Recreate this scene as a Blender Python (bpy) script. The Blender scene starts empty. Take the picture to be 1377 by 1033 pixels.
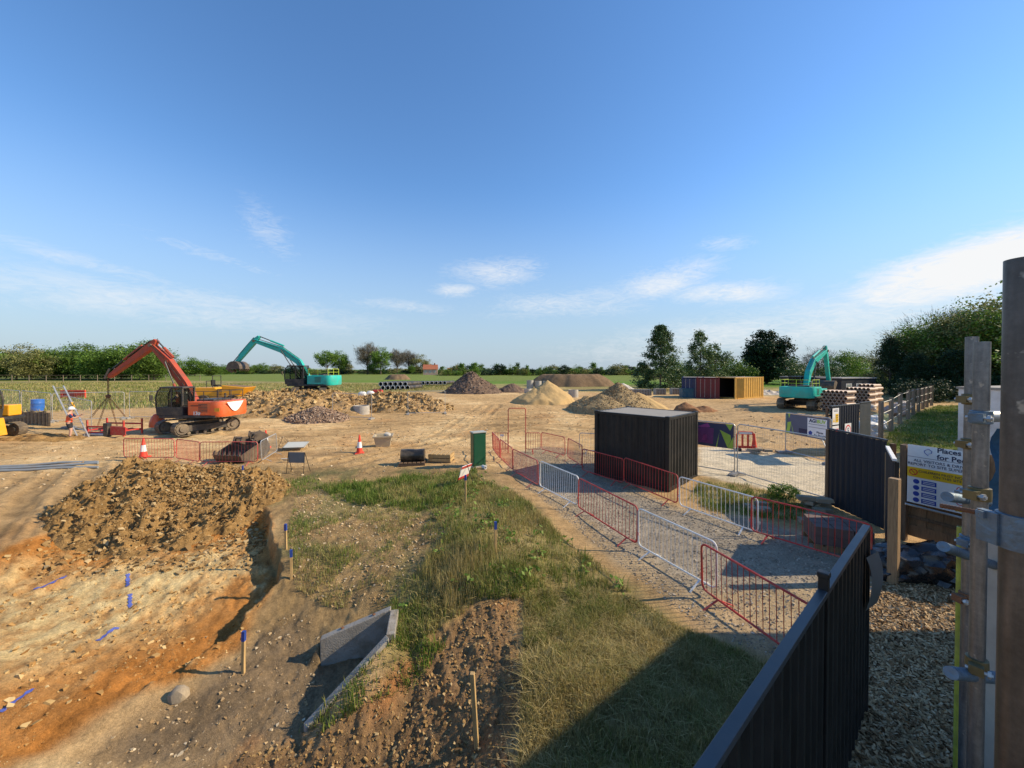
import bpy, bmesh, math, random
import numpy as np
from mathutils import Vector, Matrix

# ------------------------------------------------------------------ camera, sky, sun, exposure
SC = bpy.context.scene
COL = SC.collection
HC = 4.15                      # eye height: standing on a scaffold lift
F, CX, PY0, TH = 517.0, 688.5, 504.2, math.radians(0.8)
cam_d = bpy.data.cameras.new('camera')
cam = bpy.data.objects.new('camera', cam_d)
COL.objects.link(cam)
cam_d.sensor_width = 36.0
cam_d.lens = F / 1377.0 * 36.0
cam_d.shift_y = -12.3 / 1377.0
cam_d.clip_start, cam_d.clip_end = 0.05, 20000
cam.location = (0, 0, HC)
cam.rotation_euler = (math.radians(90) - TH, 0, 0)
SC.camera = cam

SUN_EL, SUN_AZ = math.radians(33), math.radians(88)      # azimuth clockwise from +Y
sun_d = bpy.data.lights.new('sun', 'SUN')
sun_d.energy = 5.0
sun_d.angle = math.radians(0.53)
sun_d.color = (1.0, 0.84, 0.60)
sun = bpy.data.objects.new('sun', sun_d)
COL.objects.link(sun)
sv = Vector((math.sin(SUN_AZ) * math.cos(SUN_EL), math.cos(SUN_AZ) * math.cos(SUN_EL), math.sin(SUN_EL)))
sun.rotation_euler = sv.to_track_quat('Z', 'Y').to_euler()

world = bpy.data.worlds.new('World')
SC.world = world
world.use_nodes = True
world.cycles.sampling_method = 'MANUAL'
world.cycles.sample_map_resolution = 512
wn, wl = world.node_tree.nodes, world.node_tree.links
wn.clear()
SKY_STRENGTH = 0.09
w_out = wn.new('ShaderNodeOutputWorld')
w_bg = wn.new('ShaderNodeBackground'); w_bg.inputs[1].default_value = SKY_STRENGTH
sky = wn.new('ShaderNodeTexSky')
sky.sky_type = 'NISHITA'
sky.sun_disc = False
sky.sun_elevation = SUN_EL
sky.sun_rotation = SUN_AZ
sky.altitude = 0
sky.air_density, sky.dust_density, sky.ozone_density = 1.0, 0.1, 3.0

def wnode(t, **kw):
    n = wn.new(t)
    for k, v in kw.items():
        setattr(n, k, v)
    return n

def wmath(op, a, b=None, clamp=False):
    n = wn.new('ShaderNodeMath'); n.operation = op; n.use_clamp = clamp
    for i, v in enumerate((a, b)):
        if v is None: continue
        if isinstance(v, (int, float)): n.inputs[i].default_value = v
        else: wl.new(v, n.inputs[i])
    return n.outputs[0]

# thin high cloud: sheets of streaked noise on a plane far above, with a few denser banks
tc = wn.new('ShaderNodeTexCoord')
sep = wn.new('ShaderNodeSeparateXYZ'); wl.new(tc.outputs['Generated'], sep.inputs[0])
zc = wmath('MAXIMUM', sep.outputs[2], 0.015)
# azimuth (tan) and elevation of the direction
ax = wmath('ARCTAN2', sep.outputs[0], sep.outputs[1])
el = wmath('ARCSINE', sep.outputs[2])
comb = wn.new('ShaderNodeCombineXYZ')
wl.new(wmath('MULTIPLY', ax, 1.0), comb.inputs[0]); wl.new(wmath('MULTIPLY', el, 3.2), comb.inputs[1])
nz = wnode('ShaderNodeTexNoise'); nz.inputs['Scale'].default_value = 5.0; nz.inputs['Detail'].default_value = 9.0
nz.inputs['Roughness'].default_value = 0.62; nz.inputs['Distortion'].default_value = 0.7
wl.new(comb.outputs[0], nz.inputs['Vector'])
nz2 = wnode('ShaderNodeTexNoise'); nz2.inputs['Scale'].default_value = 21.0; nz2.inputs['Detail'].default_value = 7.0
nz2.inputs['Roughness'].default_value = 0.7; nz2.inputs['Distortion'].default_value = 2.2
wl.new(comb.outputs[0], nz2.inputs['Vector'])
nmix = wmath('ADD', wmath('MULTIPLY', nz.outputs[0], 0.48), wmath('MULTIPLY', nz2.outputs[0], 0.52))

def bank(az, e, sa, se, tilt, amp):
    """a gaussian bank of cloud centred on a compass direction"""
    da = wmath('SUBTRACT', ax, math.radians(az)); de = wmath('SUBTRACT', el, math.radians(e))
    de = wmath('SUBTRACT', de, wmath('MULTIPLY', da, tilt))
    q = wmath('ADD', wmath('POWER', wmath('ABSOLUTE', wmath('DIVIDE', da, math.radians(sa))), 2.4),
              wmath('POWER', wmath('ABSOLUTE', wmath('DIVIDE', de, math.radians(se))), 2.4))
    return wmath('MULTIPLY', wmath('POWER', 2.718, wmath('MULTIPLY', q, -1.0)), amp)

banks = [bank(50, 9.6, 9.0, 3.0, 0.16, 1.3), bank(62, 10.6, 10, 3.8, 0.05, 1.3), bank(22.5, 12.2, 7.5, 2.4, 0.18, 0.74),
         bank(29, 9.9, 8, 1.7, -0.04, 0.72), bank(-2.0, 14.0, 8, 2.3, 0.05, 0.64), bank(8, 9.5, 14, 2.4, 0.03, 0.55), bank(-8, 11.6, 4.5, 1.2, 0.05, 0.62),
         bank(-32, 16.8, 3.6, 3.2, -0.5, 0.46), bank(35, 5.0, 32, 3.4, 0.10, 0.62), bank(-40, 7.2, 26, 2.6, -0.04, 0.55),
         bank(-47, 10.4, 8, 1.0, -0.16, .50), bank(-38, 13.2, 8, .9, -0.22, .44), bank(-16, 9.0, 9, 1.1, -0.05, .48), bank(29, 15.8, 4, 1.2, -0.1, .52), bank(78, 6.5, 18, 5, 0.05, .85)]
acc = banks[0]
for b in banks[1:]:
    acc = wmath('MAXIMUM', acc, b)
cov = wmath('SUBTRACT', wmath('ADD', nmix, wmath('MULTIPLY', acc, 0.46)), 0.60)
cov = wmath('MULTIPLY', cov, 2.7, clamp=True)
cov = wmath('MULTIPLY', cov, wmath('MULTIPLY', acc, 1.35, clamp=True))
ccol = wn.new('ShaderNodeRGB'); ccol.outputs[0].default_value = (7.9, 8.0, 8.1, 1)
hsv = wn.new('ShaderNodeHueSaturation'); hsv.inputs['Saturation'].default_value = 1.16; hsv.inputs['Hue'].default_value = .502; hsv.inputs['Value'].default_value = 1.85
wl.new(sky.outputs[0], hsv.inputs['Color'])
hz = wn.new('ShaderNodeMapRange'); hz.interpolation_type = 'SMOOTHSTEP'          # low haze all round the horizon
hz.inputs[1].default_value = math.radians(26); hz.inputs[2].default_value = math.radians(-3); hz.inputs[3].default_value = 0; hz.inputs[4].default_value = .97
wl.new(el, hz.inputs[0])
hmix = wn.new('ShaderNodeMix'); hmix.data_type = 'RGBA'; hmix.inputs[7].default_value = (3.5, 4.45, 5.5, 1)
wl.new(hz.outputs[0], hmix.inputs[0]); wl.new(hsv.outputs[0], hmix.inputs[6])
cmix = wn.new('ShaderNodeMix'); cmix.data_type = 'RGBA'
wl.new(cov, cmix.inputs[0]); wl.new(hmix.outputs[2], cmix.inputs[6]); wl.new(ccol.outputs[0], cmix.inputs[7])
wl.new(cmix.outputs[2], w_bg.inputs[0]); wl.new(w_bg.outputs[0], w_out.inputs[0])

vs = SC.view_settings
vs.view_transform = 'Standard'; vs.look = 'None'; vs.gamma = 1.0; vs.use_curve_mapping = False
vs.exposure = 0.38
SC.cycles.use_denoising = True
SC.cycles.max_bounces = 6
SC.cycles.transparent_max_bounces = 16

# ------------------------------------------------------------------ noise (plan coordinates)
def _hash(ix, iy, seed):
    h = (ix.astype(np.int64) * 374761393 + iy.astype(np.int64) * 668265263 + seed * 982451653) & 0xffffffff
    h = ((h ^ (h >> 13)) * 1274126177) & 0xffffffff
    return ((h ^ (h >> 16)) & 0xffff) / 65535.0

def vnoise(x, y, seed=0):
    x = np.asarray(x, float); y = np.asarray(y, float)
    ix, iy = np.floor(x), np.floor(y)
    fx, fy = x - ix, y - iy
    fx = fx * fx * fx * (fx * (fx * 6 - 15) + 10); fy = fy * fy * fy * (fy * (fy * 6 - 15) + 10)
    ix = ix.astype(np.int64); iy = iy.astype(np.int64)
    a = _hash(ix, iy, seed); b = _hash(ix + 1, iy, seed); c = _hash(ix, iy + 1, seed); d = _hash(ix + 1, iy + 1, seed)
    return (a + (b - a) * fx) * (1 - fy) + (c + (d - c) * fx) * fy          # 0..1

def fbm(x, y, scale=1.0, octs=4, seed=0, gain=0.5):
    """-1..1"""
    x = np.asarray(x, float) * scale; y = np.asarray(y, float) * scale
    s, a, t = 0.0, 1.0, 0.0
    for o in range(octs):
        c, sn = math.cos(0.7 * o), math.sin(0.7 * o)
        s = s + a * (vnoise(x * c - y * sn + 17.3 * o, x * sn + y * c - 9.1 * o, seed + o) * 2 - 1)
        t += a; a *= gain; x = x * 2.03; y = y * 2.03
    return s / t

def ridged(x, y, scale, octs=3, seed=0):
    x = np.asarray(x, float) * scale; y = np.asarray(y, float) * scale
    s, a, t = 0.0, 1.0, 0.0
    for o in range(octs):
        s = s + a * (1 - np.abs(vnoise(x + 5.7 * o, y - 3.3 * o, seed + o) * 2 - 1)); t += a; a *= 0.5
        x, y = x * 1.9 + y * 0.5, y * 1.9 - x * 0.5
    return s / t

def sstep(a, b, x):
    t = np.clip((np.asarray(x, float) - a) / (b - a), 0, 1)
    return t * t * (3 - 2 * t)

# ------------------------------------------------------------------ ground heights (function of plan position)
def plane_pt(px, py, z):
    """where the sight line of a photo point meets the level z"""
    u, v = (px - CX) / F, (PY0 - py) / F
    d = (u, math.cos(TH) + v * math.sin(TH), -math.sin(TH) + v * math.cos(TH))
    t = (z - HC) / d[2]
    return (d[0] * t, d[1] * t)

_cp = [(620, 640, .12), (700, 650, .02), (760, 720, 0), (850, 800, 0), (720, 760, .18), (740, 900, .10), (760, 1000, 0), (1000, 900, 0),
       (1000, 700, 0), (880, 720, 0), (1100, 760, 0), (1250, 850, 0), (1250, 1000, 0), (900, 1030, 0), (560, 640, .05), (480, 640, 0),
       (400, 640, 0), (330, 632, 0), (200, 618, 0), (50, 630, 0), (0, 640, 0), (-120, 660, 0), (705, 815, 0), (702, 900, -.02), (692, 1020, -.05),
       (640, 700, .30), (662, 760, .30), (690, 790, .22), (580, 690, .05),
       (327, 906, -.72), (250, 950, -.85), (400, 975, -.84), (450, 900, -.84), (400, 870, -.78), (200, 1000, -.85), (100, 1030, -.8), (0, 1030, -.7),
       (100, 880, -.5), (0, 850, -.35), (0, 780, -.2), (200, 800, -.35), (300, 800, -.4), (330, 760, -.25), (250, 740, -.2), (100, 760, -.2), (30, 720, -.1),
       (20, 680, 0), (390, 720, -.08), (400, 760, -.2), (390, 800, -.45), (450, 700, -.06), (500, 700, -.04), (550, 720, 0), (500, 790, -.22), (560, 780, -.1), (610, 800, -.05),
       (540, 870, -.3), (560, 910, -.45), (520, 960, -.72), (470, 1030, -.85), (600, 1000, -.5), (640, 950, -.3), (630, 1030, -.4), (685, 860, -.06), (-150, 1030, -.5), (-150, 800, -.1), (-300, 900, 0),
       (300, 655, 0), (150, 640, 0), (-200, 740, 0)]
_cx, _cz = [], []
for (a, b, z) in _cp:
    _cx.append(plane_pt(a, b, z)); _cz.append(z)
for a in range(0, 360, 12):                                   # level further out
    for r in (24.0, 34.0):
        if a % 24 == 0 or r > 30:
            _cx.append((r * math.sin(math.radians(a)), r * math.cos(math.radians(a)))); _cz.append(0.0)
for q in ((-1, -3), (3, -3), (-4, -2), (6, 1), (-8, 0), (-14, 3)):
    _cx.append(q); _cz.append(0.0 if q[0] > -2 else -.3)
_cx = np.array(_cx); _cz = np.array(_cz)
def _U(r2): return 0.5 * r2 * np.log(r2 + 1e-9)
_n = len(_cx)
_K = _U(((_cx[:, None] - _cx[None]) ** 2).sum(-1)) + np.eye(_n) * 0.15
_P = np.c_[np.ones(_n), _cx]
_A = np.zeros((_n + 3, _n + 3)); _A[:_n, :_n] = _K; _A[:_n, _n:] = _P; _A[_n:, :_n] = _P.T
_w = np.linalg.solve(_A, np.r_[_cz, 0, 0, 0])

_gs = 0.2
_gx = np.arange(-32, 32 + _gs, _gs)
_gX, _gY = np.meshgrid(_gx, _gx, indexing='ij')
_gZ = _w[_n] + _w[_n + 1] * _gX + _w[_n + 2] * _gY
for _i in range(_n):
    _gZ = _gZ + _w[_i] * _U((_gX - _cx[_i, 0]) ** 2 + (_gY - _cx[_i, 1]) ** 2)
_gZ = np.clip(_gZ, -1.15, .42)

def H_base(x, y):
    x = np.asarray(x, float); y = np.asarray(y, float)
    sh = x.shape; x = x.ravel(); y = y.ravel()
    r = np.hypot(x, y)
    z = np.zeros_like(x)
    near = r < 31
    if near.any():
        fx, fy = (x[near] + 32) / _gs, (y[near] + 32) / _gs
        i, j = fx.astype(int), fy.astype(int); fx, fy = fx - i, fy - j
        zz = (_gZ[i, j] * (1 - fx) + _gZ[i + 1, j] * fx) * (1 - fy) + (_gZ[i, j + 1] * (1 - fx) + _gZ[i + 1, j + 1] * fx) * fy
        z[near] = zz * (1 - sstep(20, 30, r[near]))
    z = z + 0.7 * sstep(24, 50, r) + 0.55 * sstep(50, 170, r) + .25 * sstep(200, 420, r)
    return z.reshape(sh)

def poly_sd(x, y, pts):
    """signed distance to a polygon, positive inside"""
    x = np.asarray(x, float); y = np.asarray(y, float)
    d2 = np.full(x.shape, 1e18); inside = np.zeros(x.shape, bool)
    n = len(pts)
    for i in range(n):
        ax_, ay_ = pts[i]; bx_, by_ = pts[(i + 1) % n]
        ex, ey = bx_ - ax_, by_ - ay_
        t = np.clip(((x - ax_) * ex + (y - ay_) * ey) / (ex * ex + ey * ey + 1e-12), 0, 1)
        d2 = np.minimum(d2, (x - ax_ - t * ex) ** 2 + (y - ay_ - t * ey) ** 2)
        c = ((ay_ > y) != (by_ > y)) & (x < (bx_ - ax_) * (y - ay_) / (by_ - ay_ + 1e-12) + ax_)
        inside ^= c
    d = np.sqrt(d2)
    return np.where(inside, d, -d)

_pit = [plane_pt(a, b, z) for (a, b, z) in [(338, 660, -.1), (362, 690, -.2), (368, 745, -.3), (378, 772, -.4), (364, 800, -.5), (335, 835, -.7), (318, 885, -1.1), (262, 930, -1.1),
        (150, 990, -1.1), (0, 1060, -1.1), (-300, 1060, -1), (-300, 800, -.4), (40, 740, -.4), (120, 690, -.2)]]

def pit_step(x, y):
    x = np.asarray(x, float); y = np.asarray(y, float)
    out = np.zeros(x.shape)
    k = (np.abs(x) < 30) & (y > 3) & (y < 16) & (x < 0)
    if k.any(): out[k] = _pit_step(x[k], y[k])
    return out

def _pit_step(x, y):
    wob = 0.22 * fbm(x, y, 1.3, 3, 41)
    sd = poly_sd(x, y, _pit) + wob
    edge_x = -5.4
    width = 0.10 + 1.6 * sstep(-6.8, -9.5, x)
    amt = 0.42 * sstep(5.4, 7.6, y)
    return -amt * sstep(-.02, 1, sd / width * .9 + .05) 

# headwall corners in plan: back (A, Cc), wing ends (B, D); the bank is filled up behind its walls
HW_A, HW_B, HW_C, HW_D = plane_pt(525, 820, -.05), plane_pt(430, 861, -.42), plane_pt(519, 853, -.05), plane_pt(408, 972, -.72)
HW_POLY = [HW_A, HW_B, HW_D, HW_C]
def headwall_fill(x, y, z):
    k = (np.abs(x + 2.6) < 3.2) & (np.abs(y - 6.2) < 3.2)
    if not k.any(): return z
    xs, ys, zs = x[k], y[k], z[k]
    sd = poly_sd(xs, ys, HW_POLY)
    best = np.full(xs.shape, -9.0); dW = np.full(xs.shape, 9.0)
    for (p, zp, q, zq) in ((HW_A, -.05, HW_B, -.42), (HW_C, -.05, HW_D, -.72), (HW_A, -.05, HW_C, -.05)):
        ex, ey = q[0] - p[0], q[1] - p[1]
        t = np.clip(((xs - p[0]) * ex + (ys - p[1]) * ey) / (ex * ex + ey * ey), 0, 1)
        d = np.hypot(xs - p[0] - t * ex, ys - p[1] - t * ey)
        dW = np.minimum(dW, d)
        best = np.maximum(best, zp + (zq - zp) * t - .05 - .55 * d)
    ex, ey = HW_D[0] - HW_B[0], HW_D[1] - HW_B[1]
    t = np.clip(((xs - HW_B[0]) * ex + (ys - HW_B[1]) * ey) / (ex * ex + ey * ey), 0, 1)
    dB = np.hypot(xs - HW_B[0] - t * ex, ys - HW_B[1] - t * ey)
    traw = ((xs - HW_B[0]) * ex + (ys - HW_B[1]) * ey) / (ex * ex + ey * ey)
    over = (np.abs(traw - .5) - .5) * math.hypot(ex, ey)
    front = ((xs - HW_B[0]) * ey - (ys - HW_B[1]) * ex) * ((HW_A[0] - HW_B[0]) * ey - (HW_A[1] - HW_B[1]) * ex) < 0
    best = np.where(front, best - 1.3 * dW, best)
    zs = np.where(front & (over <= 0), np.minimum(zs, -.80 + .25 * dB), np.maximum(zs, best))
    zs = np.where((sd > 0) | ((dW < .075) & ~front), np.minimum(zs, -.86), zs)
    z = z.copy(); z[k] = zs
    return z

def H(x, y):
    x = np.asarray(x, float); y = np.asarray(y, float)
    return headwall_fill(x, y, H_base(x, y) + pit_step(x, y))

def Hs(x, y):
    return float(H(np.array([x]), np.array([y]))[0])

def G(px, py):
    """the ground point seen at a photo point"""
    z = 0.0
    for _ in range(40):
        p = plane_pt(px, py, z)
        z += 0.6 * (Hs(*p) - z)
    return Vector((p[0], p[1], Hs(*p)))

def at(px, py, Y):
    """the point on a photo sight line at distance Y ahead"""
    u, v = (px - CX) / F, (PY0 - py) / F
    d = Vector((u, math.cos(TH) + v * math.sin(TH), -math.sin(TH) + v * math.cos(TH)))
    return Vector((0, 0, HC)) + d * (Y / d.y)
# ------------------------------------------------------------------ materials
MATS = {}
def nmat(name):
    m = bpy.data.materials.new(name); m.use_nodes = True
    nt = m.node_tree
    return m, nt.nodes, nt.links, nt.nodes['Principled BSDF']

def mat(name, col, rough=0.6, var=0.18, scale=4.0, bump=0.0, bscale=40.0, metal=0.0, dirt=None, dirt_amt=0.5, dirt_scale=1.6, coat=0.0, spec=0.4, alpha=None):
    """paint, metal, timber, concrete: base colour with grime and small relief"""
    if name in MATS: return MATS[name]
    m, N, L, P = nmat(name)
    tc = N.new('ShaderNodeTexCoord')
    n1 = N.new('ShaderNodeTexNoise'); n1.inputs['Scale'].default_value = scale; n1.inputs['Detail'].default_value = 6; n1.inputs['Roughness'].default_value = .65
    L.new(tc.outputs['Object'], n1.inputs['Vector'])
    mr = N.new('ShaderNodeMapRange'); mr.inputs[1].default_value = .28; mr.inputs[2].default_value = .72
    mr.inputs[3].default_value = 1 - var; mr.inputs[4].default_value = 1 + var
    L.new(n1.outputs[0], mr.inputs[0])
    mul = N.new('ShaderNodeVectorMath'); mul.operation = 'SCALE'
    mul.inputs[0].default_value = col
    L.new(mr.outputs[0], mul.inputs['Scale'])
    out = mul.outputs[0]
    if dirt:
        n2 = N.new('ShaderNodeTexNoise'); n2.inputs['Scale'].default_value = dirt_scale; n2.inputs['Detail'].default_value = 9; n2.inputs['Roughness'].default_value = .72
        L.new(tc.outputs['Object'], n2.inputs['Vector'])
        r2 = N.new('ShaderNodeMapRange'); r2.inputs[1].default_value = .46; r2.inputs[2].default_value = .70; r2.inputs[4].default_value = dirt_amt
        L.new(n2.outputs[0], r2.inputs[0])
        mx = N.new('ShaderNodeMix'); mx.data_type = 'RGBA'
        L.new(r2.outputs[0], mx.inputs[0]); L.new(out, mx.inputs[6]); mx.inputs[7].default_value = (*dirt, 1)
        out = mx.outputs[2]
    L.new(out, P.inputs['Base Color'])
    rr = N.new('ShaderNodeMapRange'); rr.inputs[3].default_value = max(.05, rough - .12); rr.inputs[4].default_value = min(1, rough + .14)
    L.new(n1.outputs[0], rr.inputs[0]); L.new(rr.outputs[0], P.inputs['Roughness'])
    P.inputs['Metallic'].default_value = metal
    P.inputs['Specular IOR Level'].default_value = spec
    if coat: P.inputs['Coat Weight'].default_value = coat
    if alpha is not None: P.inputs['Alpha'].default_value = alpha
    if bump:
        n3 = N.new('ShaderNodeTexNoise'); n3.inputs['Scale'].default_value = bscale; n3.inputs['Detail'].default_value = 5
        L.new(tc.outputs['Object'], n3.inputs['Vector'])
        b = N.new('ShaderNodeBump'); b.inputs['Strength'].default_value = bump; b.inputs['Distance'].default_value = .02
        L.new(n3.outputs[0], b.inputs['Height']); L.new(b.outputs[0], P.inputs['Normal'])
    MATS[name] = m
    return m

DUST = (.34, .25, .15)
def wood(name, col, scale=3.0):
    if name in MATS: return MATS[name]
    m, N, L, P = nmat(name)
    tc = N.new('ShaderNodeTexCoord'); mp = N.new('ShaderNodeMapping'); mp.inputs['Scale'].default_value = (14, 14, 1.2)
    L.new(tc.outputs['Object'], mp.inputs[0])
    n = N.new('ShaderNodeTexNoise'); n.inputs['Scale'].default_value = scale; n.inputs['Detail'].default_value = 7; n.inputs['Roughness'].default_value = .7
    L.new(mp.outputs[0], n.inputs['Vector'])
    r = N.new('ShaderNodeValToRGB')
    r.color_ramp.elements[0].position = .3; r.color_ramp.elements[0].color = (*[c * .55 for c in col], 1)
    r.color_ramp.elements[1].position = .7; r.color_ramp.elements[1].color = (*[min(1, c * 1.25) for c in col], 1)
    L.new(n.outputs[0], r.inputs[0]); L.new(r.outputs[0], P.inputs['Base Color'])
    P.inputs['Roughness'].default_value = .75
    b = N.new('ShaderNodeBump'); b.inputs['Strength'].default_value = .35; b.inputs['Distance'].default_value = .01
    L.new(n.outputs[0], b.inputs['Height']); L.new(b.outputs[0], P.inputs['Normal'])
    MATS[name] = m
    return m

def island_mat(name, cols, rough=.8, translucent=0.0, attr=None, attr_col=None, spec=.25):
    """leaf, blade or stone: every loose piece gets its own tone out of a ramp"""
    m, N, L, P = nmat(name)
    g = N.new('ShaderNodeNewGeometry')
    r = N.new('ShaderNodeValToRGB'); e = r.color_ramp.elements
    while len(e) < len(cols): e.new(.5)
    for i, c in enumerate(cols):
        e[i].position = i / (len(cols) - 1); e[i].color = (*c, 1)
    L.new(g.outputs['Random Per Island'], r.inputs[0])
    out = r.outputs[0]
    if attr:
        a = N.new('ShaderNodeAttribute'); a.attribute_name = attr
        r2 = N.new('ShaderNodeValToRGB'); e = r2.color_ramp.elements
        while len(e) < len(attr_col): e.new(.5)
        for i, c in enumerate(attr_col):
            e[i].position = i / (len(attr_col) - 1); e[i].color = (*c, 1)
        L.new(g.outputs['Random Per Island'], r2.inputs[0])
        mx = N.new('ShaderNodeMix'); mx.data_type = 'RGBA'
        L.new(a.outputs['Fac'], mx.inputs[0]); L.new(out, mx.inputs[6]); L.new(r2.outputs[0], mx.inputs[7])
        out = mx.outputs[2]
    L.new(out, P.inputs['Base Color'])
    P.inputs['Roughness'].default_value = rough
    P.inputs['Specular IOR Level'].default_value = spec
    if translucent:
        t = N.new('ShaderNodeBsdfTranslucent'); L.new(out, t.inputs[0])
        s = N.new('ShaderNodeMixShader'); s.inputs[0].default_value = translucent
        L.new(P.outputs[0], s.inputs[1]); L.new(t.outputs[0], s.inputs[2])
        L.new(s.outputs[0], N['Material Output'].inputs[0])
    MATS[name] = m
    return m

def tube_mat(name, lo, hi, tint, splash=.10):
    """old scaffold tube: zinc mottling, drawn streaks down the length, cement splashes"""
    m, N, L, P = nmat(name)
    tc = N.new('ShaderNodeTexCoord'); mp = N.new('ShaderNodeMapping'); mp.inputs['Scale'].default_value = (70, 70, 9.0); L.new(tc.outputs['Object'], mp.inputs[0])
    n1 = N.new('ShaderNodeTexNoise'); n1.inputs['Scale'].default_value = 1.0; n1.inputs['Detail'].default_value = 6; L.new(mp.outputs[0], n1.inputs['Vector'])
    n2 = N.new('ShaderNodeTexNoise'); n2.inputs['Scale'].default_value = 60; n2.inputs['Detail'].default_value = 8; n2.inputs['Roughness'].default_value = .75; L.new(tc.outputs['Object'], n2.inputs['Vector'])
    n4 = N.new('ShaderNodeTexNoise'); n4.inputs['Scale'].default_value = 7; n4.inputs['Detail'].default_value = 6; L.new(tc.outputs['Object'], n4.inputs['Vector'])
    ad = N.new('ShaderNodeMath'); ad.operation = 'ADD'; L.new(n1.outputs[0], ad.inputs[0]); L.new(n2.outputs[0], ad.inputs[1])
    a2 = N.new('ShaderNodeMath'); a2.operation = 'ADD'; L.new(ad.outputs[0], a2.inputs[0]); L.new(n4.outputs[0], a2.inputs[1])
    r = N.new('ShaderNodeValToRGB'); r.color_ramp.elements[0].position = .36; r.color_ramp.elements[0].color = (*lo, 1); r.color_ramp.elements[1].position = .64; r.color_ramp.elements[1].color = (*hi, 1)
    e = r.color_ramp.elements.new(.5); e.color = (*tint, 1)
    d3 = N.new('ShaderNodeMath'); d3.operation = 'DIVIDE'; d3.inputs[1].default_value = 3.0; L.new(a2.outputs[0], d3.inputs[0]); L.new(d3.outputs[0], r.inputs[0])
    v = N.new('ShaderNodeTexNoise'); v.inputs['Scale'].default_value = 32; v.inputs['Detail'].default_value = 3; L.new(tc.outputs['Object'], v.inputs['Vector'])
    g = N.new('ShaderNodeMapRange'); g.inputs[1].default_value = .68; g.inputs[2].default_value = .74; g.inputs[4].default_value = .8; L.new(v.outputs[0], g.inputs[0])
    mx = N.new('ShaderNodeMix'); mx.data_type = 'RGBA'; L.new(g.outputs[0], mx.inputs[0]); L.new(r.outputs[0], mx.inputs[6]); mx.inputs[7].default_value = (.36, .34, .30, 1)
    L.new(mx.outputs[2], P.inputs['Base Color']); P.inputs['Metallic'].default_value = .7; P.inputs['Roughness'].default_value = .42
    b = N.new('ShaderNodeBump'); b.inputs['Strength'].default_value = .3; b.inputs['Distance'].default_value = .002; L.new(n2.outputs[0], b.inputs['Height']); L.new(b.outputs[0], P.inputs['Normal'])
    MATS[name] = m
    return m

def soil_mat(name, attr='Col', s1=2.2, s2=11.0, bump=.9, var=.42, const=None, speck=None):
    """earth: tone from the ground's own soil map (or one soil), with lumps, grains and pale stones"""
    m, N, L, P = nmat(name)
    tc = N.new('ShaderNodeTexCoord')
    if const is None:
        a = N.new('ShaderNodeAttribute'); a.attribute_name = attr; base = a.outputs['Color']
    else:
        a = N.new('ShaderNodeRGB'); a.outputs[0].default_value = (*const, 1); base = a.outputs[0]
    n1 = N.new('ShaderNodeTexNoise'); n1.inputs['Scale'].default_value = s1; n1.inputs['Detail'].default_value = 10; n1.inputs['Roughness'].default_value = .72
    n2 = N.new('ShaderNodeTexNoise'); n2.inputs['Scale'].default_value = s2; n2.inputs['Detail'].default_value = 8; n2.inputs['Roughness'].default_value = .75
    for n in (n1, n2): L.new(tc.outputs['Object'], n.inputs['Vector'])
    ad = N.new('ShaderNodeMath'); ad.operation = 'ADD'; L.new(n1.outputs[0], ad.inputs[0]); L.new(n2.outputs[0], ad.inputs[1])
    mr = N.new('ShaderNodeMapRange'); mr.inputs[1].default_value = .72; mr.inputs[2].default_value = 1.28; mr.inputs[3].default_value = 1 - var; mr.inputs[4].default_value = 1 + var
    L.new(ad.outputs[0], mr.inputs[0])
    sc = N.new('ShaderNodeVectorMath'); sc.operation = 'SCALE'; L.new(base, sc.inputs[0]); L.new(mr.outputs[0], sc.inputs['Scale'])
    out = sc.outputs[0]
    if speck:
        v = N.new('ShaderNodeTexVoronoi'); v.inputs['Scale'].default_value = speck[0]; L.new(tc.outputs['Object'], v.inputs['Vector'])
        lt = N.new('ShaderNodeMath'); lt.operation = 'LESS_THAN'; lt.inputs[1].default_value = speck[1]; L.new(v.outputs['Distance'], lt.inputs[0])
        mm = N.new('ShaderNodeMath'); mm.operation = 'MULTIPLY'; L.new(lt.outputs[0], mm.inputs[0]); mm.inputs[1].default_value = .75
        mx = N.new('ShaderNodeMix'); mx.data_type = 'RGBA'; L.new(mm.outputs[0], mx.inputs[0]); L.new(out, mx.inputs[6]); mx.inputs[7].default_value = (*speck[2], 1)
        out = mx.outputs[2]
    L.new(out, P.inputs['Base Color'])
    P.inputs['Roughness'].default_value = .95; P.inputs['Specular IOR Level'].default_value = .12
    n3 = N.new('ShaderNodeTexNoise'); n3.inputs['Scale'].default_value = s2 * 2.2; n3.inputs['Detail'].default_value = 8; n3.inputs['Roughness'].default_value = .75
    L.new(tc.outputs['Object'], n3.inputs['Vector'])
    b = N.new('ShaderNodeBump'); b.inputs['Strength'].default_value = bump; b.inputs['Distance'].default_value = .035
    L.new(n3.outputs[0], b.inputs['Height']); L.new(b.outputs[0], P.inputs['Normal'])
    MATS[name] = m
    return m

def glass_mat():
    m, N, L, P = nmat('cab_glass')
    P.inputs['Base Color'].default_value = (.02, .025, .025, 1); P.inputs['Roughness'].default_value = .06
    t = N.new('ShaderNodeBsdfTransparent'); t.inputs[0].default_value = (.80, .84, .82, 1)
    s = N.new('ShaderNodeMixShader'); s.inputs[0].default_value = .22
    L.new(t.outputs[0], s.inputs[1]); L.new(P.outputs[0], s.inputs[2]); L.new(s.outputs[0], N['Material Output'].inputs[0])
    return m
GLASS = glass_mat()

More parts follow.
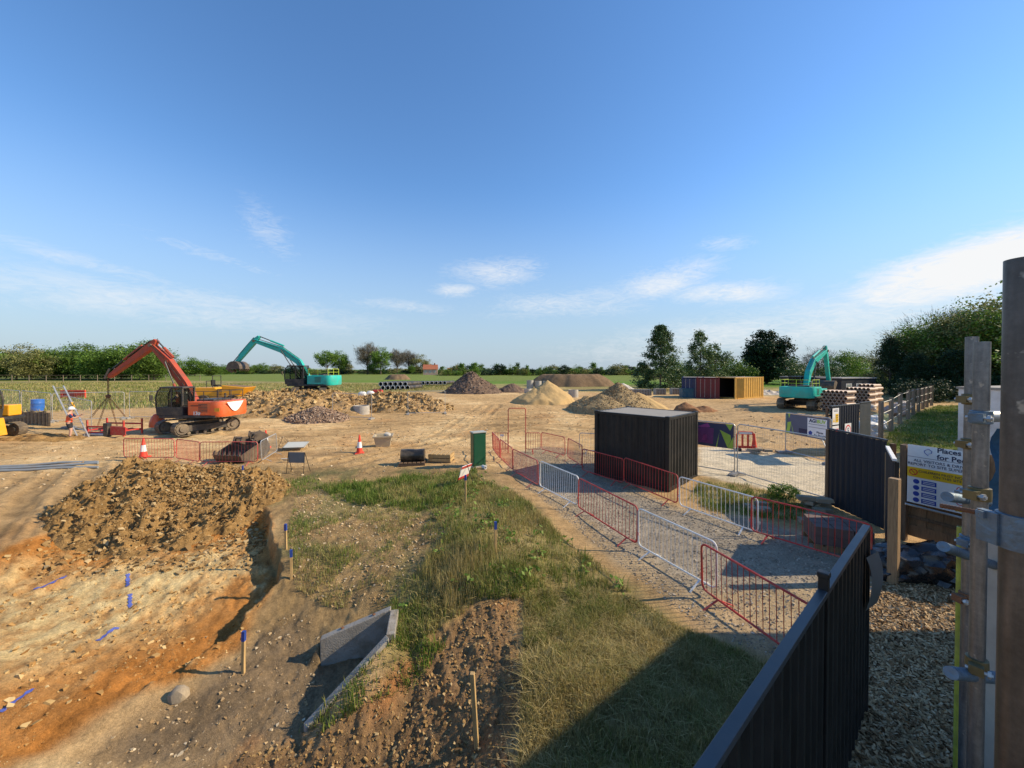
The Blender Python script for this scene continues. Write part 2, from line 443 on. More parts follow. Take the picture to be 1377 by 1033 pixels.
# ------------------------------------------------------------------ mesh helpers
class MB:
    def __init__(self): self.v, self.f = [], []
    def add(self, verts, faces, M=None):
        o = len(self.v)
        self.v += [tuple(M @ Vector(p)) if M else tuple(p) for p in verts]
        self.f += [tuple(i + o for i in f) for f in faces]
        return self
    def box(self, c, s, R=None, taper=1.0):
        x, y, z = s[0] / 2, s[1] / 2, s[2] / 2; t = taper
        vs_ = [(-x, -y, -z), (x, -y, -z), (x, y, -z), (-x, y, -z), (-x * t, -y * t, z), (x * t, -y * t, z), (x * t, y * t, z), (-x * t, y * t, z)]
        fs = [(0, 3, 2, 1), (4, 5, 6, 7), (0, 1, 5, 4), (1, 2, 6, 5), (2, 3, 7, 6), (3, 0, 4, 7)]
        M = Matrix.Translation(c) @ (R.to_4x4() if R else Matrix())
        return self.add(vs_, fs, M)
    def bar(self, p0, p1, w, h, up=(0, 0, 1)):
        """rectangular bar between two points"""
        p0, p1 = Vector(p0), Vector(p1); d = (p1 - p0); l = d.length; d = d / l
        u = Vector(up)
        if abs(d.dot(u)) > .98: u = Vector((1, 0, 0))
        s = d.cross(u).normalized(); t = s.cross(d)
        R = Matrix((d, s, t)).transposed()
        return self.box((p0 + p1) / 2, (l, w, h), R)
    def tube(self, pts, r, n=8, closed=False, caps=True, r1=None):
        pts = [Vector(p) for p in pts]; m = len(pts)
        rings = []; prev = None
        for i, p in enumerate(pts):
            a = pts[i - 1] if (i > 0 or closed) else p
            b = pts[(i + 1) % m] if (i < m - 1 or closed) else p
            d = (b - a).normalized()
            if prev is None:
                u = Vector((0, 0, 1)) if abs(d.z) < .9 else Vector((1, 0, 0))
                s = d.cross(u).normalized()
            else:
                s = (prev - d * prev.dot(d)).normalized()
            prev = s; t = d.cross(s)
            k = i / max(1, m - 1)
            rad = r if r1 is None else r + (r1 - r) * k
            rings.append([p + s * (math.cos(2 * math.pi * j / n) * rad) + t * (math.sin(2 * math.pi * j / n) * rad) for j in range(n)])
        vs_, fs = [], []
        for rg in rings: vs_ += rg
        for i in range(m if closed else m - 1):
            a, b = i * n, ((i + 1) % m) * n
            for j in range(n):
                fs.append((a + j, a + (j + 1) % n, b + (j + 1) % n, b + j))
        if caps and not closed:
            fs.append(tuple(range(n - 1, -1, -1))); fs.append(tuple((m - 1) * n + j for j in range(n)))
        return self.add(vs_, fs)
    def cyl(self, p0, p1, r, n=12, r1=None): return self.tube([p0, p1], r, n, r1=r1)
    def prism(self, prof, y0, y1, M=None):
        """profile in XZ pulled along Y"""
        n = len(prof)
        a = sum(prof[i][0] * prof[(i + 1) % n][1] - prof[(i + 1) % n][0] * prof[i][1] for i in range(n))
        if a < 0: prof = prof[::-1]
        vs_ = [(p[0], y0, p[1]) for p in prof] + [(p[0], y1, p[1]) for p in prof]
        fs = [tuple(range(n)), tuple(range(2 * n - 1, n - 1, -1))] + [((i + 1) % n, i, n + i, n + (i + 1) % n) for i in range(n)]
        return self.add(vs_, fs, M)
    def lathe(self, prof, n=20, c=(0, 0, 0), closed=False):
        """profile of (radius, z)"""
        c = Vector(c); vs_, fs = [], []; m = len(prof)
        for (r, z) in prof:
            vs_ += [c + Vector((r * math.cos(2 * math.pi * j / n), r * math.sin(2 * math.pi * j / n), z)) for j in range(n)]
        for i in range(m if closed else m - 1):
            a, b = i * n, ((i + 1) % m) * n
            for j in range(n): fs.append((a + j, a + (j + 1) % n, b + (j + 1) % n, b + j))
        if not closed:
            if prof[0][0] > 1e-4: fs.append(tuple(range(n - 1, -1, -1)))
            if prof[-1][0] > 1e-4: fs.append(tuple((m - 1) * n + j for j in range(n)))
        return self.add(vs_, fs)
    def mesh(self, name, material, smooth=35):
        me = bpy.data.meshes.new(name)
        me.from_pydata([tuple(p) for p in self.v], [], self.f)
        me.materials.append(material)
        if smooth:
            me.polygons.foreach_set('use_smooth', [True] * len(me.polygons))
            me.set_sharp_from_angle(angle=math.radians(smooth))
        me.update()
        return me
    def build(self, name, material, parent=None, smooth=35, bevel=0):
        o = bpy.data.objects.new(name, self.mesh(name, material, smooth)); COL.objects.link(o)
        if parent: o.parent = parent
        if bevel:
            b = o.modifiers.new('bevel', 'BEVEL'); b.width = bevel; b.segments = 2; b.limit_method = 'ANGLE'; b.angle_limit = math.radians(40)
        return o

def link(name, me, parent=None, loc=None, rot=None, scale=None):
    o = bpy.data.objects.new(name, me); COL.objects.link(o)
    if parent: o.parent = parent
    if loc is not None: o.location = loc
    if rot is not None: o.rotation_euler = rot
    if scale is not None: o.scale = scale
    return o

def tag(o, label, cat=None, group=None, kind=None):
    if label: o['label'] = label
    if cat: o['category'] = cat
    if group: o['group'] = group
    if kind: o['kind'] = kind
    return o

def thing(name, label, cat, loc=(0, 0, 0), rz=0.0, group=None, scale=None):
    o = bpy.data.objects.new(name, None); COL.objects.link(o)
    o.empty_display_size = .2
    o.location = loc; o.rotation_euler = (0, 0, rz)
    if scale: o.scale = (scale, scale, scale)
    return tag(o, label, cat, group)

def copy_tree(o, parent=None):
    c = o.copy(); COL.objects.link(c)
    if parent is not None: c.parent = parent
    for ch in [q for q in bpy.data.objects if q.parent == o]:
        copy_tree(ch, c)
    return c

def text_mesh(s, size, material, name='lettering', align='CENTER', extrude=.002, bold=0.0):
    cu = bpy.data.curves.new(name, 'FONT'); cu.body = s; cu.size = size; cu.align_x = align; cu.align_y = 'CENTER'; cu.extrude = extrude; cu.offset = bold
    cu.resolution_u = 3
    o = bpy.data.objects.new(name, cu); COL.objects.link(o)
    dg = bpy.context.evaluated_depsgraph_get()
    me = bpy.data.meshes.new_from_object(o.evaluated_get(dg))
    bpy.data.objects.remove(o); bpy.data.curves.remove(cu)
    me.name = name; me.materials.clear(); me.materials.append(material)
    return me

def np_mesh(name, verts, faces_q=None, faces_t=None, material=None, smooth=False, attrs=None):
    """big mesh straight from arrays"""
    me = bpy.data.meshes.new(name)
    verts = np.asarray(verts, np.float32)
    me.vertices.add(len(verts)); me.vertices.foreach_set('co', verts.ravel())
    nq = 0 if faces_q is None else len(faces_q); nt_ = 0 if faces_t is None else len(faces_t)
    me.loops.add(nq * 4 + nt_ * 3); me.polygons.add(nq + nt_)
    loops, starts = [], []
    if nq: loops.append(np.asarray(faces_q, np.int32).ravel()); starts.append(np.arange(nq, dtype=np.int32) * 4)
    if nt_: loops.append(np.asarray(faces_t, np.int32).ravel()); starts.append(nq * 4 + np.arange(nt_, dtype=np.int32) * 3)
    me.loops.foreach_set('vertex_index', np.concatenate(loops))
    me.polygons.foreach_set('loop_start', np.concatenate(starts))
    me.polygons.foreach_set('use_smooth', np.full(nq + nt_, bool(smooth)))
    if material: me.materials.append(material)
    for k, a in (attrs or {}).items():
        a = np.asarray(a, np.float32)
        if a.ndim == 2:
            at_ = me.attributes.new(k, 'FLOAT_COLOR', 'POINT')
            at_.data.foreach_set('color', np.c_[a, np.ones(len(a), np.float32)].astype(np.float32).ravel())
        else:
            at_ = me.attributes.new(k, 'FLOAT', 'POINT'); at_.data.foreach_set('value', a)
    me.update(calc_edges=True)
    return me

def put(name, me, label, cat=None, kind=None, group=None):
    o = bpy.data.objects.new(name, me); COL.objects.link(o)
    return tag(o, label, cat, group, kind)

# ------------------------------------------------------------------ the ground sheet
def W(pts):
    return [tuple(G(a, b)[:2]) for (a, b) in pts]

SAND = np.array((.50, .325, .15)); SAND2 = np.array((.60, .44, .23)); CLAY = np.array((.45, .185, .042)); CREAM = np.array((.64, .48, .23))
MUD = np.array((.195, .138, .08)); SOIL = np.array((.24, .15, .068)); GRAVEL = np.array((.34, .285, .21)); ROAD = np.array((.62, .52, .36))
TURF = np.array((.27, .22, .085)); CROP = np.array((.10, .20, .022)); MEADOW = np.array((.25, .22, .085)); CHIPS = np.array((.25, .15, .07)); DRY = np.array((.36, .27, .12))

def ang(a): return math.radians(a)
_az = np.concatenate([np.linspace(-180, -60, 40, endpoint=False), np.linspace(-60, 60, 760, endpoint=False), np.linspace(60, 180, 40, endpoint=False)])
_az = np.radians(_az)
_rr = [0.25]
while _rr[-1] < 6000:
    r = _rr[-1]
    k = .05 if r < 2.5 else .0065 if r < 14 else .0078 if r < 60 else .014 if r < 250 else .05
    _rr.append(r * (1 + k))
_rr = np.array(_rr)
NA, NR = len(_az), len(_rr)
RR, AA = np.meshgrid(_rr, _az, indexing='ij')
GX, GY = (RR * np.sin(AA)).ravel(), (RR * np.cos(AA)).ravel()
GR = RR.ravel()

Z0 = H(GX, GY)
P_pit = W([(338, 660), (362, 690), (368, 745), (376, 772), (364, 800), (335, 835), (322, 870), (275, 905), (180, 935), (60, 1010), (-60, 1060), (-300, 1060), (-300, 800), (0, 745), (120, 700)])
P_cream = W([(200, 745), (300, 735), (345, 765), (300, 800), (210, 835), (120, 880), (20, 940), (-150, 1000), (-300, 900), (-60, 810), (60, 775)])
P_mud = W([(340, 850), (400, 820), (440, 850), (430, 890), (500, 880), (420, 985), (330, 1010), (230, 1060), (60, 1060), (150, 990), (250, 930), (320, 880)])
P_cut = W([(700, 800), (640, 815), (590, 860), (520, 900), (430, 980), (330, 1010), (240, 1080), (690, 1080), (705, 900)])
P_bank = W([(560, 660), (610, 645), (660, 645), (700, 670), (770, 735), (850, 790), (930, 845), (1010, 880), (1045, 895), (980, 1010), (940, 1090), (695, 1090), (703, 900), (705, 805), (640, 810), (590, 850), (540, 890), (522, 815), (545, 775), (600, 720), (590, 690)])
P_band = W([(430, 660), (520, 648), (640, 634), (650, 668), (560, 692), (440, 680)])
P_path = W([(690, 610), (730, 600), (790, 608), (830, 640), (905, 680), (1010, 700), (1090, 740), (1180, 760), (1200, 800), (1120, 830), (1060, 890), (1000, 870), (940, 840), (860, 780), (780, 715), (720, 665), (680, 630)])
P_gravel = W([(770, 618), (905, 690), (1000, 690), (1150, 740), (1160, 790), (1010, 792), (930, 800), (840, 740), (780, 690), (720, 645)])
P_road = W([(940, 602), (1000, 603), (1060, 612), (1125, 625), (1125, 680), (1040, 660), (940, 640)])
P_chips = W([(1180, 790), (1230, 780), (1320, 800), (1420, 830), (1500, 1080), (1080, 1080), (1100, 930)])
P_verge = W([(945, 645), (1000, 652), (1080, 680), (1090, 705), (1040, 700), (980, 690), (935, 668)])
P_lawn = W([(1180, 600), (1195, 580), (1230, 556), (1258, 545), (1420, 545), (1500, 640), (1300, 640)])
P_meadow = W([(-400, 514), (60, 512), (250, 512), (420, 514), (600, 517), (640, 524), (500, 530), (400, 534), (300, 545), (120, 558), (0, 562), (-400, 575)])
P_track = W([(-400, 560), (60, 552), (210, 548), (330, 545), (330, 552), (140, 566), (-400, 600)])
P_yard = W([(830, 560), (1000, 540), (1100, 535), (1170, 560), (1120, 610), (1000, 600), (900, 585)])
P_tracks = W([(-100, 640), (100, 640), (70, 700), (40, 790), (-200, 800)])

def mk(sd, w, x, y, wob=.35, sc=1.2, seed=5):
    return sstep(-w, w, sd + wob * fbm(x, y, sc, 4, seed))

near = GR < 70
nx, ny = GX[near], GY[near]
C = np.empty((len(GX), 3)); Hd = np.zeros(len(GX))
# far fields first
nf = fbm(GX, GY, .05, 4, 3)[:, None]
far_mix = sstep(70, 86, GR + 6 * nf[:, 0])[:, None]
strip = sstep(.40, .60, vnoise(GX / 260.0, GY / 70.0, 77))[:, None]
crop = CROP * (1 + .16 * nf) * (1 - .45 * strip) + np.array((.10, .085, .03)) * strip
C[:] = SAND * (1 + .10 * nf)
C = C * (1 - far_mix) + crop * far_mix
# rough grass to the left and behind
mead = sstep(-6, 3, poly_sd(GX, GY, P_meadow) + 2 * nf[:, 0])[:, None]
mead = np.maximum(mead, (sstep(56, 62, GR) * (1 - sstep(80, 95, GR)))[:, None] * .85)
mt = fbm(GX, GY, .35, 4, 9)[:, None]
C = C * (1 - mead) + (MEADOW * (1 + .3 * mt) + (DRY - MEADOW) * sstep(0, .4, mt)) * mead
tr = sstep(-1.0, 1.0, poly_sd(GX, GY, P_track) + .7 * mt[:, 0])[:, None]
C = C * (1 - tr) + SAND * 1.02 * tr
# the site
Cn = C[near]
big = fbm(nx, ny, .22, 4, 21)[:, None]; med = fbm(nx, ny, 1.1, 4, 22)[:, None]
streak = (.6 * fbm(nx * 5.2 + ny * .9 + .5 * fbm(nx, ny, 1.5, 3, 20), ny * .9 - nx * .2, 1.0, 5, 23, .62) + .55 * fbm(nx, ny, 3.2, 4, 27, .65))[:, None]        # scraped along the digging direction
streakh = fbm(nx * .22, ny * 1.8, 1.0, 4, 24)[:, None]                         # wheel lines across the haul road
site = 1 - np.maximum(mead[near], far_mix[near])
tone = SAND * (1 + .22 * big + .14 * med) + (SAND2 - SAND) * sstep(.05, .6, .6 * streakh + .8 * big + .3 * med) * .7 + (SOIL - SAND) * sstep(.2, .7, -.7 * streakh - .5 * big + .4 * med) * .5
yard = mk(poly_sd(nx, ny, P_yard), 3.0, nx, ny, 2, .3)[:, None]
tone = tone * (1 - .5 * yard) + (SAND * .6 + GRAVEL * .35) * .5 * yard
claypatch = sstep(.28, .6, fbm(nx, ny, .33, 3, 29))[:, None]
tone = tone * (1 - .35 * claypatch) + np.array((.44, .22, .08)) * .35 * claypatch
# wheel and track ruts across the yard
def polyline_d(x, y, pts):
    d2 = np.full(x.shape, 1e9)
    for i in range(len(pts) - 1):
        ax_, ay_ = pts[i]; ex, ey = pts[i + 1][0] - ax_, pts[i + 1][1] - ay_
        t = np.clip(((x - ax_) * ex + (y - ay_) * ey) / (ex * ex + ey * ey + 1e-9), 0, 1)
        d2 = np.minimum(d2, (x - ax_ - t * ex) ** 2 + (y - ay_ - t * ey) ** 2)
    return np.sqrt(d2)
rut = np.zeros(len(nx)); berm = np.zeros(len(nx))
for pl_ in ([(-40, 622), (150, 606), (380, 600), (560, 590), (700, 572), (800, 580)], [(330, 580), (480, 572), (620, 566), (760, 572), (900, 578), (1000, 590)], [(380, 640), (500, 612), (600, 590), (640, 560), (660, 545)],
            [(-60, 606), (200, 590), (420, 582), (600, 574), (720, 560)], [(880, 592), (960, 575), (1040, 565), (1120, 558)], [(560, 600), (660, 575), (740, 562), (900, 560), (1000, 552)], [(40, 780), (60, 720), (90, 670), (120, 630)], [(-30, 770), (10, 710), (45, 665), (90, 628)]):
    dd_ = polyline_d(nx, ny, W(pl_)) + .12 * fbm(nx, ny, .7, 3, 55)
    for off_ in (.0, 1.0):
        q_ = np.abs(dd_ - off_)
        rut = np.maximum(rut, 1 - sstep(.12, .30, q_)); berm = np.maximum(berm, (1 - sstep(.0, .16, np.abs(q_ - .36))))
rut *= sstep(-.5, .1, fbm(nx, ny, .4, 3, 56)); berm *= sstep(-.4, .3, fbm(nx, ny, .5, 3, 57))
tone = tone * (1 - .26 * rut[:, None])
Cn = Cn * (1 - site) + tone * site
def lay(mask, col):
    global Cn
    m_ = mask[:, None] if mask.ndim == 1 else mask
    Cn = Cn * (1 - m_) + col * m_
sd_bank = poly_sd(nx, ny, P_bank)
m_bank = mk(sd_bank, .35, nx, ny, .5)
# slope between the works and the bank: brown, stony, patchy
m_slope = mk(poly_sd(nx, ny, W([(320, 625), (640, 628), (700, 690), (600, 850), (430, 880), (300, 930), (360, 780), (360, 690)])), .7, nx, ny, .6)
lay(m_slope, np.array((.34, .225, .10)) * (1 + .28 * med + .25 * big) + (np.array((.20, .17, .07)) - np.array((.34, .225, .10))) * sstep(.0, .5, fbm(nx, ny, .9, 4, 75))[:, None] * .8)
m_pit = mk(poly_sd(nx, ny, P_pit), .16, nx, ny, .15, 2.0)
claycol = CLAY * (1 + .30 * streak + .2 * med)
brown = sstep(.0, .5, fbm(nx * 1.7, ny * .5, .8, 4, 61) + .25 * streak[:, 0])[:, None]
claycol = claycol * (1 - .55 * brown) + np.array((.36, .215, .085)) * .55 * brown
lay(m_pit, claycol)
m_cream = mk(poly_sd(nx, ny, P_cream), .9, nx, ny, .9, .7, 66)
lay(m_cream * m_pit * (.35 + .65 * sstep(-.45, .25, streak[:, 0])), CREAM * (1 + .22 * streak))
thin = sstep(.28, .62, streak[:, 0]) * m_pit * (1 - m_cream) * .75
lay(thin, CREAM * .95)
m_mud = mk(poly_sd(nx, ny, P_mud), .35, nx, ny, .4, 1.1, 71)
lay(m_mud * .93, MUD * (1 + .25 * med + .1 * streak))
m_cut = mk(poly_sd(nx, ny, P_cut), .22, nx, ny, .3, 1.4, 72)
lay(m_cut, np.array((.255, .155, .075)) * (1 + .28 * med) + (np.array((.40, .17, .05)) - SOIL) * sstep(.1, .5, fbm(nx, ny, .9, 4, 73))[:, None] * .75)
m_bank = np.maximum(m_bank, .9 * mk(poly_sd(nx, ny, P_band), .35, nx, ny, .5))
lay(m_bank * (1 - m_cut), TURF * (1 + .3 * med) + (DRY - TURF) * sstep(-.25, .35, fbm(nx, ny, .8, 4, 81))[:, None] * .8)
m_path = mk(poly_sd(nx, ny, P_path), .25, nx, ny, .35, 1.2, 82)
lay(m_path, np.array((.42, .31, .18)) * (1 + .2 * med))
m_grav = mk(poly_sd(nx, ny, P_gravel), .3, nx, ny, .4, 1.0, 83)
lay(m_grav, GRAVEL * (1 + .18 * med))
m_road = mk(poly_sd(nx, ny, P_road), .25, nx, ny, .2, 1.2, 84)
lay(m_road, ROAD * (1 + .08 * med + .08 * streakh))
m_verge = mk(poly_sd(nx, ny, P_verge), .4, nx, ny, .5, 1.2, 85)
lay(m_verge * .8, TURF * 1.1 * (1 + .3 * med))
m_chips = mk(poly_sd(nx, ny, P_chips), .3, nx, ny, .3, 1.2, 86)
lay(m_chips, CHIPS * (1 + .15 * med))
m_lawn = mk(poly_sd(nx, ny, P_lawn), .8, nx, ny, .8, .6, 87)
lay(m_lawn, np.array((.13, .155, .04)) * (1 + .3 * med))
C[near] = np.clip(Cn, .01, .8)
# relief: clods, ruts, scrape marks
rough = np.zeros(len(nx))
clod = ridged(nx, ny, 2.6, 3, 91) - .55; clod2 = ridged(nx, ny, 6.5, 3, 94) - .55; clod3 = ridged(nx, ny, 13.0, 2, 95) - .55; fine = fbm(nx, ny, 7.0, 3, 92); coarse = fbm(nx, ny, .8, 3, 93)
ny_fade = 1 - sstep(30, 60, np.hypot(nx, ny))
rough += .035 * coarse * site[:, 0] + .012 * fine
rough += m_pit * (.04 * streak[:, 0] + .10 * np.maximum(clod, 0) * sstep(-.2, .4, med[:, 0]) + .03 * fine + .05 * np.maximum(clod2, 0) + .035 * np.maximum(clod3, 0) * sstep(0, .4, big[:, 0] + med[:, 0]))
rough += m_mud * (.02 * fine + .03 * coarse + .03 * np.maximum(clod3, 0))
rough += m_cut * (.045 * clod2 + .03 * clod * sstep(-.5, .3, med[:, 0]) + .035 * fine + .04 * np.maximum(clod3, 0))
rough += m_slope * (1 - m_pit) * (.05 * clod + .02 * fine)
rough += m_bank * .05 * coarse
rough *= (1 - .8 * m_path) * (1 - .85 * m_road) * (1 - .6 * m_chips)
m_rut = mk(poly_sd(nx, ny, P_tracks), .5, nx, ny, .3)
phase = (nx * .25 + ny * 1.0) * 2 * math.pi / .34 + 2.5 * fbm(nx, ny, .5, 3, 97)
rough += m_rut * .035 * np.maximum(0, np.sin(phase)) * sstep(-.3, .3, fbm(nx, ny, .9, 2, 98))
lines = np.sin(ny * 2.6 + 3.0 * fbm(nx, ny, .12, 3, 99))
rough += site[:, 0] * (1 - m_slope) * (1 - m_pit) * .05 * sstep(.55, 1, lines) * sstep(13, 17, np.hypot(nx, ny)) * (1 - m_path)
rough += site[:, 0] * (1 - m_slope) * (1 - m_path) * (1 - m_road) * (-.055 * rut + .045 * berm)
GZ = Z0.copy()
GZ[near] += rough * (1 - sstep(45, 70, GR[near])) * sstep(.3, 2.5, GR[near])
GZ += .35 * fbm(GX, GY, .03, 3, 12) * sstep(70, 160, GR) * (1 - sstep(500, 900, GR))
ii = np.arange(NR - 1)[:, None] * NA + np.arange(NA)[None]
jn = np.roll(np.arange(NA), -1)[None]
i2 = np.arange(NR - 1)[:, None] * NA + jn
quads = np.stack([ii, ii + NA, i2 + NA, i2], -1).reshape(-1, 4)
cap_z = GZ[:NA].mean()
vv = np.c_[GX, GY, GZ]
M_GROUND = soil_mat('site_ground', s1=2.6, s2=24.0, bump=1.0, var=.5)
ground_me = np_mesh('ground', vv, quads[:, ::-1], None, M_GROUND, True, {'Col': C})
ground = put('ground', ground_me, 'sandy churned earth of the building site running out to fields', kind='structure')

def Hg(x, y):
    """built ground height near a point: polar lookup in the sheet"""
    r = math.hypot(x, y); a = math.atan2(x, y)
    i = min(max(int(np.searchsorted(_rr, r)) - 1, 0), NR - 2); j = int(np.searchsorted(_az, a)) - 1
    j1 = (j + 1) % NA
    fr = (r - _rr[i]) / (_rr[i + 1] - _rr[i])
    da = (_az[j1] - _az[j]) % (2 * math.pi); fa = ((a - _az[j]) % (2 * math.pi)) / da
    g = lambda p, q: GZ[p * NA + q]
    return float((g(i, j) * (1 - fr) + g(i + 1, j) * fr) * (1 - fa) + (g(i, j1) * (1 - fr) + g(i + 1, j1) * fr) * fa)

def Hgv(x, y):
    x = np.asarray(x, float); y = np.asarray(y, float)
    r = np.hypot(x, y); a = np.arctan2(x, y)
    i = np.clip(np.searchsorted(_rr, r) - 1, 0, NR - 2); j = np.clip(np.searchsorted(_az, a) - 1, 0, NA - 2)
    fr = np.clip((r - _rr[i]) / (_rr[i + 1] - _rr[i]), 0, 1); fa = np.clip((a - _az[j]) / (_az[j + 1] - _az[j]), 0, 1)
    z = GZ.reshape(NR, NA)
    return (z[i, j] * (1 - fr) + z[i + 1, j] * fr) * (1 - fa) + (z[i, j + 1] * (1 - fr) + z[i + 1, j + 1] * fr) * fa

def gp(px, py, dz=0.0):
    p = G(px, py)
    return Vector((p.x, p.y, Hg(p.x, p.y) + dz))
# ------------------------------------------------------------------ shared materials
M_RED = mat('red_paint', (.52, .035, .03), .5, .2, 6, dirt=(.30, .17, .11), dirt_amt=.75, dirt_scale=3)
M_REDGALV = mat('faded_red_paint', (.56, .07, .055), .5, .2, 5, dirt=(.42, .28, .2), dirt_amt=.7, dirt_scale=3)
M_GALV = mat('galvanised_steel', (.50, .50, .48), .42, .18, 9, metal=.55, dirt=(.3, .26, .2), dirt_amt=.4)
M_WHITEP = mat('white_paint', (.78, .77, .73), .5, .08, 5, dirt=(.42, .34, .24), dirt_amt=.45)
M_BLACKP = mat('black_steel', (.011, .0115, .012), .45, .3, 3, dirt=(.04, .036, .032), dirt_amt=.6, dirt_scale=1.4, spec=.35)
M_HOARD = mat('hoarding_anthracite', (.02, .025, .034), .5, .2, 2.5, dirt=(.04, .038, .036), dirt_amt=.4, spec=.25)
M_HOARDCAP = mat('hoarding_cap', (.055, .065, .075), .45, .2, 6, metal=.2, dirt=(.1, .09, .08), dirt_amt=.5)
M_RUST = mat('rusty_steel', (.17, .075, .035), .8, .35, 12, bump=.5)
M_RUBBER = mat('black_rubber', (.02, .02, .02), .75, .2, 5, dirt=DUST, dirt_amt=.5)
M_CONC = mat('concrete', (.42, .39, .34), .85, .16, 5, bump=.35, dirt=(.25, .21, .16), dirt_amt=.5)
M_CONCD = mat('weathered_concrete', (.30, .285, .26), .88, .18, 4, bump=.4, dirt=(.16, .14, .10), dirt_amt=.6)
M_TIMBER = wood('timber_posts', (.30, .19, .095))
M_FENCEB = wood('fence_board_brown', (.27, .155, .075))
M_TIMBERD = wood('dark_fence_timber', (.16, .10, .055))
M_STAKE = wood('stake_pine', (.50, .33, .14))
M_BLUE = mat('blue_marker_paint', (.02, .055, .27), .55, .15, 10)
M_ORANGEP = mat('cone_orange', (.75, .055, .025), .45, .1, 8, dirt=(.3, .12, .07), dirt_amt=.4)
M_SLEEVE = mat('cone_sleeve_white', (.80, .79, .76), .4, .05, 8, dirt=(.5, .42, .32), dirt_amt=.3)

def pt(v, z): return Vector((v[0], v[1], z))

# ------------------------------------------------------------------ crowd barriers
def rounded_rect(x0, x1, z0, z1, r, n=5):
    pts = []
    for (cx, cz, a0) in ((x1 - r, z1 - r, 0), (x0 + r, z1 - r, 90), (x0 + r, z0 + r, 180), (x1 - r, z0 + r, 270)):
        for k in range(n + 1):
            a = math.radians(a0 + 90 * k / n)
            pts.append((cx + r * math.cos(a), 0, cz + r * math.sin(a)))
    return pts

_bcache = {}
def barrier_meshes(L, m):
    k = (round(L, 2), m.name)
    if k not in _bcache:
        fr = MB().tube(rounded_rect(-L / 2, L / 2, .15, 1.0, .11), .0185, 8, closed=True)
        for s in (-1, 1):
            fr.tube([(s * (L / 2 + .0), 0, .42), (s * (L / 2 + .045), 0, .42), (s * (L / 2 + .045), 0, .36)], .007, 5)
        bar = MB().cyl((0, 0, .155), (0, 0, .995), .0062, 5)
        ft = MB().bar((0, 0, .15), (0, .30, .0), .035, .012).bar((0, 0, .15), (0, -.30, 0), .035, .012)
        _bcache[k] = (fr.mesh('frame', m), bar.mesh('bar', m), ft.mesh('foot', m))
    return _bcache[k]

def barrier(name, a, b, m, label, group, nb=17, tilt=0.0):
    a, b = Vector((a[0], a[1], 0)), Vector((b[0], b[1], 0))
    d = b - a; L = round(d.length, 1); c = (a + b) / 2
    z0, z1 = Hg(a.x, a.y), Hg(b.x, b.y)
    t = thing(name, label, 'barrier', (c.x, c.y, (z0 + z1) / 2), math.atan2(d.y, d.x), group)
    rj = random.Random(int(a.x * 1000) + int(b.y * 77)); t.rotation_euler = (tilt + rj.uniform(-.05, .05), -math.atan2(z1 - z0, d.length) + rj.uniform(-.012, .012), math.atan2(d.y, d.x))
    fr, br, ft = barrier_meshes(L, m)
    link('frame', fr, t)
    for i in range(nb):
        link('bar', br, t, loc=(-L / 2 + L * (i + 1) / (nb + 1), 0, 0))
    for s in (-1, 1): link('foot', ft, t, loc=(s * (L / 2 - .36), 0, 0), rot=(0, 0, s * .12))
    return t

def top_pt(px, py, h=1.0):
    return plane_pt(px, py, h)

GB_L, GB_R = 'barriers on the grass side of the footpath', 'barriers on the container side of the footpath'
lb = [((663, 581.3), (672.5, 592.2), M_REDGALV, 'short red barrier meeting the pedestrian gate beside the green cabinet'),
      ((673.2, 592), (689.5, 604.5), M_REDGALV, 'second red barrier from the gate on the grass side of the footpath'),
      ((689.8, 605), (724, 620), M_REDGALV, 'red barrier just before the first white one on the grass side of the footpath'),
      ((726, 620.5), (776.3, 640.3), M_WHITEP, 'white barrier in front of the black container shadow'),
      ((778, 642), (855.5, 681), M_RED, 'red barrier between two white ones along the grass verge'),
      ((859, 682), (963.8, 730), M_WHITEP, 'nearest white barrier, along the gravel between two red ones'),
      ((945.5, 729), (1110, 821), M_RED, 'nearest red barrier, running behind the black fence')]
for (a, b, m, lab) in lb:
    barrier('crowd_barrier', top_pt(*a), top_pt(*b), m, lab, GB_L, nb=18)
rb = [((728.2, 581.3), (760.4, 588), M_REDGALV, 'red barrier right beside the tall gate arch on the container side'),
      ((762.8, 588.8), (782.3, 598.6), M_REDGALV, 'red barrier leading from the gate towards the container'),
      ((783.3, 599), (838, 612), M_RED, 'red barrier along the left part of the black container'),
      ((839.5, 614.5), (911, 638), M_RED, 'red barrier in front of the near corner of the black container'),
      ((915, 640.5), (1019, 669), M_WHITEP, 'white barrier beside the grassy verge right of the container'),
      ((1009, 667.5), (1174, 706), M_RED, 'red barrier in the shade in front of the black hoarding')]
for (a, b, m, lab) in rb:
    k_ = .965 if a[0] == 783.3 else 1.0
    barrier('crowd_barrier', Vector(top_pt(*a)) * k_, Vector(top_pt(*b)) * k_, m, lab, GB_R, nb=18)
barrier('crowd_barrier', top_pt(779, 582), (5.4, 18.6), M_GALV, 'grey steel barrier partly hidden behind the black container', GB_R, nb=14)
GB_D = 'barriers round the digger buckets'
barrier('crowd_barrier', top_pt(166, 590), top_pt(235, 590.6), M_REDGALV, 'red barrier with a traffic cone behind it, left of the buckets', GB_D)
barrier('crowd_barrier', top_pt(236, 591), top_pt(268, 594.2), M_REDGALV, 'red barrier set back between two others near the orange excavator', GB_D)
barrier('crowd_barrier', top_pt(269, 594.6), top_pt(346, 594.6), M_REDGALV, 'red barrier in front of the digger buckets', GB_D)
barrier('crowd_barrier', top_pt(351.5, 593.5), top_pt(372.7, 583), M_GALV, 'grey mesh barrier standing at the right end of the buckets', GB_D, nb=12)

